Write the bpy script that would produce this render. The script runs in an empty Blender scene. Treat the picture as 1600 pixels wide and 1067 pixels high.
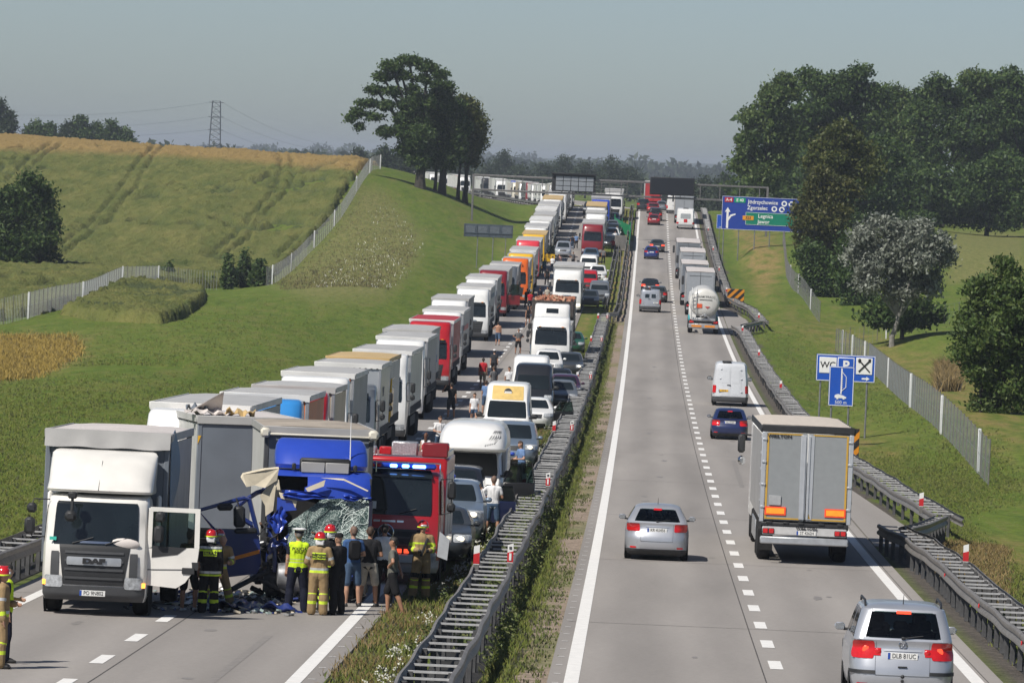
import bpy, bmesh, math, random
import numpy as np
from mathutils import Vector, Matrix, Euler
random.seed(7); rng = np.random.default_rng(7)
scn = bpy.context.scene
COL = scn.collection
PI = math.pi
R = math.radians
# ------------------------------------------------------------------ camera, world, sun
CAMZ = 14.0
FPX = 9000.0                      # focal length in pixels of a 1600 px wide picture
ROLL = R(2.5)
cam_d = bpy.data.cameras.new('camera'); cam = bpy.data.objects.new('camera', cam_d); COL.objects.link(cam)
cam_d.sensor_width = 36.0; cam_d.lens = FPX / 1600 * 36
cam_d.shift_y = -283.5 / 1600 * 1.0
cam_d.clip_start = 1.0; cam_d.clip_end = 60000
cam.location = (0, 0, CAMZ)
cam.rotation_euler = (Matrix.Rotation(-ROLL, 3, 'Y') @ Matrix.Rotation(PI / 2, 3, 'X')).to_euler()
scn.camera = cam
SUN_EL, SUN_AZ_OFF = R(50), R(46)     # elevation; degrees behind the camera from straight left
sdir = Vector((-math.cos(SUN_EL) * math.cos(SUN_AZ_OFF), -math.cos(SUN_EL) * math.sin(SUN_AZ_OFF), math.sin(SUN_EL)))
world = bpy.data.worlds.new('World'); scn.world = world; world.use_nodes = True
wn = world.node_tree; bg = wn.nodes['Background']
sky = wn.nodes.new('ShaderNodeTexSky'); sky.sky_type = 'NISHITA'; sky.sun_disc = False
sky.sun_elevation = SUN_EL; sky.sun_rotation = math.atan2(sdir.x, sdir.y)
sky.air_density = 0.58; sky.dust_density = 0.60; sky.ozone_density = 0.9
wn.links.new(sky.outputs[0], bg.inputs[0]); bg.inputs[1].default_value = 0.064
sun_d = bpy.data.lights.new('sun', 'SUN'); sun = bpy.data.objects.new('sun', sun_d); COL.objects.link(sun)
sun_d.energy = 4.25; sun_d.angle = R(0.53); sun_d.color = (1.0, 0.95, 0.87)
sun.rotation_euler = sdir.to_track_quat('Z', 'Y').to_euler()
sun.location = (-100, -50, 200)
scn.view_settings.view_transform = 'Standard'; scn.view_settings.look = 'None'
scn.view_settings.exposure = 0.32; scn.view_settings.gamma = 1.0; scn.view_settings.use_curve_mapping = False
scn.render.engine = 'CYCLES'
try:
    cy = scn.cycles
    cy.max_bounces = 5; cy.diffuse_bounces = 2; cy.glossy_bounces = 2; cy.transmission_bounces = 4
    cy.transparent_max_bounces = 12; cy.volume_bounces = 0; cy.caustics_reflective = False; cy.caustics_refractive = False
    cy.use_denoising = True
except Exception:
    pass

# ------------------------------------------------------------------ the shape of the place
def un(x, y):
    dx, dy = x - 800.0, y - 250.0
    c, s = math.cos(ROLL), math.sin(ROLL)
    return dx * c + dy * s, -dx * s + dy * c
def at(x, y, d):
    """world point that lies d metres out along the ray of a place measured in the survey photograph"""
    u, v = un(x, y)
    return Vector((u * d / FPX, d, CAMZ - v * d / FPX))
def xc(d):                          # x of the right carriageway's inner edge line
    x = -0.97 + 0.0237 * d
    if d > 790: x -= (d - 790) ** 2 / (2 * 3400.0)
    return x
def hd(d):                          # heading of the road (dx/dd)
    return 0.0237 - (max(0, d - 790) / 3400.0)
_ZK = [(745, None), (805, -6.2), (870, -6.65), (950, -7.3), (1050, -7.7), (1500, -6.8), (2200, -6.0), (9000, -8.0), (40000, -8.0)]
def zr(d):                          # road surface height (0 = far plain datum, camera at CAMZ)
    if d <= 745: return CAMZ - 5.98 - 0.036 * d + 0.000045 * d * d
    z745 = -5.98 - 0.036 * 745 + 0.000045 * 745 * 745; s745 = -0.036 + 0.00009 * 745
    pts = [(745, z745, s745), (805, -6.2, 0.004), (870, -6.65, -0.011), (950, -7.45, -0.008), (1050, -7.8, 0.0), (1500, -7.0, 0.002), (2200, -6.0, 0.0), (9000, -9.0, 0.0), (60000, -9.0, 0.0)]
    for (d0, z0, m0), (d1, z1, m1) in zip(pts, pts[1:]):
        if d <= d1:
            h = d1 - d0; t = (d - d0) / h
            return CAMZ + (2*t**3-3*t**2+1)*z0 + (t**3-2*t**2+t)*h*m0 + (-2*t**3+3*t**2)*z1 + (t**3-t**2)*h*m1
    return CAMZ - 9.0
def road(o, d, h=0.0):
    return Vector((xc(d) + o, d, zr(d) + h))
def pitch(d): return math.atan((zr(d + 2) - zr(d - 2)) / 4)

# ------------------------------------------------------------------ materials
MATS = {}
def newmat(name):
    m = bpy.data.materials.new(name); m.use_nodes = True
    return m, m.node_tree.nodes, m.node_tree.links, m.node_tree.nodes['Principled BSDF']
def mat(name, col, rough=0.6, metal=0.0, var=0.12, scale=6.0, coat=0.0, bump=0.0, spec=0.5, bscale=None, emit=None, estr=1.0):
    if name in MATS: return MATS[name]
    m, N, L, b = newmat(name)
    tc = N.new('ShaderNodeTexCoord')
    nz = N.new('ShaderNodeTexNoise'); nz.inputs['Scale'].default_value = scale; nz.inputs['Detail'].default_value = 4
    L.new(tc.outputs['Object'], nz.inputs['Vector'])
    rp = N.new('ShaderNodeValToRGB')
    e = rp.color_ramp.elements
    e[0].position = 0.3; e[1].position = 0.75
    e[0].color = tuple(c * (1 - var) for c in col) + (1,); e[1].color = tuple(min(1, c * (1 + var)) for c in col) + (1,)
    L.new(nz.outputs[0], rp.inputs[0]); L.new(rp.outputs[0], b.inputs['Base Color'])
    b.inputs['Roughness'].default_value = rough; b.inputs['Metallic'].default_value = metal
    b.inputs['Specular IOR Level'].default_value = spec
    if coat: b.inputs['Coat Weight'].default_value = coat; b.inputs['Coat Roughness'].default_value = 0.08
    if bump:
        bp = N.new('ShaderNodeBump'); bp.inputs['Strength'].default_value = bump; bp.inputs['Distance'].default_value = 0.02
        n2 = N.new('ShaderNodeTexNoise'); n2.inputs['Scale'].default_value = bscale or scale * 3; n2.inputs['Detail'].default_value = 5
        L.new(tc.outputs['Object'], n2.inputs['Vector']); L.new(n2.outputs[0], bp.inputs['Height']); L.new(bp.outputs[0], b.inputs['Normal'])
    if emit:
        b.inputs['Emission Color'].default_value = tuple(emit) + (1,); b.inputs['Emission Strength'].default_value = estr
    MATS[name] = m
    return m
def paint(name, col):                # car paint with a film of road dust
    return mat('paint_' + name, col, rough=0.32, var=0.06, scale=2.5, coat=0.6, spec=0.5)
def silver(name, col):
    return mat('metal_paint_' + name, col, rough=0.34, metal=0.55, var=0.05, scale=2.5, coat=0.5)
def glassmat(name, tint=(0.30, 0.40, 0.37)):
    if name in MATS: return MATS[name]
    m, N, L, b = newmat(name); N.remove(b)
    out = N['Material Output']
    tr = N.new('ShaderNodeBsdfTransparent'); tr.inputs[0].default_value = tint + (1,)
    gl = N.new('ShaderNodeBsdfGlossy'); gl.inputs['Roughness'].default_value = 0.04
    fr = N.new('ShaderNodeFresnel'); fr.inputs[0].default_value = 1.5
    mx = N.new('ShaderNodeMixShader'); L.new(fr.outputs[0], mx.inputs[0]); L.new(tr.outputs[0], mx.inputs[1]); L.new(gl.outputs[0], mx.inputs[2])
    L.new(mx.outputs[0], out.inputs['Surface'])
    MATS[name] = m; return m
def leafmat(name, c1, c2, c3, transl=0.36, rough=0.55, up=0.0):
    if name in MATS: return MATS[name]
    m, N, L, b = newmat(name)
    geo = N.new('ShaderNodeNewGeometry'); rp = N.new('ShaderNodeValToRGB')
    e = rp.color_ramp.elements; e[0].color = c1 + (1,); e[1].color = c3 + (1,)
    k = e.new(0.5); k.color = c2 + (1,)
    L.new(geo.outputs['Random Per Island'], rp.inputs[0]); L.new(rp.outputs[0], b.inputs['Base Color'])
    b.inputs['Roughness'].default_value = rough; b.inputs['Specular IOR Level'].default_value = 0.3
    t = N.new('ShaderNodeBsdfTranslucent'); L.new(rp.outputs[0], t.inputs[0])
    if up:                            # fine blades: average their facing towards the sward they stand in
        vm = N.new('ShaderNodeMix'); vm.data_type = 'VECTOR'; vm.inputs[0].default_value = up; L.new(geo.outputs['Normal'], vm.inputs[4]); vm.inputs[5].default_value = (0, 0, 1); L.new(vm.outputs[1], b.inputs['Normal']); L.new(vm.outputs[1], t.inputs['Normal'])
    mx = N.new('ShaderNodeMixShader'); mx.inputs[0].default_value = transl
    L.new(b.outputs[0], mx.inputs[1]); L.new(t.outputs[0], mx.inputs[2]); L.new(mx.outputs[0], N['Material Output'].inputs['Surface'])
    MATS[name] = m; return m

BLACK = mat('black_rubber', (0.018, 0.018, 0.019), rough=0.85, var=0.3, scale=9, spec=0.25)
PLAST = mat('black_plastic', (0.022, 0.023, 0.025), rough=0.55, var=0.15, scale=5)
DGREY = mat('dark_grey_plastic', (0.06, 0.062, 0.066), rough=0.55, var=0.12, scale=4)
CHASS = mat('chassis_steel', (0.028, 0.028, 0.03), rough=0.7, var=0.35, scale=5)
GLASSD = mat('dark_glass', (0.012, 0.017, 0.02), rough=0.06, var=0.35, scale=1.2, spec=0.6)
GLASS = glassmat('car_glass')
GLASSC = glassmat('clear_glass', (0.62, 0.72, 0.70))
CHROME = mat('chrome', (0.62, 0.63, 0.64), rough=0.18, metal=1.0, var=0.04)
ALU = mat('aluminium', (0.50, 0.51, 0.52), rough=0.42, metal=0.75, var=0.1, scale=4)
GALV = mat('galvanised_steel', (0.20, 0.19, 0.18), rough=0.58, metal=0.35, var=0.22, scale=3, bump=0.15)
GALVD = mat('weathered_steel_bars', (0.50, 0.50, 0.50), rough=0.6, metal=0.25, var=0.25, scale=3)
WHITE = paint('white', (0.76, 0.76, 0.75))
PLATE = mat('plate_white', (0.72, 0.72, 0.70), rough=0.5, var=0.03)
PLATEY = mat('plate_yellow', (0.75, 0.42, 0.03), rough=0.5, var=0.04)
PBLUE = mat('plate_blue', (0.02, 0.07, 0.35), rough=0.5, var=0.04)
INK = mat('black_print', (0.015, 0.015, 0.017), rough=0.6, var=0.05)
WPRINT = mat('white_print', (0.78, 0.78, 0.77), rough=0.5, var=0.03)
REDLENS = mat('red_lens', (0.55, 0.012, 0.015), rough=0.15, var=0.12, scale=18, coat=0.5)
REDLIT = mat('red_lamp_lit', (0.6, 0.02, 0.01), rough=0.2, emit=(1.0, 0.10, 0.04), estr=1.1)
AMBLIT = mat('amber_lamp_lit', (0.8, 0.3, 0.02), rough=0.2, emit=(1.0, 0.36, 0.05), estr=2.5)
AMBER = mat('amber_lens', (0.75, 0.25, 0.02), rough=0.25, coat=0.4)
HEADL = mat('headlamp_glass', (0.42, 0.44, 0.46), rough=0.12, var=0.45, scale=14, coat=0.8)
HEADLIT = mat('headlamp_lit', (0.8, 0.8, 0.75), rough=0.15, emit=(1.0, 0.86, 0.62), estr=1.6)
BLUELIT = mat('blue_beacon_lit', (0.05, 0.2, 0.9), rough=0.2, emit=(0.12, 0.35, 1.0), estr=7.0)
BLUELENS = mat('blue_beacon', (0.01, 0.05, 0.42), rough=0.2, coat=0.5)
RED = paint('red', (0.42, 0.012, 0.018)); DRED = paint('dark_red', (0.20, 0.010, 0.016)); BLUE = paint('blue', (0.022, 0.06, 0.40))
NAVY = paint('navy', (0.012, 0.022, 0.085)); DBLUE = paint('deep_blue', (0.015, 0.03, 0.15)); BLACKP = paint('black', (0.016, 0.017, 0.02)); ANTH = paint('anthracite', (0.04, 0.045, 0.05))
SILVER = silver('silver', (0.50, 0.52, 0.56)); GREYP = silver('grey', (0.24, 0.26, 0.28)); ORANGE = paint('orange', (0.70, 0.13, 0.012)); YELLOW = paint('yellow', (0.72, 0.42, 0.015))
GREENP = paint('green', (0.03, 0.22, 0.09)); SKYB = paint('sky_blue', (0.04, 0.25, 0.62)); LBLUE = silver('light_blue', (0.26, 0.33, 0.42)); CREAM = paint('cream', (0.66, 0.62, 0.52))
INTER = mat('interior_cloth', (0.03, 0.03, 0.033), rough=0.9, var=0.2)

# ------------------------------------------------------------------ mesh helpers
class MB:
    def __init__(s): s.v = []; s.f = []; s.m = []
    def add(s, vs, fs, mi=0, M=None):
        o = len(s.v)
        s.v += [tuple(M @ Vector(p)) for p in vs] if M is not None else [tuple(p) for p in vs]
        s.f += [tuple(i + o for i in f) for f in fs]; s.m += [mi] * len(fs)
        return s
    def box(s, c, sz, ch=0.0, mi=0, M=None):
        hx, hy, hz = (a / 2 for a in sz)
        if ch <= 0:
            vs = [(c[0] + sx * hx, c[1] + sy * hy, c[2] + sz_ * hz) for sx in (-1, 1) for sy in (-1, 1) for sz_ in (-1, 1)]
            return s.add(vs, [(0, 1, 3, 2), (4, 6, 7, 5), (0, 4, 5, 1), (2, 3, 7, 6), (0, 2, 6, 4), (1, 5, 7, 3)], mi, M)
        ch = min(ch, hx * .9, hy * .9, hz * .9)
        vs = []; idx = {}
        for sx in (-1, 1):
            for sy in (-1, 1):
                for sz_ in (-1, 1):
                    for ax in range(3):
                        p = [sx * hx, sy * hy, sz_ * hz]
                        for k, sg in enumerate((sx, sy, sz_)):
                            if k != ax: p[k] -= sg * ch
                        idx[(sx, sy, sz_, ax)] = len(vs); vs.append((c[0] + p[0], c[1] + p[1], c[2] + p[2]))
        fs = []
        for ax in range(3):
            a, b2 = [k for k in range(3) if k != ax]
            for sg in (-1, 1):
                q = []
                for sa, sb in ((-1, -1), (1, -1), (1, 1), (-1, 1)):
                    k = [0, 0, 0]; k[ax] = sg; k[a] = sa; k[b2] = sb; q.append(idx[(k[0], k[1], k[2], ax)])
                fs.append(tuple(q))
        for ax in range(3):
            a, b2 = [k for k in range(3) if k != ax]
            for sa in (-1, 1):
                for sb in (-1, 1):
                    q = []
                    for (sg, w) in ((-1, a), (-1, b2), (1, b2), (1, a)):
                        k = [0, 0, 0]; k[ax] = sg; k[a] = sa; k[b2] = sb; q.append(idx[(k[0], k[1], k[2], w)])
                    fs.append(tuple(q))
        for sx in (-1, 1):
            for sy in (-1, 1):
                for sz_ in (-1, 1): fs.append(tuple(idx[(sx, sy, sz_, ax)] for ax in range(3)))
        return s.add(vs, fs, mi, M)
    def tube(s, pts, rad, n=8, mi=0, cap=True, ell=None):
        pts = [Vector(p) for p in pts]
        if not hasattr(rad, '__len__'): rad = [rad] * len(pts)
        rings = []
        for i, p in enumerate(pts):
            t = (pts[min(i + 1, len(pts) - 1)] - pts[max(i - 1, 0)])
            t = t.normalized() if t.length > 1e-9 else Vector((0, 0, 1))
            a = Vector((0, 1, 0)) if abs(t.y) < 0.9 else Vector((1, 0, 0))
            x = t.cross(a).normalized(); y = t.cross(x).normalized()
            rx, ry = (rad[i], rad[i]) if not hasattr(rad[i], '__len__') else rad[i]
            rings.append([p + x * (math.cos(2 * PI * k / n) * rx) + y * (math.sin(2 * PI * k / n) * ry) for k in range(n)])
        vs = [q for r in rings for q in r]; fs = []
        for i in range(len(rings) - 1):
            for k in range(n):
                fs.append((i * n + k, i * n + (k + 1) % n, (i + 1) * n + (k + 1) % n, (i + 1) * n + k))
        if cap: fs += [tuple(range(n))[::-1], tuple(range((len(rings) - 1) * n, len(rings) * n))]
        return s.add(vs, fs, mi)
    def lathe(s, prof, c=(0, 0, 0), axis='z', n=20, mi=0, ring=False):
        vs = []
        for r, z in prof:
            for k in range(n):
                a = 2 * PI * k / n; p = (r * math.cos(a), r * math.sin(a), z)
                if axis == 'x': p = (p[2], p[0], p[1])
                if axis == 'y': p = (p[0], p[2], p[1])
                vs.append((p[0] + c[0], p[1] + c[1], p[2] + c[2]))
        fs = []; m = len(prof)
        for i in range(m - 1):
            for k in range(n): fs.append((i * n + k, i * n + (k + 1) % n, (i + 1) * n + (k + 1) % n, (i + 1) * n + k))
        if ring: fs += [((m - 1) * n + k, (m - 1) * n + (k + 1) % n, (k + 1) % n, k) for k in range(n)]
        else:
            if prof[0][0] > 1e-6: fs.append(tuple(range(n))[::-1])
            if prof[-1][0] > 1e-6: fs.append(tuple(range((m - 1) * n, m * n)))
        return s.add(vs, fs, mi)
    def ball(s, c, r, n=10, mi=0):
        rx, ry, rz = r if hasattr(r, '__len__') else (r, r, r)
        prof = [(math.sin(PI * i / (n // 2 + 1)), -math.cos(PI * i / (n // 2 + 1))) for i in range(n // 2 + 2)]
        prof[0] = (1e-4, -1); prof[-1] = (1e-4, 1)
        vs = []
        for q, z in prof:
            for k in range(n): vs.append((c[0] + rx * q * math.cos(2 * PI * k / n), c[1] + ry * q * math.sin(2 * PI * k / n), c[2] + rz * z))
        fs = []
        for i in range(len(prof) - 1):
            for k in range(n): fs.append((i * n + k, i * n + (k + 1) % n, (i + 1) * n + (k + 1) % n, (i + 1) * n + k))
        return s.add(vs, fs, mi)
    def prism(s, poly, y0, y1, axis='y', mi=0):       # polygon in two axes pushed along the third
        n = len(poly)
        def P(a, b, t): return {'y': (a, t, b), 'x': (t, a, b), 'z': (a, b, t)}[axis]
        vs = [P(a, b, y0) for a, b in poly] + [P(a, b, y1) for a, b in poly]
        fs = [tuple(range(n)), tuple(range(n, 2 * n))[::-1]] + [(i, i + n, (i + 1) % n + n, (i + 1) % n) for i in range(n)]
        return s.add(vs, fs, mi)
    def mesh(s, name, mats, smooth=True, angle=38):
        me = bpy.data.meshes.new(name); me.from_pydata(s.v, [], s.f)
        for m in (mats if isinstance(mats, (list, tuple)) else [mats]): me.materials.append(m)
        if len(set(s.m)) > 1: me.polygons.foreach_set('material_index', s.m)
        bm = bmesh.new(); bm.from_mesh(me); bmesh.ops.recalc_face_normals(bm, faces=bm.faces); bm.to_mesh(me); bm.free()
        if smooth:
            me.polygons.foreach_set('use_smooth', [True] * len(me.polygons)); me.set_sharp_from_angle(angle=R(angle))
        return me
    def build(s, name, mats, parent=None, smooth=True, angle=38, loc=None):
        return put(name, s.mesh(name, mats, smooth, angle), parent, loc)
def put(name, me, parent=None, loc=None, rot=None):
    o = bpy.data.objects.new(name, me); COL.objects.link(o)
    if parent is not None: o.parent = parent
    if loc is not None: o.location = loc
    if rot is not None: o.rotation_euler = rot
    return o
def tag(o, label=None, cat=None, group=None, kind=None):
    if label: o['label'] = label
    if cat: o['category'] = cat
    if group: o['group'] = group
    if kind: o['kind'] = kind
    return o
def thing(name, label, cat, loc=(0, 0, 0), rz=0.0, group=None, rx=0.0):
    o = bpy.data.objects.new(name, None); COL.objects.link(o); o.empty_display_size = 0.3
    o.location = loc; o.rotation_euler = (rx, 0, rz)
    return tag(o, label, cat, group)
def copy_tree(o, parent=None):
    c = o.copy(); COL.objects.link(c)
    if parent is not None: c.parent = parent
    for ch in list(o.children): copy_tree(ch, c)
    return c
def npmesh(name, V, F, mats, mi=None, smooth=False):
    """fast mesh from numpy arrays; F is (n,3) or (n,4)"""
    me = bpy.data.meshes.new(name); k = F.shape[1]; n = len(F)
    me.vertices.add(len(V)); me.vertices.foreach_set('co', np.ascontiguousarray(V, dtype=np.float32).ravel())
    me.loops.add(n * k); me.loops.foreach_set('vertex_index', np.ascontiguousarray(F, dtype=np.int32).ravel())
    me.polygons.add(n); me.polygons.foreach_set('loop_start', np.arange(0, n * k, k, dtype=np.int32))
    for m in (mats if isinstance(mats, (list, tuple)) else [mats]): me.materials.append(m)
    if mi is not None: me.polygons.foreach_set('material_index', np.ascontiguousarray(mi, dtype=np.int32))
    if smooth: me.polygons.foreach_set('use_smooth', np.ones(n, dtype=bool))
    me.update(calc_edges=True); me.validate()
    return me
_TXT = {}
def text(name, body, size, m, parent, loc, rot=(PI / 2, 0, 0), ext=0.002, align='CENTER', sx=1.0, bold=0.0):
    key = (body, size, m.name, ext, align, sx, bold)
    if key not in _TXT:
        cu = bpy.data.curves.new('t', 'FONT'); cu.body = body; cu.size = size; cu.align_x = align; cu.align_y = 'CENTER'; cu.extrude = ext; cu.resolution_u = 3
        cu.offset = bold
        ob = bpy.data.objects.new('t', cu); COL.objects.link(ob)
        dg = bpy.context.evaluated_depsgraph_get()
        me = bpy.data.meshes.new_from_object(ob.evaluated_get(dg)); me.name = name
        bpy.data.objects.remove(ob); bpy.data.curves.remove(cu)
        me.materials.clear(); me.materials.append(m)
        if sx != 1.0: me.transform(Matrix.Diagonal((sx, 1, 1, 1)))
        _TXT[key] = me
    return put(name, _TXT[key], parent, loc, rot)
# shell: a rounded body described by horizontal slices (z, y_front, y_back, half_width, corner_radius, bow of the front)
class Shell:
    def __init__(s, lv, nz=1):
        s.lv = sorted(lv, key=lambda a: a[0]); s.z0 = s.lv[0][0]; s.z1 = s.lv[-1][0]
    def at(s, z):
        L = s.lv
        if z <= L[0][0]: a = L[0]; return a
        for a, b in zip(L, L[1:]):
            if z <= b[0]:
                t = (z - a[0]) / max(1e-9, b[0] - a[0])
                return tuple(p + (q - p) * t for p, q in zip(a, b))
        return L[-1]
    def P(s, t, z):
        """t: 0 front middle, .25 front right corner, .5 mid right, .75 rear corner, 1 rear middle; negative = left (x<0)"""
        _, yf, yb, w, r, bow = s.at(z)
        sg = 1 if t >= 0 else -1; t = abs(t)
        r = min(r, w * .95, (yb - yf) * .45); q = PI / 4
        if t <= .25:
            fl = w - r; al = r * q; u = t / .25 * (fl + al)
            if u <= fl: x, y = u, yf
            else:
                a = (u - fl) / max(r, 1e-9); x, y = fl + r * math.sin(a), yf + r - r * math.cos(a)
        elif t <= .75:
            sl = (yb - yf) - 2 * r; al = r * q; u = (t - .25) / .5 * (sl + 2 * al)
            if u <= al:
                a = q + u / max(r, 1e-9); x, y = w - r + r * math.sin(a), yf + r - r * math.cos(a)
            elif u <= al + sl: x, y = w, yf + r + (u - al)
            else:
                a = (u - al - sl) / max(r, 1e-9); x, y = w - r + r * math.cos(a), yb - r + r * math.sin(a)
        else:
            fl = w - r; al = r * q; u = (t - .75) / .25 * (fl + al)
            if u <= al:
                a = q + u / max(r, 1e-9); x, y = w - r + r * math.cos(a), yb - r + r * math.sin(a)
            else: x, y = fl - (u - al), yb
        k = (x / w) ** 2
        mid = (yf + yb) / 2; half = (yb - yf) / 2
        wgt = max(0, (mid - y) / half)
        y += bow * k * wgt
        wgtb = max(0, (y - mid) / half)
        y -= bow * .6 * k * wgtb
        return Vector((sg * x, y, z))
    def N(s, t, z):
        e = 1e-3; z = min(max(z, s.z0 + e), s.z1 - e)
        a = s.P(t + e, z) - s.P(t - e, z); b = s.P(t, z + e) - s.P(t, z - e)
        n = a.cross(b)
        return n.normalized() if n.length > 1e-12 else Vector((0, 0, 1))
    def body(s, mb, ts=None, mi=0, z0=None, z1=None, cap=True):
        ts = ts or [-.99999 + i * 2 / 48 for i in range(48)]
        zs = [l[0] for l in s.lv if (z0 is None or l[0] >= z0 - 1e-6) and (z1 is None or l[0] <= z1 + 1e-6)]
        n = len(ts); vs = [s.P(t, z) for z in zs for t in ts]; fs = []
        for i in range(len(zs) - 1):
            for k in range(n): fs.append((i * n + k, i * n + (k + 1) % n, (i + 1) * n + (k + 1) % n, (i + 1) * n + k))
        if cap: fs += [tuple(range(n))[::-1], tuple(range((len(zs) - 1) * n, len(zs) * n))]
        return mb.add(vs, fs, mi)
    def patch(s, mb, z0, z1, t0, t1, off=0.006, nt=8, mi=0, taper=0.0, thick=None, rnd=0.0):
        """a panel lying on the body; t0,t1 may be functions of z; taper narrows it towards the top; rnd rounds its corners"""
        zs = sorted(set([z0, z1] + [l[0] for l in s.lv if z0 < l[0] < z1] + [z0 + (z1 - z0) * k for k in (.06, .18, .5, .82, .94)]))
        vs = []
        for z in zs:
            f = (z - z0) / (z1 - z0)
            a = t0(z) if callable(t0) else t0; b = t1(z) if callable(t1) else t1
            w = (b - a); sh = taper * f
            if rnd:
                g = min(f, 1 - f); sh += rnd * (1 - math.sqrt(max(0, 1 - max(0, 1 - g / .2) ** 2)))
            a2, b2 = a + w * sh / 2, b - w * sh / 2
            for k in range(nt + 1):
                t = a2 + (b2 - a2) * k / nt
                tt = ((t + 1) % 2) - 1
                vs.append(s.P(tt, z) + s.N(tt, z) * off)
        fs = []; n = nt + 1
        for i in range(len(zs) - 1):
            for k in range(nt): fs.append((i * n + k, i * n + k + 1, (i + 1) * n + k + 1, (i + 1) * n + k))
        if thick:
            m = len(vs); vs2 = []
            for i, z in enumerate(zs):
                for k in range(n): vs2.append(vs[i * n + k] - s.N(0.0, z) * 0)
        return mb.add(vs, fs, mi)
HAZE_DENSITY = 1.2e-4
# ------------------------------------------------------------------ terrain
CP = [ # surveyed ground heights: photo x, y, distance
 (0,700,190),(0,600,270),(0,540,340),(0,515,390),(48,492,400),(132,478,440),(193,446,500),(249,446,530),(345,457,545),(427,444,545),(480,396,610),(530,340,660),(565,277,720),(578,264,750),
 (200,600,260),(300,500,400),(450,500,420),(450,560,330),(600,450,500),(650,400,570),(600,330,680),(560,400,600),(640,292,725),(690,300,735),(740,345,700),(690,291,760),(740,308,780),(860,322,800),(800,330,790),
 (120,560,320),(320,460,500),(210,470,480),
 (100,412,590),(300,422,590),(300,340,660),(300,285,740),(250,237,850),(450,400,620),(450,320,690),(450,264,770),(540,254,800),(100,345,670),(100,285,750),(50,226,870),(0,219,880),(0,440,480),(100,440,510),(0,380,620),(200,380,630),(500,252,830),(150,231,860),(380,243,840),
 (1600,900,165),(1560,766,231),(1480,700,260),(1600,700,250),(1490,640,300),(1600,650,300),(1400,560,430),(1313,552,440),(1250,500,480),(1200,450,540),(1180,380,650),(1222,392,640),(1290,512,500),(1450,520,440),(1500,450,560),(1550,370,760),(1250,430,600),(1400,345,860),(1600,400,620),(1130,345,740),(1600,360,800),(1353,684,272)]
_P = [at(*c) for c in CP]
_P += [Vector((x, d, CAMZ + z)) for x, d, z in ((-60,60,-6),(-60,130,-9),(-60,220,-10.5),(-70,340,-11.5),(-90,420,-12),(-120,560,-11.5),(-140,700,-6),(-150,880,-1),(60,60,-7),(50,130,-11),(55,200,-12.2),(70,300,-12.5),(90,450,-12),(110,600,-9.5),(130,800,-5.5),(0,1000,-12),(-120,1000,-3),(-45,1000,-5.5),(-60,1250,-9),(120,1000,-5.5),(60,1000,-5.8),(0,1200,-12),(80,1250,-10),(-180,1250,-8),(180,1250,-8),(-12,30,-7.5),(12,30,-7.5),(30,900,-6.2),(38,800,-5.6))]
# the corridor itself pins the surface, so that banks leave the road smoothly
for d in range(90, 1000, 60):
    for o in (-15.5, 11.5):
        q = road(o, d, -0.35); _P.append(q)
_XY = np.array([(p.x, p.y / 7.0) for p in _P]); _Z = np.array([p.z for p in _P])
def _phi(r): return np.where(r > 1e-6, r * r * np.log(np.maximum(r, 1e-6)), 0.0)
_n = len(_XY); _A = np.zeros((_n + 3, _n + 3))
_A[:_n, :_n] = _phi(np.linalg.norm(_XY[:, None] - _XY[None], axis=2)) + np.eye(_n) * 14.0
_A[:_n, _n] = 1; _A[:_n, _n + 1:] = _XY; _A[_n, :_n] = 1; _A[_n + 1:, :_n] = _XY.T
_W = np.linalg.solve(_A, np.concatenate([_Z, np.zeros(3)]))
def sstep(a, b, x): t = np.clip((x - a) / (b - a), 0, 1); return t * t * (3 - 2 * t)
def terrain(X, D):
    """height of the ground at world x, distance d (arrays)"""
    X = np.asarray(X, float); D = np.asarray(D, float); sh = np.broadcast(X, D).shape
    X, D = np.broadcast_to(X, sh).ravel(), np.broadcast_to(D, sh).ravel()
    Xq = np.clip(X, -160, 170); Dq = np.clip(D, 30, 1250)
    Q = np.stack([Xq, Dq / 7.0], 1); z = np.empty(len(Q))
    for i in range(0, len(Q), 20000):
        q = Q[i:i + 20000]
        z[i:i + 20000] = _phi(np.linalg.norm(q[:, None] - _XY[None], axis=2)) @ _W[:_n] + _W[_n] + q @ _W[_n + 1:]
    far = sstep(1050, 1500, D)
    z = z * (1 - far) + (CAMZ - 10.5) * far
    dd = np.arange(0, 2400, 2.0)
    XC = np.interp(D, dd, [xc(a) for a in dd]); ZR = np.interp(D, dd, [zr(a) for a in dd])
    o = X - XC
    wl = sstep(-13.9, -17.5, o) if False else 1 - sstep(-18.0, -13.9, o)
    wr = sstep(10.4, 13.5, o)
    w = np.clip(wl + wr, 0, 1); w = np.where(D > 1700, 1 - (1 - w) * (1 - sstep(1700, 2000, D)), w)
    base = ZR - 0.05 - 0.10 * sstep(9.2, 10.4, o)
    return (z * w + base * (1 - w)).reshape(sh)
def gz(x, d): return float(terrain(np.array([x]), np.array([d]))[0])
def hit(px, py, d0=90, d1=1500):
    """where the ray of a surveyed place meets the ground"""
    ds = np.arange(d0, d1, 1.5); u, v = un(px, py)
    X = u * ds / FPX; Z = CAMZ - v * ds / FPX
    g = terrain(X, ds) - Z; k = np.argmax(g >= 0)
    return Vector((X[k], ds[k], Z[k] + g[k])) if g[k] >= 0 else Vector((X[-1], ds[-1], Z[-1] + g[-1]))
def onground(px, d):
    u, v = un(px, 400); x = u * d / FPX
    return Vector((x, d, gz(x, d)))
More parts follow.
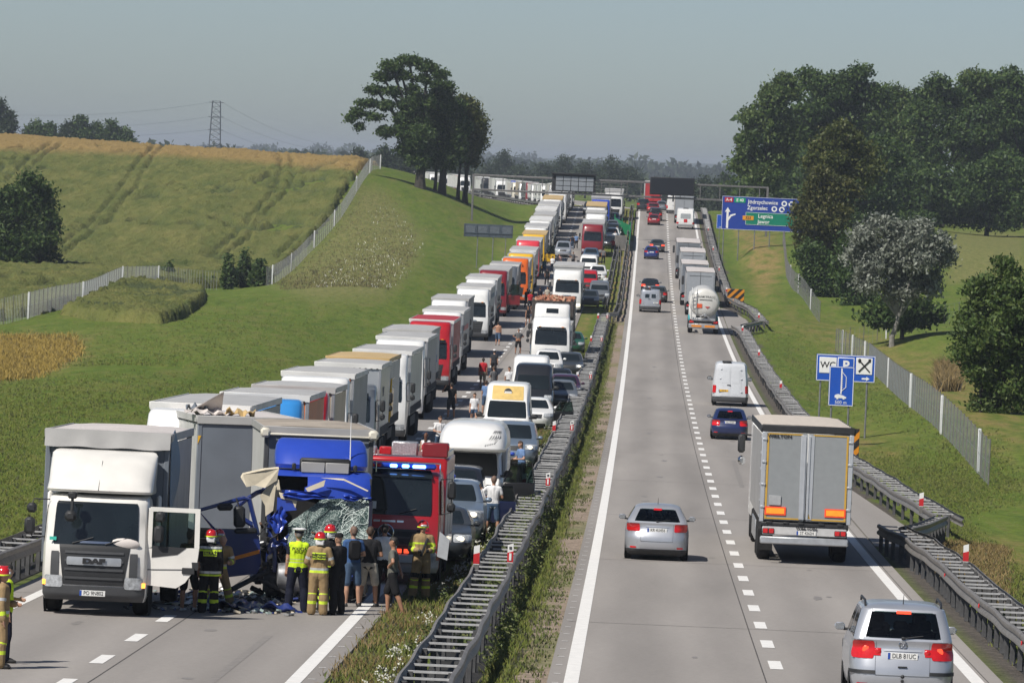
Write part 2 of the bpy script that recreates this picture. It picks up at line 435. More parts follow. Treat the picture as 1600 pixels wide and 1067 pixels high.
def proj(X, D, Z):
    u = X * FPX / D; v = (CAMZ - Z) * FPX / D; c, s = math.cos(ROLL), math.sin(ROLL)
    return u * c - v * s + 800, u * s + v * c + 250
def inpoly(x, y, poly, soft=6.0):
    """soft inside test (pixels of the survey) for ground cover maps"""
    ins = np.zeros(x.shape, bool); dist = np.full(x.shape, 1e9); n = len(poly)
    for i in range(n):
        (x0, y0), (x1, y1) = poly[i], poly[(i + 1) % n]
        c = ((y0 > y) != (y1 > y)) & (x < (x1 - x0) * (y - y0) / (y1 - y0 + 1e-9) + x0); ins ^= c
        t = np.clip(((x - x0) * (x1 - x0) + (y - y0) * (y1 - y0)) / ((x1 - x0) ** 2 + (y1 - y0) ** 2 + 1e-9), 0, 1)
        dist = np.minimum(dist, np.hypot(x - x0 - t * (x1 - x0), y - y0 - t * (y1 - y0)))
    return np.clip(0.5 + np.where(ins, dist, -dist) / (2 * soft), 0, 1)

orow = np.unique(np.concatenate([np.array([-9000, -4000, -2000, -1000, -600, -400, -300, -240, -200, -170]), np.arange(-150, -60, 3.0), np.arange(-60, -18, 1.0), np.arange(-18, -11, 0.5), np.arange(-11, 8, 0.5), np.arange(8, 14, 0.4), np.arange(14, 50, 1.0), np.arange(50, 130, 4.0), np.array([140, 170, 200, 260, 340, 500, 800, 1500, 3000, 6000, 9000])]))
drow = np.concatenate([np.array([-60, 0, 30, 55]), np.arange(70, 330, 2.0), np.arange(330, 900, 4.0), np.arange(900, 1400, 15.0), np.array([1400, 1500, 1600, 1700, 1800, 2000, 2300, 2700, 3200, 4000, 5000, 6500, 8500, 11000, 14000])])
OO, DD = np.meshgrid(orow, drow)
XX = np.array([xc(d) if d < 2200 else xc(2200) for d in drow])[:, None] + OO
ZZ = terrain(XX, DD)
nr, ncol = OO.shape
V = np.stack([XX, DD, ZZ], -1).reshape(-1, 3)
I = np.arange(nr * ncol).reshape(nr, ncol)
F = np.stack([I[:-1, :-1], I[:-1, 1:], I[1:, 1:], I[1:, :-1]], -1).reshape(-1, 4)
# ground cover maps: R dry grass, G meadow/crop stubble, B bare gravel
Ds = np.maximum(DD, 20.0); PX, PY = proj(XX, Ds, ZZ)
jit = rng.normal(0, 1, OO.shape)
dry = inpoly(PX, PY, [(0, 525), (130, 530), (135, 560), (40, 590), (0, 592)], 14) * 1.0
dry = np.maximum(dry, inpoly(PX, PY, [(1150, 360), (1210, 370), (1225, 420), (1190, 470), (1165, 420)], 14) * .8)
dry = np.maximum(dry, inpoly(PX, PY, [(1200, 500), (1330, 510), (1500, 580), (1600, 640), (1600, 720), (1420, 620), (1300, 540)], 20) * .5)
dry = np.maximum(dry, inpoly(PX, PY, [(1430, 840), (1600, 860), (1600, 960), (1520, 930)], 25) * .75)
dry = np.maximum(dry, inpoly(PX, PY, [(1340, 670), (1420, 690), (1400, 740), (1335, 730)], 18) * .5)
dry = np.maximum(dry, np.where((OO > -2.3) & (OO < -0.5), 0.45 + 0.3 * jit, 0)); dry = np.maximum(dry, np.where((OO > -4.9) & (OO < -3.2), 0.35 + 0.25 * jit, 0))
meadow = inpoly(PX, PY, [(430, 442), (500, 385), (560, 300), (590, 292), (640, 340), (662, 372), (650, 410), (600, 468), (480, 470)], 14)
meadow = np.maximum(meadow, inpoly(PX, PY, [(1485, 362), (1600, 362), (1600, 430), (1480, 445)], 6))
grav = sstep(7.9, 8.15, OO) * (1 - sstep(9.5, 10.0, OO + 0.25 * jit))
grav = np.maximum(grav, (OO < -12.6) * (OO > -13.6) * 1.0)
me = npmesh('ground', V, F, [], smooth=True)
ca = me.color_attributes.new('cover', 'FLOAT_COLOR', 'POINT')
lgrav = np.where((OO > -1.3) & (OO < -.35), sstep(-1.25, -1.0, OO + .10 * jit) * (.55 + .45 * (np.sin(DD * .21) > -.6)), 0) * (DD < 700) + .9 * (OO > -4.4) * (OO < -3.9 + .12 * jit) * (DD < 420)
colr = np.stack([dry, meadow, grav, lgrav], -1).reshape(-1, 4).clip(0, 1)
ca.data.foreach_set('color', colr.astype(np.float32).ravel())
def ground_material():
    m, N, L, b = newmat('grassland')
    geo = N.new('ShaderNodeNewGeometry'); at_ = N.new('ShaderNodeAttribute'); at_.attribute_name = 'cover'
    sep = N.new('ShaderNodeSeparateColor'); L.new(at_.outputs['Color'], sep.inputs[0])
    def noise(scale, det=4, vec=None, rough=.6):
        n = N.new('ShaderNodeTexNoise'); n.inputs['Scale'].default_value = scale; n.inputs['Detail'].default_value = det; n.inputs['Roughness'].default_value = rough
        L.new(vec or geo.outputs['Position'], n.inputs['Vector']); return n.outputs[0]
    def ramp(f, stops):
        r = N.new('ShaderNodeValToRGB'); e = r.color_ramp.elements
        e[0].position, e[0].color = stops[0][0], stops[0][1] + (1,); e[1].position, e[1].color = stops[-1][0], stops[-1][1] + (1,)
        for p, c in stops[1:-1]: k = e.new(p); k.color = c + (1,)
        L.new(f, r.inputs[0]); return r.outputs[0]
    def mix(f, a, c, mode='MIX'):
        x = N.new('ShaderNodeMix'); x.data_type = 'RGBA'; x.blend_type = mode
        if hasattr(f, 'links'): L.new(f, x.inputs[0])
        else: x.inputs[0].default_value = f
        L.new(a, x.inputs[6]); L.new(c, x.inputs[7]); return x.outputs[2]
    mp = N.new('ShaderNodeMapping'); mp.inputs['Scale'].default_value = (1.0, 0.16, 1.0); L.new(geo.outputs['Position'], mp.inputs[0])
    big = noise(0.11, 3, mp.outputs[0]); mid = noise(0.9, 5, mp.outputs[0]); fine = noise(7.0, 6)
    g1 = ramp(big, [(0.30, (0.070, 0.108, 0.018)), (0.5, (0.098, 0.145, 0.026)), (0.70, (0.140, 0.158, 0.040))])
    g2 = ramp(mid, [(0.28, (0.058, 0.098, 0.010)), (0.5, (0.108, 0.154, 0.018)), (0.75, (0.170, 0.172, 0.042))])
    g = mix(0.55, g1, g2)
    bl = ramp(noise(0.45, 6, mp.outputs[0], .7), [(0.50, (0, 0, 0)), (0.72, (.55, .55, .55))])
    dr_ = ramp(fine, [(0.3, (0.105, 0.105, 0.030)), (0.7, (0.21, 0.175, 0.070))]); g = mix(bl, g, dr_)
    dk_ = ramp(noise(0.8, 6, mp.outputs[0], .75), [(0.52, (0, 0, 0)), (0.70, (.6, .6, .6))]); dkc = ramp(fine, [(0.3, (0.040, 0.075, 0.016)), (0.7, (0.075, 0.115, 0.030))]); g = mix(dk_, g, dkc)
    d2 = ramp(fine, [(0.3, (0.20, 0.125, 0.045)), (0.7, (0.34, 0.24, 0.11))])
    mx1 = N.new('ShaderNodeMath'); mx1.operation = 'MULTIPLY'; L.new(sep.outputs[0], mx1.inputs[0])
    a1 = N.new('ShaderNodeMapRange'); a1.inputs[1].default_value = .3; a1.inputs[2].default_value = .6; L.new(mid, a1.inputs[0]); L.new(a1.outputs[0], mx1.inputs[1])
    g = mix(mx1.outputs[0], g, d2)
    md = ramp(noise(2.2, 5, mp.outputs[0]), [(0.3, (0.115, 0.135, 0.038)), (0.55, (0.165, 0.168, 0.055)), (0.8, (0.22, 0.195, 0.08))])
    g = mix(sep.outputs[1], g, md)
    gv = ramp(noise(16.0, 6), [(0.25, (0.055, 0.05, 0.045)), (0.55, (0.10, 0.088, 0.075)), (0.78, (0.20, 0.165, 0.135))])
    g = mix(sep.outputs[2], g, gv)
    lg = ramp(noise(14.0, 6), [(0.25, (0.17, 0.13, 0.10)), (0.55, (0.30, 0.24, 0.19)), (0.8, (0.42, 0.34, 0.28))])
    g = mix(at_.outputs['Alpha'], g, lg)
    sp = ramp(noise(3.0, 6), [(0.3, (0.60, 0.60, 0.60)), (0.7, (1.30, 1.30, 1.30))])
    g = mix(1.0, g, sp, 'MULTIPLY')
    L.new(g, b.inputs['Base Color']); b.inputs['Roughness'].default_value = 0.9; b.inputs['Specular IOR Level'].default_value = 0.15
    bp = N.new('ShaderNodeBump'); bp.inputs['Strength'].default_value = 0.8; bp.inputs['Distance'].default_value = 0.12
    L.new(noise(4.0, 7), bp.inputs['Height']); L.new(bp.outputs[0], b.inputs['Normal'])
    return m
me.materials.append(ground_material())
tag(put('ground', me), kind='structure', label='grassy banks and fields on both sides of the motorway')

# ------------------------------------------------------------------ the two carriageways
def concrete(name, base, tracks):
    m, N, L, b = newmat(name)
    uv = N.new('ShaderNodeUVMap'); uv.uv_map = 'lane'; geo = N.new('ShaderNodeNewGeometry')
    sx = N.new('ShaderNodeSeparateXYZ'); L.new(uv.outputs[0], sx.inputs[0])
    n1 = N.new('ShaderNodeTexNoise'); n1.inputs['Scale'].default_value = 0.35; n1.inputs['Detail'].default_value = 6
    mp = N.new('ShaderNodeMapping'); mp.inputs['Scale'].default_value = (1.4, 0.10, 1); L.new(uv.outputs[0], mp.inputs[0]); L.new(mp.outputs[0], n1.inputs['Vector'])
    n2 = N.new('ShaderNodeTexNoise'); n2.inputs['Scale'].default_value = 9.0; n2.inputs['Detail'].default_value = 8; n2.inputs['Roughness'].default_value = .7; L.new(geo.outputs['Position'], n2.inputs['Vector'])
    r1 = N.new('ShaderNodeValToRGB'); e = r1.color_ramp.elements
    e[0].position = .3; e[1].position = .72; e[0].color = tuple(c * .82 for c in base) + (1,); e[1].color = tuple(c * 1.12 for c in base) + (1,)
    L.new(n1.outputs[0], r1.inputs[0])
    r2 = N.new('ShaderNodeValToRGB'); e = r2.color_ramp.elements; e[0].position = .2; e[1].position = .8; e[0].color = (.84, .84, .84, 1); e[1].color = (1.12, 1.12, 1.12, 1)
    L.new(n2.outputs[0], r2.inputs[0])
    x = N.new('ShaderNodeMix'); x.data_type = 'RGBA'; x.blend_type = 'MULTIPLY'; x.inputs[0].default_value = 1; L.new(r1.outputs[0], x.inputs[6]); L.new(r2.outputs[0], x.inputs[7])
    # polished wheel paths worn along the lanes
    wv = N.new('ShaderNodeMath'); wv.operation = 'SINE'; ml = N.new('ShaderNodeMath'); ml.operation = 'MULTIPLY_ADD'; ml.inputs[1].default_value = 2 * PI / 1.85; ml.inputs[2].default_value = tracks
    L.new(sx.outputs[0], ml.inputs[0]); L.new(ml.outputs[0], wv.inputs[0])
    mr = N.new('ShaderNodeMapRange'); mr.inputs[1].default_value = -1; mr.inputs[2].default_value = 1; mr.inputs[3].default_value = .91; mr.inputs[4].default_value = 1.04; L.new(wv.outputs[0], mr.inputs[0])
    y = N.new('ShaderNodeMix'); y.data_type = 'RGBA'; y.blend_type = 'MULTIPLY'; y.inputs[0].default_value = 1; L.new(x.outputs[2], y.inputs[6])
    cb = N.new('ShaderNodeCombineColor'); [L.new(mr.outputs[0], cb.inputs[k]) for k in range(3)]; L.new(cb.outputs[0], y.inputs[7])
    L.new(y.outputs[2], b.inputs['Base Color']); b.inputs['Roughness'].default_value = .82; b.inputs['Specular IOR Level'].default_value = .3
    bp = N.new('ShaderNodeBump'); bp.inputs['Strength'].default_value = .25; bp.inputs['Distance'].default_value = .01; L.new(n2.outputs[0], bp.inputs['Height']); L.new(bp.outputs[0], b.inputs['Normal'])
    return m
CONC = concrete('road_concrete', (0.285, 0.265, 0.248), 0.6)
CONC2 = concrete('shoulder_concrete', (0.235, 0.215, 0.195), 1.6)
LINEW = mat('road_paint_white', (0.72, 0.71, 0.69), rough=.7, var=.08, scale=5)
JOINT = mat('joint_sealant', (0.075, 0.07, 0.066), rough=.9, var=.3)
def dsteps(d0, d1):
    out = [d0]
    while out[-1] < d1: out.append(min(d1, out[-1] + (3 if out[-1] < 200 else 6 if out[-1] < 900 else 15)))
    return out
def strip(name, o0, o1, d0, d1, h, m, thick=0.0, kind='structure', parent=None, jit=0):
    ds = dsteps(d0, d1); vs = []; fs = []
    for d in ds:
        a = o0(d) if callable(o0) else o0; b = o1(d) if callable(o1) else o1
        row = [road(a, d, h), road(b, d, h)]
        if thick: row = [road(a - .12, d, h - thick), row[0], row[1], road(b + .12, d, h - thick)]
        vs += row
    k = len(row); n = len(ds)
    fs = [(i * k + j, i * k + j + 1, (i + 1) * k + j + 1, (i + 1) * k + j) for i in range(n - 1) for j in range(k - 1)]
    me = bpy.data.meshes.new(name); me.from_pydata([tuple(v) for v in vs], [], fs); me.materials.append(m)
    uvl = me.uv_layers.new(name='lane'); V = np.array([(v.x - xc(v.y), v.y) for v in vs])
    li = np.empty(len(me.loops), dtype=np.int32); me.loops.foreach_get('vertex_index', li)
    uvl.data.foreach_set('uv', V[li].astype(np.float32).ravel())
    o = put(name, me, parent)
    if kind and parent is None: tag(o, kind=kind)
    return o
strip('right_road', -0.42, 8.0, -40, 2000, 0.0, CONC, 0.3)
strip('left_road', -12.45, -4.22, -40, 2000, 0.0, CONC, 0.3)
strip('road_markings', -0.13, 0.13, 40, 1500, .006, LINEW)
strip('road_markings', 7.37, 7.63, 40, 1500, .006, LINEW)
strip('road_markings', -4.85, -4.59, 40, 1500, .006, LINEW)
strip('road_markings', -11.83, -11.57, 40, 1500, .006, LINEW)
strip('road_joint', 3.50, 3.525, 60, 700, .004, JOINT)
strip('road_joint', -8.02, -7.995, 60, 500, .004, JOINT)
strip('road_joint', 7.70, 7.72, 60, 500, .004, JOINT)
def dashes(name, o, w, d0, d1, step, ln, m, h=.007, skip=lambda d: False):
    vs, fs = [], []; d = d0
    while d < d1:
        if not skip(d):
            k = len(vs); vs += [tuple(road(o + sx * w / 2, d + sy * ln, h)) for sx, sy in ((-1, 0), (1, 0), (1, 1), (-1, 1))]; fs.append((k, k + 1, k + 2, k + 3))
        d += step
    me = bpy.data.meshes.new(name); me.from_pydata(vs, [], fs); me.materials.append(m); return tag(put(name, me), kind='structure')
def stains():
    r_ = random.Random(8); mb = MB()
    for k in range(150):
        d = 70 + 330 * r_.random() ** 1.6; o = r_.choice([1.9, 5.6, -6.5, -9.9]) + r_.gauss(0, .35); a, b = r_.uniform(.05, .16), r_.uniform(.2, 1.1); n = 9
        mb.add([tuple(road(o + a * math.cos(2 * PI * i / n) * r_.uniform(.6, 1.2), d + b * math.sin(2 * PI * i / n) * r_.uniform(.6, 1.2), .0035)) for i in range(n)], [tuple(range(n))])
    tag(mb.build('oil_stains', mat('oil_film', (.215, .20, .188), rough=.6, var=.15), smooth=False), kind='stuff', label='small oil stains on the lanes')
    mb = MB()
    for o, d0, d1, w in ((4.9, 210, 238, .18), (-6.1, 90, 112, .16), (5.2, 84, 98, .14)):
        ds = dsteps(d0, d1); vs = [tuple(road(o + .004 * (d - d0) + s * w / 2, d, .0037)) for d in ds for s in (-1, 1)]; mb.add(vs, [(2 * i, 2 * i + 1, 2 * i + 3, 2 * i + 2) for i in range(len(ds) - 1)])
    tag(mb.build('tyre_marks', mat('tyre_rubber_film', (.215, .20, .187), rough=.8, var=.15), smooth=False), kind='stuff', label='faint skid marks on the concrete')
stains()
dashes('lane_dashes', 3.80, .25, 59.4, 1000, 7.0, 2.6, LINEW)
dashes('lane_dashes', -8.37, .25, 60.0, 1000, 6.9, 2.5, LINEW)
dashes('rumble_marks', -0.28, .12, 60, 260, 2.6, .10, LINEW, .008)
dashes('rumble_marks', -4.46, .13, 60, 160, 3.3, .10, LINEW, .008)
dashes('slab_joints', 3.8, 8.2, 62, 760, 30.0, .05, JOINT, .0045)
dashes('slab_joints', -8.3, 8.0, 64, 760, 30.0, .05, JOINT, .0045)

# emergency lay-bys on the right
def pad(name, pts, m, h=-.012):
    vs = [tuple(road(o, d, h)) for o, d in pts] ; k = len(vs); vs += [tuple(Vector(v) - Vector((0, 0, .4))) for v in vs]
    me = bpy.data.meshes.new(name); me.from_pydata(vs, [], [tuple(range(k))] + [(i, i + k, (i + 1) % k + k, (i + 1) % k) for i in range(k)]); me.materials.append(m)
    me.uv_layers.new(name='lane')
    return tag(put(name, me), kind='structure')
pad('lay_by', [(8.05, 168), (9.1, 168), (9.65, 182), (9.45, 192), (8.75, 222), (8.05, 226)], CONC)
pad('lay_by', [(8.05, 458), (9.4, 458), (10.2, 474), (9.9, 494), (8.9, 515), (8.05, 520)], CONC)

# ------------------------------------------------------------------ haze
hb = MB(); hb.box((0, 6950, 15.0), (21000, 14600, 42))
hz = bpy.data.materials.new('haze_air'); hz.use_nodes = True; nt = hz.node_tree; nt.nodes.remove(nt.nodes['Principled BSDF'])
pv = nt.nodes.new('ShaderNodeVolumePrincipled'); pv.inputs['Color'].default_value = (0.80, 0.88, 1.0, 1); pv.inputs['Density'].default_value = HAZE_DENSITY; pv.inputs['Anisotropy'].default_value = 0.2
nt.links.new(pv.outputs[0], nt.nodes['Material Output'].inputs['Volume'])
tag(hb.build('haze', hz, smooth=False), kind='stuff', label='thin summer haze over the land')
# ------------------------------------------------------------------ vehicles: shared pieces
_WM = {}
def wheel(parent, x, y, r=.32, w=.2, style='alloy', name='wheel', detail=True):
    """tyre with a rim as its sub-part; x sign tells the outer side"""
    key = (r, w, style)
    if key not in _WM:
        t = MB(); t.lathe([(r * .62, -w / 2), (r * .9, -w / 2), (r * .985, -w * .36), (r, -w * .18), (r, w * .18), (r * .985, w * .36), (r * .9, w / 2), (r * .62, w / 2)], axis='x', n=22)
        m = MB()
        if style == 'truck':
            m.lathe([(.001, w * .10), (r * .22, w * .10), (r * .25, w * .30), (r * .30, w * .30), (r * .33, w * .02), (r * .55, w * .10), (r * .62, w * .42), (r * .62, -w * .4)], axis='x', n=20)
        else:
            m.lathe([(.001, w * .30), (r * .14, w * .34), (r * .2, w * .22), (r * .56, w * .25), (r * .62, w * .44), (r * .62, -w * .4)], axis='x', n=20)
            for k in range(5):
                a = 2 * PI * k / 5; m.box((w * .33, 0, 0), (w * .10, r * .13, r * .42), .01, M=Matrix.Rotation(a, 4, 'X') @ Matrix.Translation((0, 0, r * .33)))
        _WM[key] = (t.mesh('tyre', BLACK), m.mesh('rim', ALU if style != 'white' else WPRINT))
    s = 1 if x >= 0 else -1
    if not detail: return put(name, _WM[key][0], parent, (x, y, r))
    o = put(name, _WM[key][0], parent, (x, y, r), (0, 0, 0 if s > 0 else PI))
    put('rim', _WM[key][1], o)
    return o
def plate(parent, loc, body, rz=0.0, w=.52, h=.115, m=None, tilt=0.0, fs=None):
    """number plate facing -y before rz"""
    b = MB(); b.box((0, 0, 0), (w, .012, h), .004); b.box((-w / 2 + .022, -.007, 0), (.042, .006, h * .94), 0, 1)
    o = b.build('number_plate', [m or PLATE, PBLUE], parent, loc=loc); o.rotation_euler = (tilt, 0, rz)
    if body: text('plate_text', body, h * .98, INK, o, (.022, -.0085, 0), sx=.82)
    return o
def mirror(parent, x, y, z, m, sc=1.0, glass=True):
    s = 1 if x > 0 else -1
    b = MB(); b.box((0, 0, 0), (.19 * sc, .10 * sc, .14 * sc), .045 * sc); b.box((-s * .12 * sc, .01, -.05 * sc), (.12 * sc, .04 * sc, .05 * sc), .012 * sc, 1)
    if glass: b.box((0, .053 * sc, 0), (.15 * sc, .006, .10 * sc), .002, 2)
    return b.build('wing_mirror', [m, PLAST, CHROME], parent, loc=(x, y, z))
CARS = {  # L, W, H, hood height, belt, cowl y, wind top y, roof rear y, tail y at belt, body kind
 'hatch':  dict(L=3.95, W=1.70, H=1.47, hood=.86, belt=.98, cowl=-.98, top=-.28, rr=1.18, tb=1.84),
 'hatch_old': dict(L=4.10, W=1.68, H=1.42, hood=.82, belt=.92, cowl=-.95, top=-.22, rr=1.10, tb=1.92),
 'sedan':  dict(L=4.60, W=1.78, H=1.45, hood=.86, belt=.98, cowl=-1.00, top=-.25, rr=.80, tb=1.45, boot=2.2),
 'wagon':  dict(L=4.70, W=1.80, H=1.48, hood=.86, belt=.98, cowl=-1.05, top=-.35, rr=1.85, tb=2.22),
 'mpv':    dict(L=4.63, W=1.81, H=1.72, hood=.98, belt=1.10, cowl=-1.35, top=-.45, rr=1.92, tb=2.20),
 'suv':    dict(L=4.60, W=1.82, H=1.72, hood=1.02, belt=1.16, cowl=-1.02, top=-.42, rr=1.75, tb=2.18),
}
def car(name, label, pos, rz, kind, m, cat='car', group=None, rear=None, front=None, lit=False, brake=False, detail=2, rails=False, rx=0.0, opening=None, dark_lower=True, brow=None, trim=None):
    """front looks to -y. detail 2 = near, 1 = middle, 0 = far"""
    c = CARS[kind]; L, W, H = c['L'], c['W'], c['H']; f = -L / 2; b = L / 2; hw = W / 2
    root = thing(name, label, cat, pos, rz, group, rx)
    hood, belt = c['hood'], c['belt']; boot = c.get('boot'); tb = c['tb']
    bt = b - .04; rc = .44 if kind == 'hatch' else .32
    lv = [(.17, f + .22, b - .16, hw * .90, .22, .12), (.24, f + .08, b - .06, hw * .95, .26, .16), (.38, f + .02, b - .015, hw * .985, rc, .18), (.52, f, b, hw * .995, rc, .18),
          (.66, f + .03, b - .03, hw, rc, .17), (hood - .10, f + .13, bt - .06, hw * .995, rc, .16), (hood - .03, f + .28, bt - .09, hw * .98, .32, .14), (hood, f + .46, bt - .10, hw * .97, .30, .12),
          (hood + (belt - hood) * .5, f + .46 + (c['cowl'] - f - .46) * .55, (boot or tb) - .02, hw * .96, .22, .08)]
    lv.append((belt, c['cowl'], (boot - .10) if boot else tb, hw * .945, .16, .06))
    if boot: lv += [(belt + .025, c['cowl'] + .05, tb + .10, hw * .93, .15, .06)]
    rt = H - .09
    g = [(.25, .99), (.5, .965), (.75, .935)]
    y0 = c['cowl'] + (.07 if boot else 0); yb0 = (tb + .05) if boot else tb
    gh = hw * .945
    zt = rt; zb = belt + (.03 if boot else 0)
    lean = .84 if kind == 'mpv' else .74 if kind == 'hatch' else .80
    gl = []
    for q in (.0, .2, .4, .6, .8, 1.0):
        z = zb + .004 + (zt - zb) * q
        gl.append((z, y0 + (c['top'] - y0) * (q ** .92), yb0 + (c['rr'] - yb0) * (q ** 1.25), gh * (1 - (1 - lean) * q ** 1.15), .15 + .05 * q, .07 + .03 * q))
    e = gl[-1]
    cap = [(H - .045, e[1] + .16, e[2] - .12, e[3] - .07, .2, .10), (H - .012, e[1] + .36, e[2] - .32, e[3] - .22, .18, .12), (H, e[1] + .62, e[2] - .55, e[3] - .42, .14, .12)]
    lower = Shell(lv); gs = Shell(gl + cap); full = Shell(lv + gl + cap)
    ts = [-.99999 + i * 2 / (56 if detail == 2 else 36) for i in range(56 if detail == 2 else 36)]
    see = detail == 2
    mb = MB(); lower.body(mb, ts)
    if not see: gs.body(mb, ts)
    mb.build('body', m, root)
    wz0, wz1 = zb + .035, rt - .03
    if see:
        rb = MB(); gs.body(rb, ts, z0=rt - 1e-4, cap=True)
        # pillars: A, B, C/D
        for sg in (1, -1):
            for a, bb in ((.205, .285), (.455, .50), (.70 if kind != 'mpv' else .715, .80)):
                gs.patch(rb, zb, rt + .005, *(sorted((sg * a, sg * bb))), off=.0, nt=4)
        gs.patch(rb, zb, zb + .05, .79, 1.21, off=0, nt=8); gs.patch(rb, rt - .05, rt + .005, .79, 1.21, off=0, nt=8); gs.patch(rb, rt - .04, rt + .005, -.22, .22, off=0, nt=8)
        for sg in (1, -1): gs.patch(rb, zb, zb + .03, *sorted((sg * .28, sg * .72)), off=0, nt=8); gs.patch(rb, rt - .03, rt + .005, *sorted((sg * .28, sg * .72)), off=0, nt=8)
        rb.build('roof', m, root)
        it = MB(); it.box((0, (c['cowl'] + tb) / 2, belt - .12), (W * .70, tb - c['cowl'] - .45, .22), .03)
        it.build('parcel_floor', INTER, root)
        for sx, sy in ((-.37, -.05), (.37, -.05), (-.42, .85), (0, .85), (.42, .85)):
            s = MB(); k = .20 if abs(sx) > .1 or sy < .5 else .17
            s.box((0, 0, belt + .02), (.46 if sy < .5 else .40, .13, .42), .06); s.box((0, .02, belt + .30), (.25, .09, k), .045)
            s.build('seat', INTER, root, loc=(sx, sy, -.02 if sy < .5 else -.10))
        MBs = MB(); MBs.tube([(.37 - .0, c['cowl'] + .62, belt + .02), (.37, c['cowl'] + .60, belt + .06)], [.18, .18], 14); MBs.build('steering_wheel', INTER, root)
        bl = MB(); bl.box((0, c['top'] + .15, rt - .16), (.24, .03, .07), .015); bl.build('rear_view_mirror', PLAST, root)
    def win(nm, t0, t1, z0=wz0, z1=wz1, off=.004, nt=10, taper=0.0, mm=None, rnd=.06):
        w = MB(); gs.patch(w, z0, z1, t0, t1, off, nt, taper=taper, rnd=rnd); return w.build(nm, mm or (GLASS if see else GLASSD), root)
    win('windscreen', -.208, .208, zb + .015, rt - .025)
    win('rear_window', .80, 1.20, zb + .045, rt - .04, rnd=.10)
    if detail:
        for sg in (1, -1):
            win('side_window', *sorted((sg * .285, sg * .455))); win('side_window', *sorted((sg * .50, sg * .70)))
    # lower dark skirt, bumper inserts
    k = MB(); lower.patch(k, .171, .30, .72, 1.28, .008, 18, rnd=.1); k.build('rear_bumper_skirt', PLAST, root)
    k = MB(); lower.patch(k, .171, .33, -.17, .17, .008, 14, rnd=.06); k.build('front_air_intake', PLAST, root)
    if detail:
        s = MB(); s.box((0, 0, .2), (W * .86, L * .86, .14), .03); s.build('underbody', CHASS, root)
    for sg in (1, -1):
        h = MB(); lower.patch(h, hood - .25, hood - .06, *sorted((sg * .135, sg * .275)), .007, 7, rnd=.18); hl = h.build('headlight', HEADL, root)
        if lit: q = lower.P(sg * .19, hood - .16); hb_ = MB(); hb_.ball((q.x, q.y - .01, q.z), (.10, .05, .07), 12); hb_.build('lamp', HEADLIT, hl)
        z0, z1 = (belt - .28, belt - .02) if not boot else (belt - .24, belt - .05)
        if kind == 'mpv': z0, z1 = .78, 1.10
        if kind == 'hatch': z0, z1 = .76, 1.02
        h = MB(); lower.patch(h, z0, min(z1, belt - .012), *sorted((sg * .735, sg * .85)), .008, 6, rnd=.16); tl = h.build('tail_light', REDLIT if brake and detail < 2 else REDLENS, root)
        if brake and detail == 2: q = lower.P(sg * .80, .96); n = lower.N(sg * .80, .96); h = MB(); h.ball((q.x - sg * .035, q.y + .006, .92), (.085, .022, .09), 14); h.build('lamp', REDLIT, tl)
        if detail == 2 and kind == 'mpv':
            for q, mm_ in ((.872, REDLENS),):
                p = lower.P(sg * q, .90); n = lower.N(sg * q, .90); d = MB(); d.ball((p.x, p.y + .006, .90), (.055, .022, .06), 14); d.build('lamp', mm_, tl)
            br = MB(); lower.patch(br, .835, .965, *sorted((sg * .845, sg * .885)), .009, 4); br.build('lamp_bridge', REDLENS, tl)
        mirror(root, sg * (hw + .09), c['cowl'] + .42, belt + .06, m if not trim else trim)
        ww = .2
        for yy in (f + .78, b - .80): wheel(root, sg * (hw - .11), yy, .315, ww, detail=detail > 0)
        if detail:
            for yy in (f + .78, b - .80):
                a = MB(); a.lathe([(.001, 0), (.375, 0)], axis='x', n=18, c=(sg * (hw - .005), yy, .33)); a.build('wheel_arch', PLAST, root)
        if rails:
            r_ = MB(); r_.tube([(sg * (gh * lean - .05), c['top'] + .35, H - .03), (sg * (gh * lean - .05), c['top'] + .5, H + .035), (sg * (gh * lean - .06), c['rr'] - .5, H + .03), (sg * (gh * lean - .06), c['rr'] - .25, H - .05)], .022, 6); r_.build('roof_rail', PLAST, root)
        if kind == 'mpv' and detail == 2:
            s = MB(); lower.patch(s, .52, .58, *sorted((sg * .70, sg * .86)), .012, 6); s.build('bumper_strip', PLAST, root)
    g_ = MB(); lower.patch(g_, hood - .30, hood - .12, -.105, .105, .008, 10, taper=-.1); g_.build('grille', brow or PLAST, root)
    if rear is not None:
        pz = .80 if kind in ('hatch', 'hatch_old', 'wagon') else .84 if kind == 'mpv' else .70
        p = lower.P(1.0, pz); plate(root, (0, p.y + .012, pz), rear, PI)
        if detail == 2:
            s = MB(); lower.patch(s, pz + .075, pz + .115, .90, 1.10, .012, 8); s.build('tailgate_trim', m, root)
            s = MB(); lower.patch(s, belt - .005 - (0.01), belt - .006, .8, 1.2, .002, 6)
            zc = rt - .05; s = MB(); gs.patch(s, zc - .03, zc + .02, .955, 1.045, .012, 6); s.build('brake_lamp', REDLIT if brake else REDLENS, root)
            wy = gs.P(1, zb + .05); s = MB(); s.box((0, wy.y + .02, zb + .05), (.07, .04, .05), .012); s.tube([(0, wy.y + .03, zb + .05), (-.34, gs.P(1, zb + .09).y + .012, zb + .10)], .011, 5); s.build('rear_wiper', PLAST, root)
            s = MB(); s.tube([(0, c['rr'] - .35, H - .01), (0, c['rr'] - .22, H + .16)], [.01, .004], 5); s.build('antenna', PLAST, root)
            for zz, nm in ((.50, 'tailgate_gap'),):
                s = MB(); lower.patch(s, zz, zz + .008, .86, 1.14, .006, 8); s.build(nm, PLAST, root)
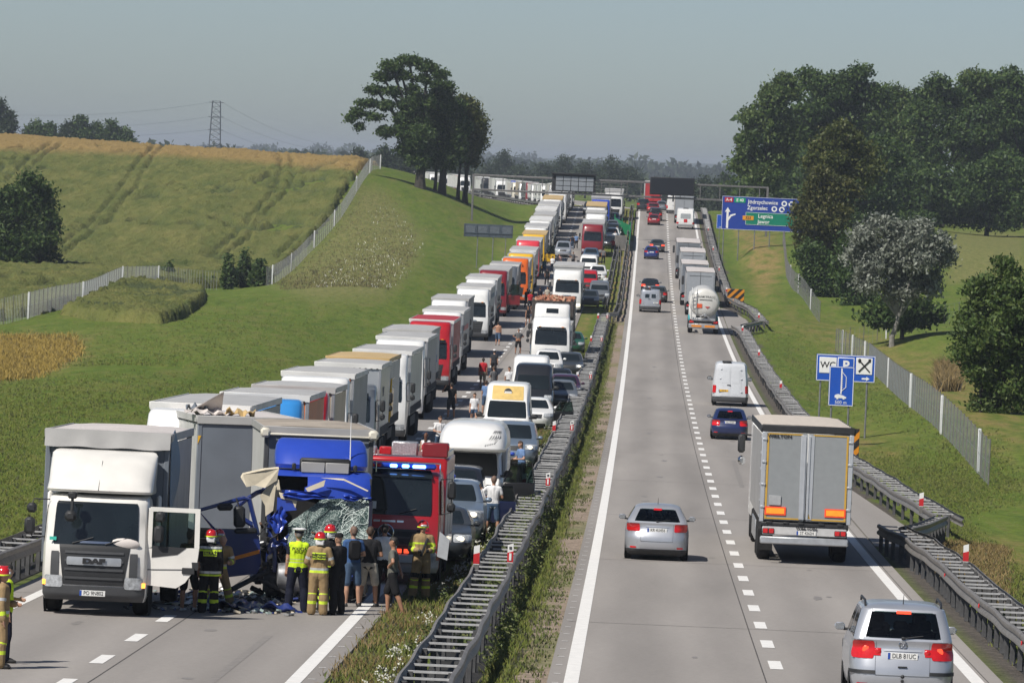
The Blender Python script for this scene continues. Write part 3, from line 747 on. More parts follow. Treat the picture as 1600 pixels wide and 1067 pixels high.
            for sg in (1, -1):
                s = MB(); lower.patch(s, .50, belt - .02, *sorted((sg * .858, sg * .8595)), .005, 1); s.build('tailgate_gap', PLAST, root)
                s = MB(); lower.patch(s, .32, .36, *sorted((sg * .76, sg * .82)), .012, 3); s.build('reflector', REDLENS, root)
    if front is not None:
        p = lower.P(0, .45); plate(root, (0, p.y - .012, .45), front, 0)
    return root, dict(lower=lower, gs=gs, belt=belt, hw=hw, f=f, b=b, H=H)
def open_door(root, x, y, z0, z1, length, ang, m, side=1, glass=True, wh=.45):
    """a car door swung outwards; hinge at its front edge (x, y)"""
    d = MB(); d.box((0, length / 2, (z0 + z1 - wh) / 2), (.06, length, z1 - wh - z0), .025)
    o = d.build('door', m, root, loc=(x, y, 0)); o.rotation_euler = (0, 0, ang * -side)
    fr = MB(); fr.tube([(0, .03, z1 - wh), (0, .28, z1 - .02), (0, length - .12, z1), (0, length - .02, z1 - wh)], .022, 6); fr.build('window_frame', PLAST, o)
    if glass:
        g = MB(); g.prism([(.06, z1 - wh), (.29, z1 - .04), (length - .13, z1 - .02), (length - .05, z1 - wh)], -.004, .004, 'x'); g.build('pane', GLASS, o)
    return o

# ------------------------------------------------------------------ vans, camper, caravan
VANS = {'sprinter': dict(L=5.6, W=1.93, H=2.45, nose=.95, belt=1.25), 'van_low': dict(L=4.9, W=1.90, H=1.97, nose=.95, belt=1.20), 'ducato': dict(L=5.6, W=2.02, H=2.50, nose=1.05, belt=1.30)}
def van(name, label, pos, rz, kind, m, group=None, front=None, rear=None, rearwin=False, detail=1, band=None, cat='van', rx=0.0, lit=False, H=None, dark_mirror=True):
    c = dict(VANS[kind]); L, W = c['L'], c['W']; H = H or c['H']; f, b, hw = -L / 2, L / 2, W / 2; belt = c['belt']
    root = thing(name, label, cat, pos, rz, group, rx)
    lv = [(.22, f + .15, b - .08, hw * .93, .16, .10), (.34, f + .03, b - .01, hw * .98, .20, .14), (.55, f, b, hw, .2, .14), (c['nose'] - .1, f + .08, b - .01, hw, .2, .13), (c['nose'] + .03, f + .25, b - .02, hw * .99, .2, .12), (belt, f + .80, b - .03, hw * .985, .18, .10)]
    wt = min(H - .30, belt + .72)
    for q in (.25, .5, .75, 1):
        lv.append((belt + (wt - belt) * q, f + .80 + .62 * q, b - .03 - .03 * q, hw * (.985 - .09 * q), .16, .10))
    ty = f + 1.42
    lv += [(H - .16, ty + (H - wt) * .75, b - .08, hw * .87, .16, .10), (H - .05, ty + (H - wt) * .75 + .2, b - .12, hw * .80, .16, .1), (H - .01, ty + (H - wt) * .75 + .5, b - .3, hw * .66, .16, .1), (H, ty + (H - wt) * .75 + .8, b - .5, hw * .5, .16, .1)]
    s = Shell(lv); mb = MB(); s.body(mb, [-.99999 + i * 2 / 44 for i in range(44)]); mb.build('body', m, root)
    w = MB(); s.patch(w, belt + .03, wt - .02, -.215, .215, .007, 12, rnd=.04); w.build('windscreen', GLASSD, root)
    for sg in (1, -1):
        w = MB(); s.patch(w, belt + .05, wt - .04, *sorted((sg * .27, sg * .38)), .007, 5, rnd=.06); w.build('side_window', GLASSD, root)
        h = MB(); s.patch(h, c['nose'] - .22, c['nose'] + .02, *sorted((sg * .15, sg * .27)), .008, 6, rnd=.2); h.build('headlight', HEADLIT if lit else HEADL, root)
        h = MB(); s.patch(h, .72, 1.12, *sorted((sg * .735, sg * .785)), .010, 4, rnd=.1); h.build('tail_light', REDLENS, root)
        mirror(root, sg * (hw + .14), f + 1.05, belt + .12, PLAST if dark_mirror else m, 1.5)
        for yy in (f + .95, b - 1.1): wheel(root, sg * (hw - .13), yy, .345, .22, detail=detail > 0)
        for yy in (f + .95, b - 1.1):
            a = MB(); a.lathe([(.001, 0), (.42, 0)], axis='x', n=18, c=(sg * (hw + .003), yy, .36)); a.build('wheel_arch', PLAST, root)
    g = MB(); s.patch(g, .62, c['nose'] - .1, -.13, .13, .009, 8, rnd=.1); g.build('grille', PLAST, root)
    k = MB(); s.patch(k, .23, .50, -.26, .26, .010, 16); k.build('bumper', DGREY, root)
    k = MB(); s.patch(k, .23, .52, .74, 1.26, .03, 14); k.build('bumper', DGREY, root)
    if rear is not None:
        for sg in (1, -1):
            d = MB(); s.patch(d, .56, H - .22, *sorted((sg * .992, sg * .845)), .012, 6, rnd=.03); dr = d.build('rear_door', m, root)
            d = MB(); s.patch(d, 1.25, H - .38, *sorted((sg * .975, sg * .865)), .019, 6, rnd=.06); d.build('window' if rearwin else 'door_panel', GLASSD if rearwin else m, dr)
            d = MB(); s.patch(d, .66, 1.13, *sorted((sg * .975, sg * .865)), .019, 6, rnd=.06); d.build('door_panel', m, dr)
            for zz in (.8, 1.5, 2.0): h = MB(); q = s.P(sg * .84, zz); h.box((q.x, q.y + .02, zz), (.10, .05, .05), .012); h.build('hinge', m, root)
        h = MB(); q = s.P(1, 1.15); h.box((.10, q.y + .03, 1.15), (.2, .03, .05), .012); h.build('door_handle', PLAST, root)
        q = s.P(1, .92); plate(root, (-.42, q.y + .03, .84), rear, PI, m=PLATEY if rear.startswith('y') else None) if not rear.startswith('y') else plate(root, (.38, q.y + .03, .84), rear[1:], PI, m=PLATEY)
        k = MB(); k.box((.25, b - .35, H + .04), (.5, .5, .10), .03); k.build('roof_vent', PLAST, root)
    if front is not None: plate(root, (0, f + .02, .52), front)
    if band is not None:
        k = MB(); s.patch(k, wt + .03, H - .14, -.19, .19, .010, 12, rnd=.02); bb = k.build('brow_panel', band, root)
    return root, s
# ------------------------------------------------------------------ lorries
TARPS = {}
def tarp(name, col, rough=.5):
    return mat('tarpaulin_' + name, col, rough=rough, var=.12, scale=1.3, bump=.25, bscale=2.5)
T_GREY = tarp('grey', (0.34, 0.335, 0.33)); T_LGREY = tarp('light_grey', (0.47, 0.465, 0.455)); T_WHITE = tarp('white', (0.66, 0.655, 0.64)); T_ROOF = tarp('roof_grey', (0.42, 0.415, 0.405)); T_DARK = tarp('dark', (0.10, 0.105, 0.11))
T_BEIGE = tarp('beige', (0.40, 0.33, 0.24)); T_RED = tarp('red', (0.40, 0.03, 0.035)); T_BLUEG = tarp('blue_grey', (0.10, 0.16, 0.24)); T_TAN = tarp('tan', (0.52, 0.37, 0.17)); T_SLATE = tarp('slate', (0.15, 0.17, 0.20)); T_PINK = tarp('pale', (0.60, 0.55, 0.52)); T_ORANGE = tarp('orange', (0.55, 0.13, 0.02)); T_SILVER = mat('brushed_panel', (0.45, 0.47, 0.49), rough=.35, metal=.45, var=.1, scale=1.0)
def cab(root, W, m, wz=(1.72, 2.55), top=2.75, roof='high', H=3.55, CL=2.2, detail=1, lit=False, grille=None, bumper=None, visor=True, plate_txt=None, mirrors=True, lights=None, defl=None, deflm=None, wide_glass=True):
    hw = W / 2
    lv = [(.30, .16, CL - .5, hw * .95, .18, .10), (.42, .05, CL - .4, hw * .99, .2, .12), (.85, 0, CL - .1, hw, .2, .12), (1.1, 0, CL, hw, .2, .12), (wz[0] - .06, .03, CL, hw, .2, .12)]
    for q in (.1, .4, .7, 1.0): lv.append((wz[0] + (wz[1] - wz[0]) * q, .05 + .20 * q, CL, hw * (1 - .035 * q), .2, .13))
    if roof == 'high':
        lv += [(top, .33, CL, hw * .955, .22, .13), (top + (H - top) * .5, .42, CL, hw * .945, .24, .14), (H - .14, .60, CL, hw * .93, .26, .15), (H - .04, .74, CL, hw * .90, .26, .15), (H, 1.0, CL - .05, hw * .82, .26, .12)]
    else:
        lv += [(top - .10, .33, CL, hw * .955, .22, .13), (top - .03, .48, CL - .02, hw * .92, .24, .13), (top, .8, CL - .1, hw * .8, .24, .1)]
    s = Shell(lv); mb = MB(); s.body(mb, [-.99999 + i * 2 / 40 for i in range(40)]); body = mb.build('cab', m, root)
    w = MB(); s.patch(w, wz[0], wz[1] + .04, -.212, .212, .008, 12, rnd=.03); w.build('windscreen', GLASSD, root)
    g = MB(); s.patch(g, .62, 1.42, -.15, .15, .010, 10, taper=-.18); gr = g.build('grille', grille or PLAST, root)
    if detail:
        for k in range(4):
            z = .74 + k * .17; g = MB(); s.patch(g, z, z + .05, -.145, .145, .03, 8); g.build('grille_bar', DGREY, gr)
    k = MB(); s.patch(k, .31, .60, -.27, .27, .014, 16); k.build('bumper', bumper or DGREY, root)
    for sg in (1, -1):
        h = MB(); s.patch(h, .56, .80, *sorted((sg * .155, sg * .245)), .022, 6, rnd=.2); h.build('headlight', HEADLIT if lit else (lights or HEADL), root)
        w = MB(); s.patch(w, wz[0] + .03, wz[1] - .05, *sorted((sg * .285, sg * .47)), .008, 6, rnd=.05); w.build('side_window', GLASSD, root)
        if mirrors:
            x = sg * (hw + .22); q = MB(); q.box((x, .34, wz[0] + .62), (.20, .12, .42), .05); q.box((x, .34, wz[0] + .22), (.20, .12, .22), .05)
            q.tube([(sg * hw * .96, .40, wz[1] - .02), (x, .36, wz[1]), (x, .34, wz[0] + .1), (sg * hw, .40, wz[0] + .05)], .018, 5); q.build('mirror', PLAST, root)
        wheel(root, sg * (hw - .17), 1.30, .50, .30, 'truck', detail=detail > 0)
        if detail:
            for zz in (.45, .80): st = MB(); st.box((sg * (hw - .10), .95, zz), (.2, .5, .09), .02); st.build('step', PLAST, root)
            a = MB(); a.lathe([(.001, 0), (.60, 0)], axis='x', n=18, c=(sg * (hw + .004), 1.30, .52)); a.build('wheel_arch', PLAST, root)
    if visor:
        v = MB(); s.patch(v, wz[1] + .03, wz[1] + .20, -.20, .20, .09, 10); v.build('sun_visor', GLASSD if roof == 'high' else PLAST, root)
    ch = MB(); ch.box((0, CL / 2, .62), (W * .7, CL * .9, .40), .05); ch.build('chassis', CHASS, root)
    if detail:
        for x0 in (-.55, .25): wi = MB(); a = s.P(x0 / hw * .22, wz[0] + .03); b = s.P((x0 + .5) / hw * .22, wz[0] + .16); wi.tube([a + Vector((0, -.03, 0)), b + Vector((0, -.03, 0))], .012, 4); wi.build('wiper', PLAST, root)
    if detail:
        q = MB(); s.patch(q, 1.455, 1.50, -.075, .075, .02, 6); q.build('badge_bar', CHROME, root)
        for x in (-.16, .16): p = s.P(x, wz[1] + .24); q = MB(); q.box((p.x, p.y - .02, p.z), (.16, .06, .05), .01); q.build('marker_lamp', AMBER, root)
    if plate_txt is not None: plate(root, (0, -.035, .46), plate_txt)
    if defl:
        # roof wind deflector: wedge with rounded corners between cab roof and body top
        z0, z1, y0, y1, ww = defl
        dl = [(z0, y0, y1, ww, .2, .22), (z0 + .05, y0 - .04, y1, ww * 1.01, .24, .22)]
        for q in (.25, .5, .75, .9): dl.append((z0 + (z1 - z0) * q, y0 + (y1 - y0) * .62 * q ** 1.4, y1, ww * (1 + .02 * q), .30, .22))
        dl += [(z1 - .02, y0 + (y1 - y0) * .70, y1, ww * .97, .3, .2), (z1, y0 + (y1 - y0) * .82, y1, ww * .9, .3, .15)]
        ds = Shell(dl); d = MB(); ds.body(d, [-.99999 + i * 2 / 40 for i in range(40)]); d.build('wind_deflector', deflm or m, root)
        return s, ds
    return s, None
def sheet(P, nu, nv, name, m, parent, thick=.03, nrm=(0, 0, 1)):
    """gridded fabric panel with thickness; P(u,v) -> point"""
    vs = [P(i / nu, j / nv) for j in range(nv + 1) for i in range(nu + 1)]; n = nu + 1; k = len(vs)
    nn = Vector(nrm) * thick; vs2 = [Vector(v) - nn for v in vs]; fs = []
    for j in range(nv):
        for i in range(nu):
            q = (j * n + i, j * n + i + 1, (j + 1) * n + i + 1, (j + 1) * n + i); fs.append(q); fs.append(tuple(a + k for a in q[::-1]))
    edge = [i for i in range(n)] + [j * n + nu for j in range(1, nv + 1)] + [nv * n + i for i in range(nu - 1, -1, -1)] + [j * n for j in range(nv - 1, 0, -1)]
    for a, b in zip(edge, edge[1:] + edge[:1]): fs.append((a, b, b + k, a + k))
    mb = MB(); mb.add(vs + vs2, fs); return mb.build(name, m, parent, angle=50)
def trailer(root, y0, L, W, H, side, roof=None, front=None, floor=1.15, detail=1, hem=None, rear=False, wheels=3, seed=0, sag=.03, frame=None, yaw=0.0, sill=None, ribs=True, wheel_y=None, closed=False):
    r = random.Random(seed); hw = W / 2; roof = roof or T_ROOF; front = front or side; frame = frame or ALU; hem = hem or (T_WHITE if seed % 3 else roof)
    ph = r.random() * 6
    nb = 14 if detail else 4
    for sg in (1, -1):
        sheet(lambda u, v: (sg * (hw + .012 * math.sin(u * 40 + ph) * math.sin(v * PI) + .008 * math.sin(u * 97 + v * 5)), y0 + .10 + u * (L - .2), floor + .12 + v * (H - floor - .30)), nb * 3 if detail else 4, 4 if detail else 1, 'side_curtain', side, root, .02, (sg, 0, 0))
    sheet(lambda u, v: ((u - .5) * (W + .02), y0 + v * L, H + .05 - sag * math.sin(v * PI * 7 + ph) ** 2 * math.sin(u * PI) - .05 * (2 * u - 1) ** 4), 6 if detail else 2, 28 if detail else 6, 'roof', roof, root, .05)
    f = MB(); f.box((0, y0 + .03, (floor + H - .05) / 2), (W - .16, .06, H - .08 - floor), .0); f.build('front_wall', front, root)
    fr = MB()
    for sg in (1, -1):
        for yy in (y0 + .03, y0 + L - .03): fr.box((sg * (hw - .05), yy, (floor + H) / 2), (.11, .10, H - floor + .02), .015)
        fr.box((sg * (hw - .02), y0 + L / 2, floor + .03), (.06, L - .2, .16), .01)
    fr.box((0, y0 + .02, H - .02), (W - .2, .10, .09), .01); fr.build('frame', frame, root)
    # hem of the roof sheet hanging over the front edge and the sides
    hm = MB(); hm.box((0, y0 - .035, H - .075), (W + .05, .03, .20), .01)
    for sg in (1, -1): hm.box((sg * (hw + .03), y0 + L / 2, H - .06), (.03, L, .17), .01)
    hm.build('roof_hem', hem, root)
    if detail and ribs:
        n = MB()
        for k in range(11): n.box((-hw + .15 + k * (W - .3) / 10, y0 - .055, H - .155), (.07, .012, .025), .0)
        tag(n.build('hem_buckles', PLAST, root), kind='stuff')
        for sg in (1,):
            st = MB()
            for k in range(22): st.box((sg * (hw + .035), y0 + .4 + k * (L - .8) / 21, floor + .16), (.02, .05, .34), .0)
            tag(st.build('curtain_straps', T_DARK, root), kind='stuff')
    ch = MB()
    for sg in (1, -1): ch.box((sg * .45, y0 + L / 2 + .4, floor - .17), (.16, L - 1.2, .26), .02)
    ch.box((0, y0 + L / 2, floor - .03), (W - .1, L - .1, .05), .0)
    for sg in (1, -1): ch.box((sg * (hw - .06), y0 + L * .42, floor - .38), (.05, L * .42, .42), .015)
    ch.build('chassis', CHASS, root)
    wy = wheel_y or [y0 + L - 1.6 - 1.31 * k for k in range(wheels)]
    for yy in wy:
        for sg in (1, -1): wheel(root, sg * (hw - .19), yy, .50, .34, 'truck', detail=detail > 0)
    if rear or closed:
        yb = y0 + L
        for sg in (1, -1):
            d = MB(); d.box((sg * hw * .47, yb + .03, (floor + H) / 2), (W * .455, .05, H - floor - .16), .008); d.build('rear_door', roof if not rear else front, root)
    return hw
def semi(name, label, d, o, cabm, side, roof=None, front=None, cabroof='high', H=3.78, W=2.46, detail=1, group=None, seed=0, L=12.2, cab_kw=None, tr_kw=None, yaw=0.0, cat='lorry', rev=False, gap=.45, cabH=3.5):
    rz = -math.atan(hd(d)) + yaw
    p = pitch(d + 8)
    root = thing(name, label, cat, road(o, d, .0), rz, group, p)
    kw = dict(detail=detail); kw.update(cab_kw or {}); kw.setdefault('H', cabH)
    cs = cab(root, W - .02, cabm, roof=cabroof, **kw)
    kt = dict(detail=detail, seed=seed); kt.update(tr_kw or {})
    trailer(root, 2.2 + gap, L, W, H, side, roof, front, **kt)
    return root, cs
# ------------------------------------------------------------------ the crash in front of the queue
def rzr(d): return -math.atan(hd(d))
# --- white box lorry with its door open
def box_lorry():
    d, o = 116.2, -9.86
    t = thing('box_lorry', 'white curtain-sided box lorry with roof deflector and open driver door, nearest on the left carriageway', 'lorry', road(o, d), rzr(d) + R(.3), None, pitch(d))
    WC = paint('lorry_white', (0.72, 0.70, 0.66))
    s, ds = cab(t, 2.12, WC, wz=(1.42, 2.24), top=2.44, roof='flat', CL=1.75, detail=2, visor=False, grille=PLAST, plate_txt='PO 9N802', mirrors=False, lights=HEADL, defl=(2.47, 3.30, .30, 2.0, 1.06))
    for x in (.0,):
        l = MB(); l.tube([ds.P(.25 * x, 2.52) + Vector((0, -.012, 0)), ds.P(.25 * x * .9, 3.1) + Vector((0, -.012, 0))], .006, 4); l.build('deflector_seam', DGREY, t)
    g = MB(); s.patch(g, 1.02, 1.18, -.135, .135, .035, 10, rnd=.05); bar = g.build('grille_badge_bar', ALU, t)
    text('lettering', 'DAF', .135, INK, bar, (0, -.058, 1.10), sx=1.75, bold=.012, ext=.006)
    for sg in (1, -1):
        k = MB(); s.patch(k, .74, 1.28, *sorted((sg * .175, sg * .215)), .02, 3, rnd=.1); k.build('air_vent', DGREY, t)
        k = MB(); s.patch(k, .60, .70, *sorted((sg * .238, sg * .262)), .03, 3); k.build('indicator', AMBLIT, t)
        k = MB(); k.box((sg * 1.12, 1.86, 1.55), (.10, .14, 1.75), .04); k.build('side_fairing', WC, t)
    m = MB()
    m.box((-1.33, .30, 2.12), (.20, .12, .20), .05); m.box((-1.36, .30, 1.76), (.22, .12, .34), .06)
    m.tube([(-.98, .42, 2.30), (-1.30, .34, 2.30), (-1.33, .30, 2.2)], .014, 5); m.tube([(-1.36, .30, 1.62), (-1.30, .34, 1.54), (-1.0, .42, 1.54)], .014, 5); m.build('mirror', PLAST, t)
    m = MB(); m.box((-.48, -.10, 2.42), (.18, .16, .14), .03); m.tube([(-.48, -.10, 2.38), (-.48, -.14, 2.10)], .03, 6); m.box((-.5, -.14, 2.0), (.24, .14, .22), .06); m.build('front_mirror', PLAST, t)
    m = MB(); p = s.P(-.15, 1.50); m.box((p.x - .25, p.y - .01, 1.53), (.14, .01, .07)); m.build('windscreen_sticker', mat('green_sticker', (.05, .5, .4)), t)
    dash = MB(); dash.ball((.55, .12, 1.47), (.36, .06, .12), 12); dash.build('paper_on_dash', T_PINK, t)
    # body
    trailer(t, 2.05, 6.2, 2.54, 3.66, T_GREY, T_PINK, T_SLATE, floor=1.0, detail=1, hem=T_GREY, wheels=1, seed=3, ribs=False, wheel_y=[6.2], frame=T_SLATE)
    fl = MB(); fl.add([(-1.28, 2.0, 3.70), (1.28, 2.0, 3.70), (1.29, 1.93, 3.38), (-1.29, 1.93, 3.36)], [(0, 1, 2, 3)]); 
    sheet(lambda u, v: ((u - .5) * 2.58, 2.0 - .09 * v - .015 * math.sin(u * 23) * v, 3.70 - .36 * v - .012 * math.sin(u * 17) * v), 30, 4, 'front_flap', T_GREY, t, .015, (0, 1, 0))
    # torn side curtain behind the cab
    sheet(lambda u, v: (1.30 + .12 * math.sin(v * 5) * u + .05 * v, 2.1 + u * .9, 3.6 - 2.4 * v + .15 * u), 8, 14, 'torn_curtain', T_BLUEG, t, .012, (1, 0, 0))
    # open door
    dr = MB(); H0, H1, WS = .62, 2.22, 1.45
    dr.prism([(0, .66), (.62, .62), (.80, .74), (1.02, 1.06), (1.06, WS), (0, WS - .05)], -.035, .035)
    dr.prism([(0, WS - .05), (.09, WS - .02), (.09, H1), (.0, H1)], -.03, .03); dr.prism([(.96, WS), (1.06, WS), (1.05, H1), (.95, H1)], -.03, .03); dr.prism([(.0, H1 - .07), (1.05, H1 - .07), (1.05, H1 + .02), (.04, H1 + .02)], -.031, .031)
    dro = dr.build('driver_door', WC, t, loc=(1.04, .36, 0), smooth=False); dro.rotation_euler = (0, 0, R(-4))
    gl = MB(); gl.prism([(.08, WS - .06), (.97, WS), (.96, H1 - .06), (.08, H1 - .06)], -.006, .006); gl.build('pane', GLASSC, dro)
    bl = MB(); bl.prism([(.10, 1.22), (.62, 1.30), (.80, 1.44), (.10, 1.46)], -.045, -.036); bl.prism([(.94, 1.0), (1.05, 1.0), (1.06, 1.16), (.92, 1.16)], -.045, -.036); bl.build('door_trim', PLAST, dro)
    mm = MB(); mm.box((.26, -.16, 2.05), (.20, .12, .22), .05); mm.box((.24, -.16, 1.70), (.20, .12, .34), .05); mm.build('mirror', PLAST, dro)
    hd_ = MB(); hd_.box((.86, -.05, .98), (.26, .03, .13), .012); hd_.build('door_handle', PLAST, dro)
    st = MB(); st.prism([(0, .96), (1.0, 1.0), (1.0, 1.02), (0, .98)], -.042, -.036); st.build('door_stripe', DGREY, dro)
    return t
box_lorry()

# --- blue lorry with the crushed cab
def wreck():
    d, o = 125.3, -5.80
    r_ = random.Random(5)
    t = thing('crashed_lorry', 'blue lorry with its cab front torn open and windscreen shattered', 'lorry', road(o, d), rzr(d) + R(6.0), None, pitch(d))
    HW = 1.12
    # box body behind
    trailer(t, 2.45, 7.0, 2.42, 3.70, T_LGREY, mat('dirty_roof_sheet', (0.36, 0.31, 0.25), var=.35, scale=1.2), T_SLATE, floor=1.0, detail=1, hem=T_GREY, wheels=1, seed=9, ribs=False, wheel_y=[7.6], frame=DGREY)
    b = MB(); b.box((0, 2.34, 3.55), (2.3, .05, .05), .015); b.box((-1.2, 2.33, 3.58), (.22, .12, .22), .05); b.box((1.2, 2.33, 3.60), (.22, .12, .22), .05); b.build('roof_trim', CREAM, t)
    # surviving parts of the cab
    lv = [(2.20, .02, 2.1, HW, .2, .14), (2.5, .10, 2.1, HW, .2, .16), (2.70, .28, 2.1, HW * .99, .22, .16), (2.80, .50, 2.1, HW * .96, .22, .12), (2.83, .9, 2.0, HW * .88, .22, .1)]
    s = Shell(lv); rf = MB(); s.body(rf, [-.99999 + i * 2 / 48 for i in range(48)], z0=2.70)
    s.patch(rf, 2.24, 2.71, lambda z: -.105 if z < 2.3 else (-.09 if z < 2.5 else -.075), .25, 0, 14); s.patch(rf, 2.20, 2.40, -.205, -.15, .0, 3); rf.build('cab_roof', BLUE, t)
    sd = MB(); lo = Shell([(.55, .35, 2.1, HW, .1, .05), (1.2, .25, 2.1, HW, .12, .06), (2.22, .05, 2.1, HW, .16, .1)])
    lo.patch(sd, .8, 2.22, .255, .75, 0, 8); lo.patch(sd, .55, 2.22, .22, .27, .01, 3); lo.patch(sd, 1.5, 2.22, -.75, -.45, 0, 6); lo.patch(sd, .7, 2.22, .75, 1.25, 0, 8); sd.build('cab_side', DBLUE, t)
    # wind deflector with its lamp box
    dl = [(2.86, .58, 1.9, .98, .25, .22), (2.95, .56, 1.9, 1.02, .28, .22), (3.15, .72, 1.9, 1.02, .30, .22), (3.35, .98, 1.9, .99, .32, .2), (3.46, 1.2, 1.9, .94, .32, .18), (3.50, 1.4, 1.85, .86, .3, .12)]
    ds = Shell(dl); q = MB(); ds.body(q, [-.99999 + i * 2 / 48 for i in range(48)]); df = q.build('wind_deflector', BLUE, t)
    q = MB(); q.box((.06, .52, 2.94), (1.12, .10, .34), .10); q.build('lamp_box', PLAST, df)
    for x in (-.205, .325): q = MB(); q.box((x, .455, 2.90), (.515, .03, .23), .03); q.build('lamp_pane', T_GREY, df)
    for x in (-.62, .72): q = MB(); q.box((x, .52, 2.90), (.09, .06, .16), .02); q.build('bracket', PLAST, df)
    q = MB(); q.tube([(.62, .75, 2.85), (.60, .80, 4.05)], [.016, .006], 6); q.build('aerial', WPRINT, t)
    # hollow of the cab: solid boxes with its shade painted in as near-black
    q = MB(); q.box((0, 1.25, 1.55), (2.0, 1.2, 1.7), .06); q.box((.15, .62, 1.35), (1.7, .3, .5), .1); q.box((0, 1.3, 2.45), (2.0, .9, .5), .05); q.build('cab_interior', mat('hollow_shade_black', (0.010, 0.010, 0.011), rough=.9, var=.4), t)
    # shattered windscreen, hanging out of its frame
    shat = mat('shattered_glass', (0.10, 0.17, 0.155), rough=.35, var=.5, scale=9, bump=.7, bscale=60)
    if True:
        m = shat; N = m.node_tree.nodes; L = m.node_tree.links; bb = N['Principled BSDF']
        vo = N.new('ShaderNodeTexVoronoi'); vo.feature = 'DISTANCE_TO_EDGE'; vo.inputs['Scale'].default_value = 24
        tc = N.new('ShaderNodeTexCoord'); ns = N.new('ShaderNodeTexNoise'); ns.inputs['Scale'].default_value = 3.0
        L.new(tc.outputs['Object'], ns.inputs['Vector']); ad = N.new('ShaderNodeMix'); ad.data_type = 'RGBA'; ad.inputs[0].default_value = .3; L.new(tc.outputs['Object'], ad.inputs[6]); L.new(ns.outputs[1], ad.inputs[7]); L.new(ad.outputs[2], vo.inputs['Vector'])
        rp = N.new('ShaderNodeValToRGB'); e = rp.color_ramp.elements; e[0].position = 0; e[0].color = (.62, .72, .68, 1); e[1].position = .045; e[1].color = (.03, .065, .06, 1); L.new(vo.outputs[0], rp.inputs[0]); L.new(rp.outputs[0], bb.inputs['Base Color'])
    def ws(u, v):
        x = -.72 + 1.74 * u; z = 2.20 + .10 * u - (.80 + .08 * u) * v
        y = .02 - .14 * v - .05 * math.sin(v * PI) * math.sin(u * 5 + 1) + .02 * math.sin(u * 21 + v * 9) - .12 * max(0, v - .7)
        c_ = .42 + .08 * math.sin(v * 7)
        if u < c_: z = z - (c_ - u) * 1.25 * (1 - v) ** 1.2
        return (x, y, z)
    sheet(ws, 34, 14, 'windscreen', shat, t, .012, (0, -1, 0))
    sheet(lambda u, v: (-.72 + 1.5 * u, -.12 - .14 * v - .03 * math.sin(u * 15), 1.44 + .05 * math.sin(u * 9) - .22 * v), 26, 4, 'windscreen_fold', shat, t, .012, (0, -1, .3))
    ck = MB()
    for k in range(60):
        u = r_.uniform(.5, 1); v = r_.uniform(.05, .95); P_ = [Vector(ws(u, v)) + Vector((0, -.012, 0))]
        a = r_.uniform(0, 6.28)
        for j in range(5): a += r_.uniform(-.7, .7); u = min(1, max(.35, u + .05 * math.cos(a))); v = min(1, max(0, v + .09 * math.sin(a))); P_.append(Vector(ws(u, v)) + Vector((0, -.012, 0)))
        ck.tube(P_, .0055, 3)
    tag(ck.build('glass_cracks', mat('crack_white', (.62, .70, .67)), t), kind='stuff')
    for k, (x, y, z, sx, sz_) in enumerate(((-.30, -.10, 2.30, 1.1, .22), (.75, -.06, 2.28, .6, .16), (-.9, -.12, 1.25, .45, .55), (.9, -.10, 1.1, .45, .5), (.1, -.16, .62, 1.3, .3), (-.95, -.2, 1.75, .35, .6), (.55, -.22, 1.05, .7, .35), (-.45, -.25, .55, .7, .4))):
        sheet(lambda u, v: (x + (u - .5) * sx + .03 * math.sin(v * 9 + k), y - .04 * abs(math.sin(u * 11 + k)) * (.3 + v) + .03 * math.sin(v * 14 + u * 6), z + (v - .5) * sz_ * (.6 + .4 * math.sin(u * 5 + k)) + .012 * math.sin(u * 13)), 22, 8, 'crumpled_skin', [BLUE, BLUE, DBLUE, PLAST, DBLUE, BLUE, ALU, PLAST][k], t, .012, (0, -1, 0))
    for k in range(16):
        x = r_.uniform(-1.1, .9); z = r_.uniform(.9, 1.9); q = MB(); q.tube([(x, -.05, z), (x + r_.uniform(-.15, .15), -.2, z - r_.uniform(.1, .3)), (x + r_.uniform(-.25, .25), -.18, z - r_.uniform(.3, .7))], .009, 4); q.build('hanging_cable', PLAST, t)
    # torn insulation and skin at the left corner
    def shard(name, pts, m, th=.03):
        n = len(pts); vs = [Vector(p) for p in pts]; c = sum(vs, Vector()) / n; nr = (vs[1] - vs[0]).cross(vs[2] - vs[0]).normalized() * th
        mb = MB(); V = vs + [v + nr for v in vs]; mb.add(V, [tuple(range(n)), tuple(range(n, 2 * n))[::-1]] + [(i, i + n, (i + 1) % n + n, (i + 1) % n) for i in range(n)]); return mb.build(name, m, t, smooth=False)
    CRM = mat('cream_liner', (0.62, 0.55, 0.42), rough=.8, var=.15, scale=5)
    shard('torn_panel', [(-.98, .05, 2.90), (-1.30, -.05, 2.86), (-1.76, -.12, 2.74), (-1.80, -.15, 2.66), (-1.68, -.22, 2.48), (-1.50, -.10, 2.52), (-1.28, -.12, 2.47), (-1.02, 0, 2.64)], CRM, .05)
    shard('torn_panel', [(-1.12, -.02, 2.60), (-1.02, -.04, 2.48), (-1.06, -.06, 1.95), (-1.22, -.06, 1.82), (-1.24, -.05, 2.05), (-1.36, -.05, 2.25)], CRM, .04)
    shard('torn_panel', [(-1.16, .0, 2.75), (-.96, .0, 2.62), (-.92, -.02, 2.40), (-1.20, -.02, 2.42)], CRM, .04)
    shard('torn_skin', [(-.98, -.02, 2.24), (-.62, -.05, 2.20), (-.55, -.05, 1.98), (-.98, -.03, 1.92)], BLUE, .03)
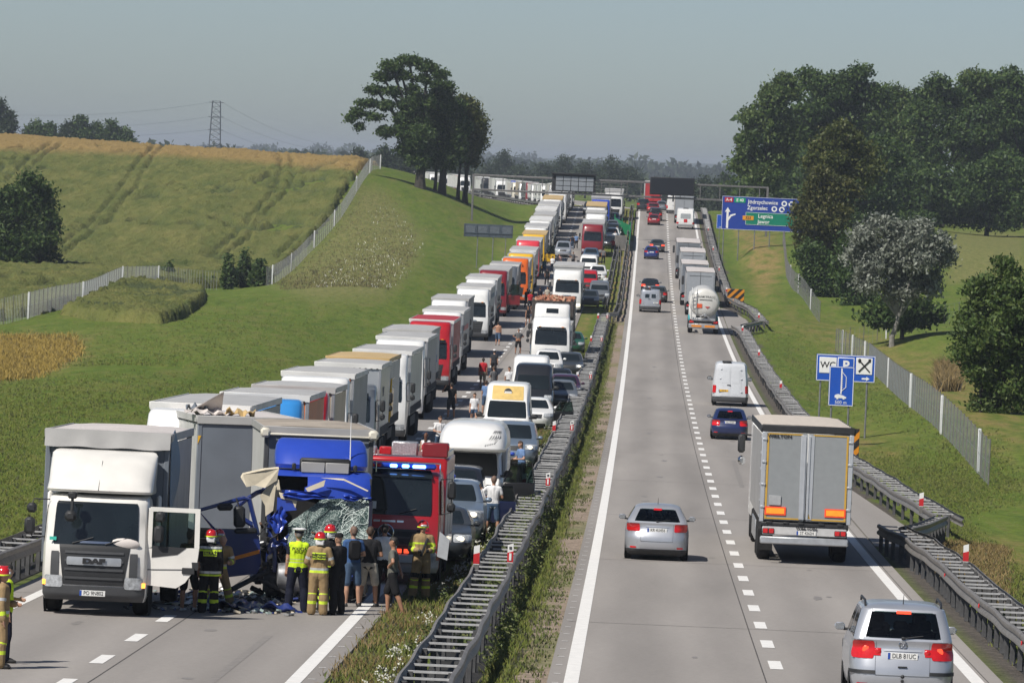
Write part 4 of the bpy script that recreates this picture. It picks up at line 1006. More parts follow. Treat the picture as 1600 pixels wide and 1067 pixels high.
    shard('torn_panel', [(-.95, -.03, 2.34), (-.80, -.05, 2.30), (-.55, -.06, 2.18), (-.58, -.06, 2.02), (-.66, -.06, 2.18), (-.90, -.05, 2.22)], CRM, .03)
    shard('torn_panel', [(-.38, -.06, 2.46), (.05, -.06, 2.66), (.02, -.07, 2.52), (-.32, -.07, 2.38)], CRM, .03)
    shard('torn_panel', [(-.05, -.04, 2.70), (.45, -.03, 2.70), (1.0, .0, 2.46), (.98, -.02, 2.44), (.45, -.06, 2.66)], CRM, .02)
    bp = MB()
    bp.tube([(-1.05, .3, 2.45), (-1.42, .1, 2.32), (-1.72, 0, 2.12)], [.05, .055, .05], 7); bp.tube([(-1.70, 0, 2.14), (-1.86, -.02, 1.98), (-1.82, -.02, 1.80)], [.06, .05, .05], 7); bp.tube([(-1.82, -.02, 1.80), (-1.50, 0, 1.62)], [.05, .06], 7); bp.tube([(-1.50, 0, 1.62), (-1.46, .1, 1.1), (-1.36, .15, .6)], [.05, .06, .06], 7); bp.tube([(-1.30, .2, 2.35), (-1.14, .15, 1.9), (-1.12, .15, 1.55)], [.06, .05, .04], 7); bp.tube([(-1.0, 0, 1.35), (-.98, -.02, .95), (-.97, 0, .62)], [.035, .05, .05], 7)
    bp.build('bent_pillar', DBLUE, t)
    # crushed engine and frame
    mats = [mat('engine_dark', (0.025, 0.025, 0.027), rough=.6, var=.5, scale=8), mat('engine_alloy', (0.33, 0.33, 0.34), rough=.45, metal=.6, var=.4, scale=9), CHASS, mat('rusty_iron', (0.12, 0.065, 0.04), rough=.85, var=.4)]
    for k in range(150):
        x = r_.uniform(-1.35, 1.05); z = r_.uniform(.15, 1.65 if x < 0 else 1.35); y = r_.uniform(-.15, .5) + .1 * abs(x); sc = r_.uniform(.05, .17)
        mb = MB(); M = Matrix.Rotation(r_.uniform(0, 3), 4, (r_.random(), r_.random(), r_.random() + .1))
        kind = r_.random()
        if kind < .55: mb.box((0, 0, 0), (sc * r_.uniform(.6, 2.6), sc * r_.uniform(.3, 1), sc * r_.uniform(.5, 1.5)), sc * .12, M=M)
        elif kind < .8: mb.lathe([(sc * .5, -sc), (sc * .6, -sc * .8), (sc * .6, sc * .4), (sc * .3, sc * .5), (sc * .3, sc)], n=9)
        else: mb.tube([(0, 0, 0), (r_.uniform(-.3, .3), r_.uniform(-.1, .1), r_.uniform(-.3, .3)), (r_.uniform(-.4, .4), -.05, r_.uniform(-.5, .2))], .014, 5)
        mb.build('engine_piece', mats[r_.choice([0, 0, 0, 0, 1, 2, 2, 3]) if x > -.35 or x < -.95 or z > .95 else r_.choice([0, 1, 1, 1, 2])], t, loc=(x, y, z))
    q = MB(); q.lathe([(.12, -.3), (.3, -.28), (.34, 0), (.3, .28), (.12, .3)], axis='x', n=14, c=(-.62, -.12, .52)); q.build('gearbox', mats[1], t)
    q = MB(); q.box((.2, .3, .75), (2.0, .25, .5), .05); q.build('frame_beam', CHASS, t)
    q = MB(); q.tube([(-1.9, -.4, .22), (-1.15, -.15, .62)], .06, 7); q.tube([(-1.3, -.25, .45), (-.55, -.3, .12)], .05, 6); q.build('bent_bar', CHASS, t)
    for sg in (1, -1): wheel(t, sg * .95, 1.35 if sg > 0 else 1.0, .48, .30, 'truck')
    q = MB(); q.box((-.95, .2, .35), (.5, .6, .5), .1); q.build('crushed_step', CHASS, t)
    q = MB(); q.lathe([(.20, -.02), (.22, 0), (.20, .02), (.18, 0)], axis='y', n=18, c=(.3, -.1, .9), ring=True); q.build('fan_ring', PLAST, t)
    # hanging left door
    dr = MB(); dr.prism([(-2.18, .72), (-1.98, .60), (-1.36, .66), (-1.26, .9), (-1.30, 1.45), (-1.42, 1.58), (-2.2, 1.66), (-2.28, 1.2)], -.05, .05); do = dr.build('door', DBLUE, t, loc=(0, -.25, 0), smooth=False); do.rotation_euler = (0, R(-3), R(8))
    fr = MB(); fr.tube([(-2.25, 0, 1.60), (-2.62, 0, 2.05), (-1.62, 0, 2.30), (-1.50, 0, 2.26), (-1.32, 0, 1.50)], [.04, .045, .05, .055, .05], 7); fr.build('window_frame', DBLUE, do)
    q = MB(); q.prism([(-2.2, .88), (-1.3, 1.10), (-1.3, 1.18), (-2.2, .96)], -.062, -.052); q.build('orange_stripe', mat('orange_film', (.75, .25, .02)), do)
    q = MB(); q.box((-1.74, -.1, 1.90), (.26, .12, .46), .08); q.box((-2.05, -.08, 2.12), (.34, .12, .16), .05); q.tube([(-1.8, -.06, 2.3), (-1.74, -.1, 2.1)], .02, 5); q.box((-1.6, -.08, 1.6), (.5, .1, .12), .04); q.build('mirror', PLAST, do)
    return t
wreck()
tt = thing('lorry_trailer', 'grey curtain-sided trailer jackknifed behind the blue lorry', 'trailer', road(-8.25, 137.2), rzr(137) + R(11), None, pitch(137))
trailer(tt, 0, 7.6, 2.45, 3.66, T_LGREY, T_PINK, T_SLATE, floor=1.0, hem=T_ROOF, wheels=2, seed=21, ribs=False, frame=T_SLATE)
q = MB(); q.prism([(-1.22, 3.2), (-1.22, 3.0), (-1.14, 3.2)], -.03, -.01); q.build('yellow_mark', PLATEY, tt)
for k, (x, y, z, sx, sy) in enumerate(((-.9, .35, 3.76, .9, .5), (-.2, .2, 3.78, .7, .35), (-1.2, .6, 3.85, .5, .4))):
    sheet(lambda u, v: (x + (u - .5) * sx, y + (v - .5) * sy, z + .09 * math.sin(u * 7 + k) * math.sin(v * 5 + k) + .05 * math.sin(u * 19)), 10, 8, 'crumpled_sheet', [T_PINK, T_TAN, T_SLATE][k], tt, .02)
sheet(lambda u, v: (-1.5 + u * .9, .3 + .3 * v, 3.72 + .55 * u * (1 - v) + .08 * v), 8, 6, 'torn_roof_sheet', T_PINK, tt, .02)
# debris on the road
def debris():
    r_ = random.Random(11); mb = MB()
    for k in range(420):
        d = r_.uniform(119.2, 128); o = r_.gauss(-7.3, 1.15)
        if o > -5.9 or o < -9.8: continue
        p = road(o, d, .015); sc = r_.uniform(.02, .12) * (1 if r_.random() < .8 else 1.8)
        M = Matrix.Translation(p) @ Matrix.Rotation(r_.uniform(0, 6), 4, 'Z') @ Matrix.Rotation(r_.uniform(-.6, .6), 4, 'X')
        n = r_.randint(3, 6); pts = [(math.cos(a + r_.uniform(-.3, .3)) * sc * r_.uniform(.4, 1.3), math.sin(a) * sc * r_.uniform(.5, 1.2)) for a in [2 * PI * i / n for i in range(n)]]
        h = r_.uniform(.01, .06)
        vs = [(a, b, 0) for a, b in pts] + [(a, b, h) for a, b in pts]
        mb.add(vs, [tuple(range(n))[::-1], tuple(range(n, 2 * n))] + [(i, (i + 1) % n, (i + 1) % n + n, i + n) for i in range(n)], r_.choice([0, 0, 1, 2, 3, 3, 4]), M)
    o = mb.build('debris', [PLAST, mat('glass_crumbs', (.35, .45, .42), rough=.2), DBLUE, ALU, CRM_], smooth=False)
    tag(o, kind='stuff', label='broken glass, plastic and metal scattered under the wreck')
CRM_ = mat('cream_liner', (0.58, 0.50, 0.36))
debris()
def chunk(name, label, d, o, L, W, m, rz, seed):
    r_ = random.Random(seed); t = road(o, d, .02)
    ob = sheet(lambda u, v: ((u - .5) * L + .05 * math.sin(v * 9), (v - .5) * W, .10 * math.sin(u * PI) + .05 * math.sin(u * 17 + seed) + .06 * math.sin(v * 8 + u * 5)), 14, 6, name, m, None, .02)
    ob.location = t; ob.rotation_euler = (0, 0, rz); return tag(ob, label, 'car part')
chunk('bumper_panel', 'dark blue bumper panel lying on the road at the policeman\'s feet', 120.8, -6.45, 1.1, .5, DBLUE, R(4), 1)
chunk('body_panel', 'crumpled blue cab panel lying flat among the debris', 121.0, -7.15, 1.3, 1.2, NAVY, R(-20), 2)
chunk('glass_sheet', 'pale blue torn sheet lying on the road behind the lone firefighter', 121.8, -7.45, .9, 1.5, T_BLUEG, R(30), 3)
chunk('trim_piece', 'black trim strip lying below the hanging blue door', 122.6, -7.0, 1.0, .25, PLAST, R(-35), 4)

# --- fire engine
def fire_engine():
    d, o = 134.2, -4.72
    t = thing('fire_engine', 'red fire engine with blue lights on and a round star emblem on its grille', 'fire engine', road(o, d), rzr(d), None, pitch(d))
    s, _ = cab(t, 2.42, RED, wz=(1.62, 2.50), top=2.66, roof='flat', CL=2.6, detail=2, visor=False, grille=PLAST, bumper=mat('bumper_white', (.55, .56, .57)), mirrors=True)
    g = MB(); s.patch(g, 1.30, 1.56, -.20, .20, .02, 10, taper=.06); g.build('front_panel', RED, t)
    q = MB(); s.patch(q, 2.48, 2.64, -.215, .215, .05, 12); q.build('sun_visor', GLASSD, t)
    star = MB(); star.lathe([(.175, -.012), (.195, 0), (.175, .012), (.165, 0)], axis='y', n=28, ring=True)
    for k in range(3):
        a = PI / 2 + k * 2 * PI / 3; c, s_ = math.cos(a), math.sin(a); nx, nz = -s_, c
        star.add([(c * .18, -.012, s_ * .18), (nx * .035, -.012, nz * .035), (-nx * .035, -.012, -nz * .035), (0, -.03, 0), (c * .18, .012, s_ * .18), (nx * .035, .012, nz * .035), (-nx * .035, .012, -nz * .035)], [(0, 1, 3), (0, 3, 2), (1, 2, 3), (4, 6, 5), (0, 4, 5, 1), (0, 2, 6, 4)])
    star.build('star_emblem', CHROME, t, loc=(-.05, -.10, 1.22))
    q = MB(); q.box((-.25, .02, 1.86), (.20, .01, .17)); q.rot = 0; q.build('paper_note', PLATE, t, loc=(-.15, -.02, -.02))
    lb = MB(); lb.box((0, .45, 2.76), (2.1, .26, .13), .04); bar = lb.build('light_bar', BLUELENS, t)
    for x in (.05, .33, .58, .72): b = MB(); b.box((x, .30, 2.76), (.17, .05, .08), .02); b.build('beacon', BLUELIT, bar)
    for x in (-.75, -.45, -.3): b = MB(); b.box((x, .30, 2.76), (.12, .05, .08), .02); b.build('lens', REDLENS, bar)
    q = MB(); q.tube([(-1.05, .2, 2.85), (1.15, .2, 2.85)], .018, 6); [q.tube([(x, .2, 2.6), (x, .2, 2.85)], .016, 5) for x in (-1.05, -.35, 1.15)]; q.build('guard_rail_bar', CHROME, t)
    b = MB(); b.box((0, 5.6, 1.75), (2.44, 5.8, 2.3), .06); b.build('body', RED, t)
    for sg in (1, -1):
        for k in range(3): q = MB(); q.box((sg * 1.225, 3.6 + k * 1.8, 1.75), (.02, 1.5, 1.5), .006); q.build('roller_shutter', ALU, t)
        wheel(t, sg * 1.0, 6.6, .5, .32, 'truck')
    CHK = mat('chequer_plate', (.55, .56, .57), rough=.35, metal=.7, var=.25, scale=22, bump=.8, bscale=30)
    for x, y, w, l, h, m in ((.18, 3.3, .62, .6, .34, CHK), (.80 - 1.75, 3.4, .9, .6, .2, CHK), (-.28, 3.4, .3, .4, .2, RED), (.92, 3.2, .62, .9, .34, DRED)):
        q = MB(); q.box((x, y, 2.92 + h / 2), (w, l, h), .03); q.build('roof_locker', m, t)
    q = MB(); q.box((0, 3.0, 2.90), (2.3, .05, .08), .01); [q.box((sg * 1.18, 5.4, 2.96), (.04, 5, .12), .01) for sg in (1, -1)]; q.build('roof_rail', CHROME, t)
    q = MB(); q.box((.92, 2.8, 3.15), (.66, .05, .14), .02); q.build('pump_cover', RED, t)
    for x in (-.25, .1, .28, .45): q = MB(); q.box((x, -.10, .80), (.12, .03, .10), .01); q.build('marker_lamp', REDLIT if x > .2 else REDLENS, t)
    q = MB(); q.box((.1, -.10, .62), (1.2, .06, .22), .03); q.build('winch_plate', ALU, t)
    q = MB(); q.prism([(1.16, .70), (1.40, .62), (1.44, 1.10), (1.20, 1.28)], .10, .16); q.build('open_side_flap', mat('flap_grey', (.45, .47, .50)), t)
    return t
fire_engine()

# --- vehicles that follow in the right-hand row of the queue (towards the median)
def PA(d): return dict(rz=rzr(d), rx=pitch(d))
def qcar(label, d, o, kind, m, yaw=0.0, **k): return car('parked_car', label, road(o, d + CARS[kind]['L'] / 2), rzr(d) + R(yaw), kind, m, rx=pitch(d), **k)
qcar('dark saloon car with pale headlamps between the fire engine and the median grass', 144.2, -3.95, 'sedan', ANTH, front='DW 4471', detail=1, lit=True)
c, S = qcar('silver-blue off-road police car with a blue roof beacon and lit headlamp', 156, -4.0, 'suv', LBLUE, front='', detail=1, lit=True, cat='police car')
b = MB(); b.box((-.25, -.2, 1.80), (.62, .28, .13), .04); b.build('beacon', BLUELENS, c)
c, S = qcar('dark blue estate car with a man in a white T-shirt at its open door', 163, -4.25, 'wagon', NAVY, detail=1); open_door(c, .92, -.8, .3, 1.38, 1.05, R(62), NAVY)
c, S = qcar('black people carrier parked against the front of the camper', 167.8, -4.3, 'mpv', BLACKP, detail=1)
def camper():
    d, o = 173.6, -3.98
    t, s = van('camper', 'white camper with a big rounded sleeping pod over its cab', road(o, d + 3.2), rzr(d), 'sprinter', WHITE, cat='camper', rx=pitch(d), H=2.30)
    lv = [(2.05, -2.35, 3.4, .98, .3, .15), (2.12, -2.55, 3.4, 1.03, .34, .2), (2.3, -2.50, 3.4, 1.03, .36, .22), (2.55, -2.30, 3.4, .99, .4, .24), (2.75, -2.0, 3.35, .90, .4, .25), (2.86, -1.6, 3.2, .76, .36, .2), (2.9, -1.0, 3.0, .55, .3, .1)]
    S = Shell(lv); mb = MB(); S.body(mb, [-.99999 + i * 2 / 48 for i in range(48)]); p = mb.build('sleeping_pod', WHITE, t)
    for k in range(5): q = MB(); q.tube([S.P(.10 + .018 * k, 2.20 + .02 * k) + Vector((0, -.01, 0)), S.P(.15 + .02 * k, 2.48) + Vector((0, -.01, 0)), S.P(.19 + .014 * k, 2.66) + Vector((.01, -.01, .005))], .012, 4); q.build('decal_line', DGREY, p)
    q = MB(); S.patch(q, 2.06, 2.14, -.26, .26, .03, 18); q.build('rain_gutter', WPRINT, p)
    b = MB(); b.box((0, 1.4, 1.5), (2.06, 4.0, 1.2), .05); b.build('living_body', WHITE, t)
    dr = open_door(t, .96, -1.9, .5, 1.75, 1.0, R(75), BLACKP, 1, wh=.62)
    return t
camper()
qcar('blue small car half hidden behind the camper', 203, -4.35, 'hatch', BLUE, detail=1)
c, S = qcar('silver-blue car with one lit headlamp right behind the camper', 219, -3.7, 'mpv', LBLUE, detail=1, lit=True)
v, s = van('parked_van', 'white van with a yellow panel and round badge above its windscreen', road(-4.45, 238 + 2.8), rzr(238), 'ducato', WHITE, rx=pitch(238), front='', band=mat('straw_yellow', (.60, .42, .14)), H=2.75)
bd = MB(); p = s.P(0, 2.36); bd.lathe([(.001, -.02), (.15, -.02), (.17, 0), (.001, .0)], axis='y', n=20, c=(0, p.y - .02, p.z)); bo = bd.build('round_badge', DGREY, v); b2 = MB(); b2.box((0, p.y - .05, p.z), (.30, .01, .09), .0); b2.build('badge_band', WPRINT, bo)
c, S = qcar('white small car with its black door open beside the yellow-fronted van', 264.5, -3.75, 'hatch', WHITE, detail=1); open_door(c, .86, -.7, .28, 1.34, 1.0, R(65), BLACKP)
van('parked_van', 'dark blue-black high van with a broad dark windscreen', road(-4.25, 283.5 + 2.8), rzr(283), 'ducato', BLACKP, rx=pitch(283), H=2.55)
van('parked_van', 'tall plain white van directly behind the dark van', road(-4.55, 291.5 + 2.8), rzr(291), 'ducato', WHITE, rx=pitch(291), H=2.75)
qcar('pale green-grey small car on the grass edge beside the dark van', 296, -3.0, 'hatch', GREYP, detail=1)
qcar('dark plum-coloured car on the grass edge behind the pale small car', 306, -3.0, 'wagon', paint('plum', (.05, .015, .04)), detail=1)
qcar('black car with its roof showing behind the plum-coloured car', 318, -3.55, 'sedan', BLACKP, detail=1)
c, S = qcar('white boxy off-road car with its left door wide open', 345, -4.55, 'suv', WHITE, detail=1, brow=DGREY); open_door(c, -.90, -.75, .45, 1.62, 1.0, R(72), WHITE, -1, glass=False)
qcar('dark estate car with amber-lit lamps on the grass beside the white off-road car', 350.5, -3.35, 'wagon', ANTH, detail=1, lit=True)
def q_lorry(name, label, d, o, cm, side, **k): return semi(name, label, d, o, cm, side, **k)
semi('parked_lorry', 'white lorry with a wide dark windscreen behind the white off-road car', 357, -4.6, WHITE, T_WHITE, L=6.0, H=3.1, cabH=3.45, cab_kw=dict(bumper=WHITE, grille=WHITE, wz=(1.75, 2.62)))
def scrap_lorry():
    d, o = 377, -4.9
    t = thing('scrap_lorry', 'white high-cab lorry carrying a dark open skip heaped with rusty orange scrap', 'lorry', road(o, d), rzr(d), None, pitch(d))
    s, _ = cab(t, 2.45, WHITE, H=3.85, roof='high', top=2.8)
    q = MB(); s.patch(q, 3.25, 3.55, -.09, .09, .012, 6); q.build('roof_hatch', GLASSD, t)
    b = MB(); W, H0, H1, y0, y1 = 2.7, 1.2, 4.0, 2.7, 13
    for sg in (1, -1): b.box((sg * W / 2, (y0 + y1) / 2, (H0 + H1) / 2), (.08, y1 - y0, H1 - H0), .01)
    b.box((0, y0, (H0 + H1) / 2), (W, .08, H1 - H0), .01); b.box((0, y1, (H0 + H1) / 2), (W, .08, H1 - H0), .01); b.box((0, (y0 + y1) / 2, H0), (W, y1 - y0, .1), .01)
    for k in range(5): b.box((-W / 2 + .3 + k * .52, y0 - .05, (H0 + H1) / 2), (.08, .06, H1 - H0), .01)
    b.build('skip', mat('skip_steel', (.06, .05, .045), var=.4), t)
    r_ = random.Random(3); RU = mat('rusty_scrap', (.34, .135, .075), var=.5, scale=2); RU2 = mat('pale_scrap', (.45, .27, .17), var=.4)
    for k in range(110):
        M = Matrix.Rotation(r_.uniform(0, 3), 4, (r_.random(), r_.random(), r_.random() + .1)); mb = MB(); mb.box((0, 0, 0), (r_.uniform(.2, .45), r_.uniform(.2, .4), r_.uniform(.08, .25)), .04, M=M)
        x = r_.uniform(-1.2, 1.2); y = r_.uniform(y0 + .25, y1 - .3); mb.build('scrap_lump', r_.choice([RU, RU, RU2]), t, loc=(x, y, 3.93 + .20 * math.cos(x) * r_.random()))
    ch = MB(); ch.box((0, 7, .9), (1.0, 11, .35), .03); ch.build('chassis', CHASS, t)
    for yy in (9, 10.4, 11.8):
        for sg in (1, -1): wheel(t, sg * 1.03, yy, .5, .34, 'truck')
scrap_lorry()
qcar('small green car peeping out behind the white lorry on the grass', 398, -3.75, 'hatch', paint('bottle_green', (.015, .085, .045)), detail=0)
semi('parked_lorry', 'white lorry with a tall grey box body behind the heaped skip', 491, -5.5, WHITE, T_LGREY, H=3.95, W=2.5, cabH=3.6, cab_kw=dict(bumper=WHITE, lit=True), tr_kw=dict(ribs=False))
qcar('dark car with its door open on the grass left of the grey van', 507, -3.75, 'wagon', ANTH, detail=0)
van('parked_van', 'slate-grey van at the median guardrail next to the dark car', road(-2.95, 517 + 2.5), rzr(517), 'van_low', GREYP, rx=pitch(517), detail=0)
van('parked_van', 'red and white ambulance-like van behind the dark car', road(-4.3, 548 + 2.5), rzr(548), 'van_low', RED, rx=pitch(548), detail=0)
qcar('white off-road car behind the slate-grey van', 572, -3.6, 'suv', WHITE, detail=0)
van('parked_van', 'white low van between the white-cab grey lorry and the blue estate', road(-4.75, 594 + 2.5), rzr(594), 'van_low', WHITE, rx=pitch(594), detail=0)
qcar('blue-grey estate car right in front of the red lorry', 630, -4.9, 'wagon', silver('steel_blue', (.10, .17, .25)), detail=0)
semi('parked_lorry', 'dark red lorry with a pale roof facing the camera in the far row', 647, -4.95, DRED, T_GREY, detail=0, cabH=3.55, H=3.7, cab_kw=dict(grille=DRED, bumper=DRED))
semi('parked_lorry', 'white lorry directly behind the dark red lorry', 684, -5.0, WHITE, T_WHITE, detail=0, H=3.7, L=8)
semi('parked_lorry', 'white and grey lorry with a tan roof behind the white one', 706, -5.2, WHITE, T_GREY, T_TAN, detail=0, L=13)
semi('parked_lorry', 'blue-cab lorry near the crest of the road', 735, -4.9, BLUE, T_WHITE, detail=0)
semi('parked_lorry', 'small white box lorry at the crest beside the blue cab', 760, -3.4, WHITE, T_WHITE, detail=0, L=7)
for k, (d, o, m, kd, l) in enumerate(((672, -3.0, BLACKP, 'wagon', 'black estate on the grass right of the red lorry'), (690, -3.0, WHITE, 'suv', 'white off-roader on the grass right of the far white lorry'), (704, -3.1, BLACKP, 'mpv', 'black people carrier on the grass below the gantry'), (722, -3.2, GREYP, 'hatch', 'grey hatchback on the grass below the gantry'), (745, -3.3, NAVY, 'wagon', 'navy estate near the crest on the grass'), (640, -8.1, SILVER, 'mpv', 'silver car with doors open in the middle of the left carriageway'), (770, -6.6, BLACKP, 'suv', 'black off-roader in the emergency lane at the crest'))):
    qcar(l, d, o, kd, m, detail=0)

# --- the long row of lorries on the far left
LQ = [ # label, distance, offset, cab, side, roof, options
 ('white-cab lorry with grey curtains right behind the grey trailer', 140.5, -9.9, WHITE, T_GREY, None, dict(cabH=3.45)),
 ('bright blue cab lorry with an orange body edge, mostly hidden by the white-cab one', 157.5, -9.4, SKYB, T_ORANGE, T_ROOF, dict(cabH=3.55, L=7.5, H=3.78)),
 ('red-cab lorry with beige curtains, first red one in the row', 169, -9.3, RED, T_BEIGE, T_ROOF, dict(cabH=3.55, L=6.5)),
 ('white lorry with plain grey curtains behind the beige one', 192.5, -9.9, WHITE, T_GREY, None, dict(cabH=3.5, L=9.5)),
 ('lorry with a pale silver box body and printed side behind the plain grey one', 211.5, -9.85, GREYP, T_SILVER, None, dict(cabH=3.1, L=7.8)),
 ('yellow lorry with yellow fittings on its beige flank', 223.5, -10.1, YELLOW, T_LGREY, T_TAN, dict(cabH=3.2, L=10.5)),
 ('white-nosed lorry with shiny reflecting curtains', 240.5, -9.9, WHITE, T_SILVER, None, dict(cabH=3.55)),
 ('white lorry with a tall black windscreen', 272, -10.4, WHITE, T_GREY, T_ROOF, dict(cabH=3.5, cab_kw=dict(wz=(1.5, 2.9), top=3.05, visor=False, grille=WHITE))),
 ('lorry with pale grey curtains bearing a blue sign', 290, -10.9, WHITE, T_LGREY, None, dict(cabH=3.5)),
 ('red lorry with a red trailer side, halfway down the row', 318, -10.7, RED, T_RED, T_RED, dict(cabH=3.6)),
 ('white long-haul lorry with black sun visor and smooth grey flank', 345, -11.0, WHITE, T_GREY, None, dict(cabH=3.6)),
 ('tall white lorry with warm grey curtains, next after the black-visor one', 380, -11.8, WHITE, T_GREY, None, dict(cabH=3.4)),
 ('white lorry with a square windscreen showing beside its trailer', 416, -11.3, WHITE, T_LGREY, None, dict(cabH=3.5)),
 ('white lorry with large round side mirrors', 446, -11.6, WHITE, T_GREY, None, dict(cabH=3.45)),
 ('lorry with a crimson cab top and open red door', 474, -11.4, DRED, T_BEIGE, None, dict(cabH=3.6)),
 ('slate-grey trailer lorry behind the crimson cab', 492, -11.0, GREYP, T_DARK, T_GREY, dict(cabH=3.4, L=9)),
 ('orange lorry ahead of the yellow one', 509, -10.4, ORANGE, T_LGREY, None, dict(cabH=3.8, L=9.0)),
 ('yellow lorry with a white roof strip behind the orange one', 525, -10.3, YELLOW, T_WHITE, None, dict(cabH=3.8, L=8)),
 ('white-roofed silver trailer lorry behind the yellow one', 541, -10.5, WHITE, T_SILVER, None, dict(cabH=3.5, L=13)),
 ('lorry with a bright red front under a grey roof', 575, -10.7, paint('bright_red', (.62, .04, .06)), T_GREY, None, dict(cabH=3.65)),
 ('yellow lorry with a tan roof and open yellow door', 598, -10.6, YELLOW, T_GREY, T_TAN, dict(cabH=3.6)),
 ('lorry with dark blue curtains behind the tan roof', 622, -10.9, WHITE, T_BLUEG, None, dict(cabH=3.5)),
 ('white lorry on the climb, first behind the dark blue curtains', 646, -10.9, WHITE, T_LGREY, T_WHITE, {}),
 ('cream lorry on the climb, second behind the dark blue curtains', 664, -10.8, CREAM, T_WHITE, None, {}),
 ('white lorry on the climb, third behind the dark blue curtains', 682, -11.0, WHITE, T_GREY, T_WHITE, {}),
 ('white lorry on the climb, fourth behind the dark blue curtains', 700, -11.0, WHITE, T_WHITE, None, {}),
 ('lorry with a brown-edged roof just under the gantry', 722, -10.9, WHITE, T_LGREY, T_TAN, {}),
 ('white-cab lorry with roof lamps at the crest', 742, -10.6, WHITE, T_GREY, None, {}),
]
QL = {}
for i, (lab, d, o, cm, sd, rf, k) in enumerate(LQ):
    k = dict(k); k['cabH'] = max(3.70, k.get('cabH', 3.5) + .15) if k.get('cabH', 3.5) > 3.35 else k['cabH']; k.setdefault('H', 3.80)
    near = 1 if d < 480 else 0
    kw = k.pop('cab_kw', {}); kw = dict(kw); kw.setdefault('bumper', cm if i % 3 else DGREY)
    QL[i] = semi('queued_lorry', lab, d, o, cm, sd, rf, detail=near, group='lorries queuing in the left row', seed=i + 40, cab_kw=kw, **k)[0]
# print and fittings that tell some of them apart
t = QL[4]
text('lettering', 'SUMT', .52, mat('grey_print', (.07, .09, .13)), t, (1.262, 4.6, 2.75), (PI / 2, 0, PI / 2)); text('lettering', 'KING', .42, mat('red_print', (.5, .07, .06)), t, (1.262, 4.6, 2.2), (PI / 2, 0, PI / 2))
t = QL[5]
q = MB(); q.box((1.30, 4.4, 2.05), (.12, 1.6, 1.15), .05); q.build('yellow_locker', YELLOW, t); q = MB(); q.tube([(1.30, 3.2, 1.3), (1.34, 3.2, 3.0)], .04, 5); q.tube([(1.34, 3.2, 3.0), (1.34, 5.4, 3.0)], .03, 5); q.build('yellow_ladder', YELLOW, t)
for i, m_, z0, z1 in ((0, PBLUE, 1.5, 1.75), (3, T_DARK, 1.3, 1.5), (10, T_RED, 2.6, 2.9), (11, T_DARK, 1.25, 1.6), (12, T_BLUEG, 3.0, 3.3), (13, T_ORANGE, 1.4, 1.6)):
    L_ = 8.5; q = MB(); q.box((1.262, 3.2 + L_ / 2, (z0 + z1) / 2), (.012, L_, z1 - z0)); q.build('side_stripe', m_, QL[i])
t = QL[8]; q = MB(); q.box((1.26, 6.5, 2.2), (.03, 2.6, 1.0)); q.build('blue_sign', PBLUE, t); text('lettering', 'L&C', .6, PBLUE, t, (1.262, 10.5, 2.2), (PI / 2, 0, PI / 2))
for i, m in ((14, DRED), (20, YELLOW)): open_door(QL[i], 1.22, .5, 1.0, 2.7, 1.1, R(75), m, 1, wh=.9)
for i, m in ((3, T_ORANGE), (16, None)):
    if m: q = MB(); q.box((0, 2.62, 3.60), (2.2, .04, .08)); q.build('marker_strip', m, QL[i])
text('lettering', 'TRANS', .36, INK, QL[16], (0, .42, 3.35), sx=1.3)
ordn = ['first', 'second', 'third', 'fourth', 'fifth', 'sixth', 'seventh', 'eighth', 'ninth', 'tenth', 'eleventh', 'twelfth', 'thirteenth', 'fourteenth', 'fifteenth', 'sixteenth']
cols = [(WHITE, T_WHITE), (WHITE, T_LGREY), (CREAM, T_BEIGE), (WHITE, T_WHITE), (WHITE, T_PINK), (BLUE, T_WHITE), (WHITE, T_WHITE), (WHITE, T_LGREY), (DRED, T_GREY), (WHITE, T_WHITE)]
ds_far = [762, 781, 800, 821, 842, 864, 886, 908, 930, 952, 975, 998, 1021]
for k, d in enumerate(ds_far):
    cm, sd = cols[(k * 3) % 10]
    semi('queued_lorry', 'lorry half hidden beyond the crest of the left row, %s one past the gantry' % ordn[k], d, -10.6 + .25 * math.sin(k * 2.3), cm, sd, detail=0, group='lorries just beyond the crest', seed=90 + k)
bend = [(1046, DRED, T_DARK, 'dark red'), (1066, WHITE, T_BEIGE, 'white and beige'), (1084, CREAM, T_PINK, 'cream'), (1104, BLUE, T_WHITE, 'blue-fronted'), (1124, WHITE, T_WHITE, 'white'), (1144, WHITE, T_LGREY, 'white and grey'), (1164, BLACKP, T_WHITE, 'black-fronted'), (1188, WHITE, T_LGREY, 'white'), (1212, WHITE, T_WHITE, 'white'), (1238, RED, T_WHITE, 'bright red'), (1264, WHITE, T_GREY, 'white and grey'), (1290, WHITE, T_WHITE, 'white'), (1318, CREAM, T_WHITE, 'cream'), (1346, WHITE, T_WHITE, 'white'), (1374, WHITE, T_PINK, 'white and pink'), (1400, WHITE, T_WHITE, 'white')]
for k, (d, cm, sd, cn) in enumerate(bend):
    semi('queued_lorry', '%s lorry on the far bend, %s from the gantry board' % (cn, ordn[k]), d + 4 * math.sin(k * 1.7), -10.2 + .7 * math.sin(k * 2.9), cm, sd, detail=0, group='lorries on the far bend behind the big trees', seed=120 + k, H=3.9 - .35 * (k % 4 == 2), cabH=3.5 + .3 * (k % 3 == 0), L=13.4 - 4 * (k % 3 == 1))

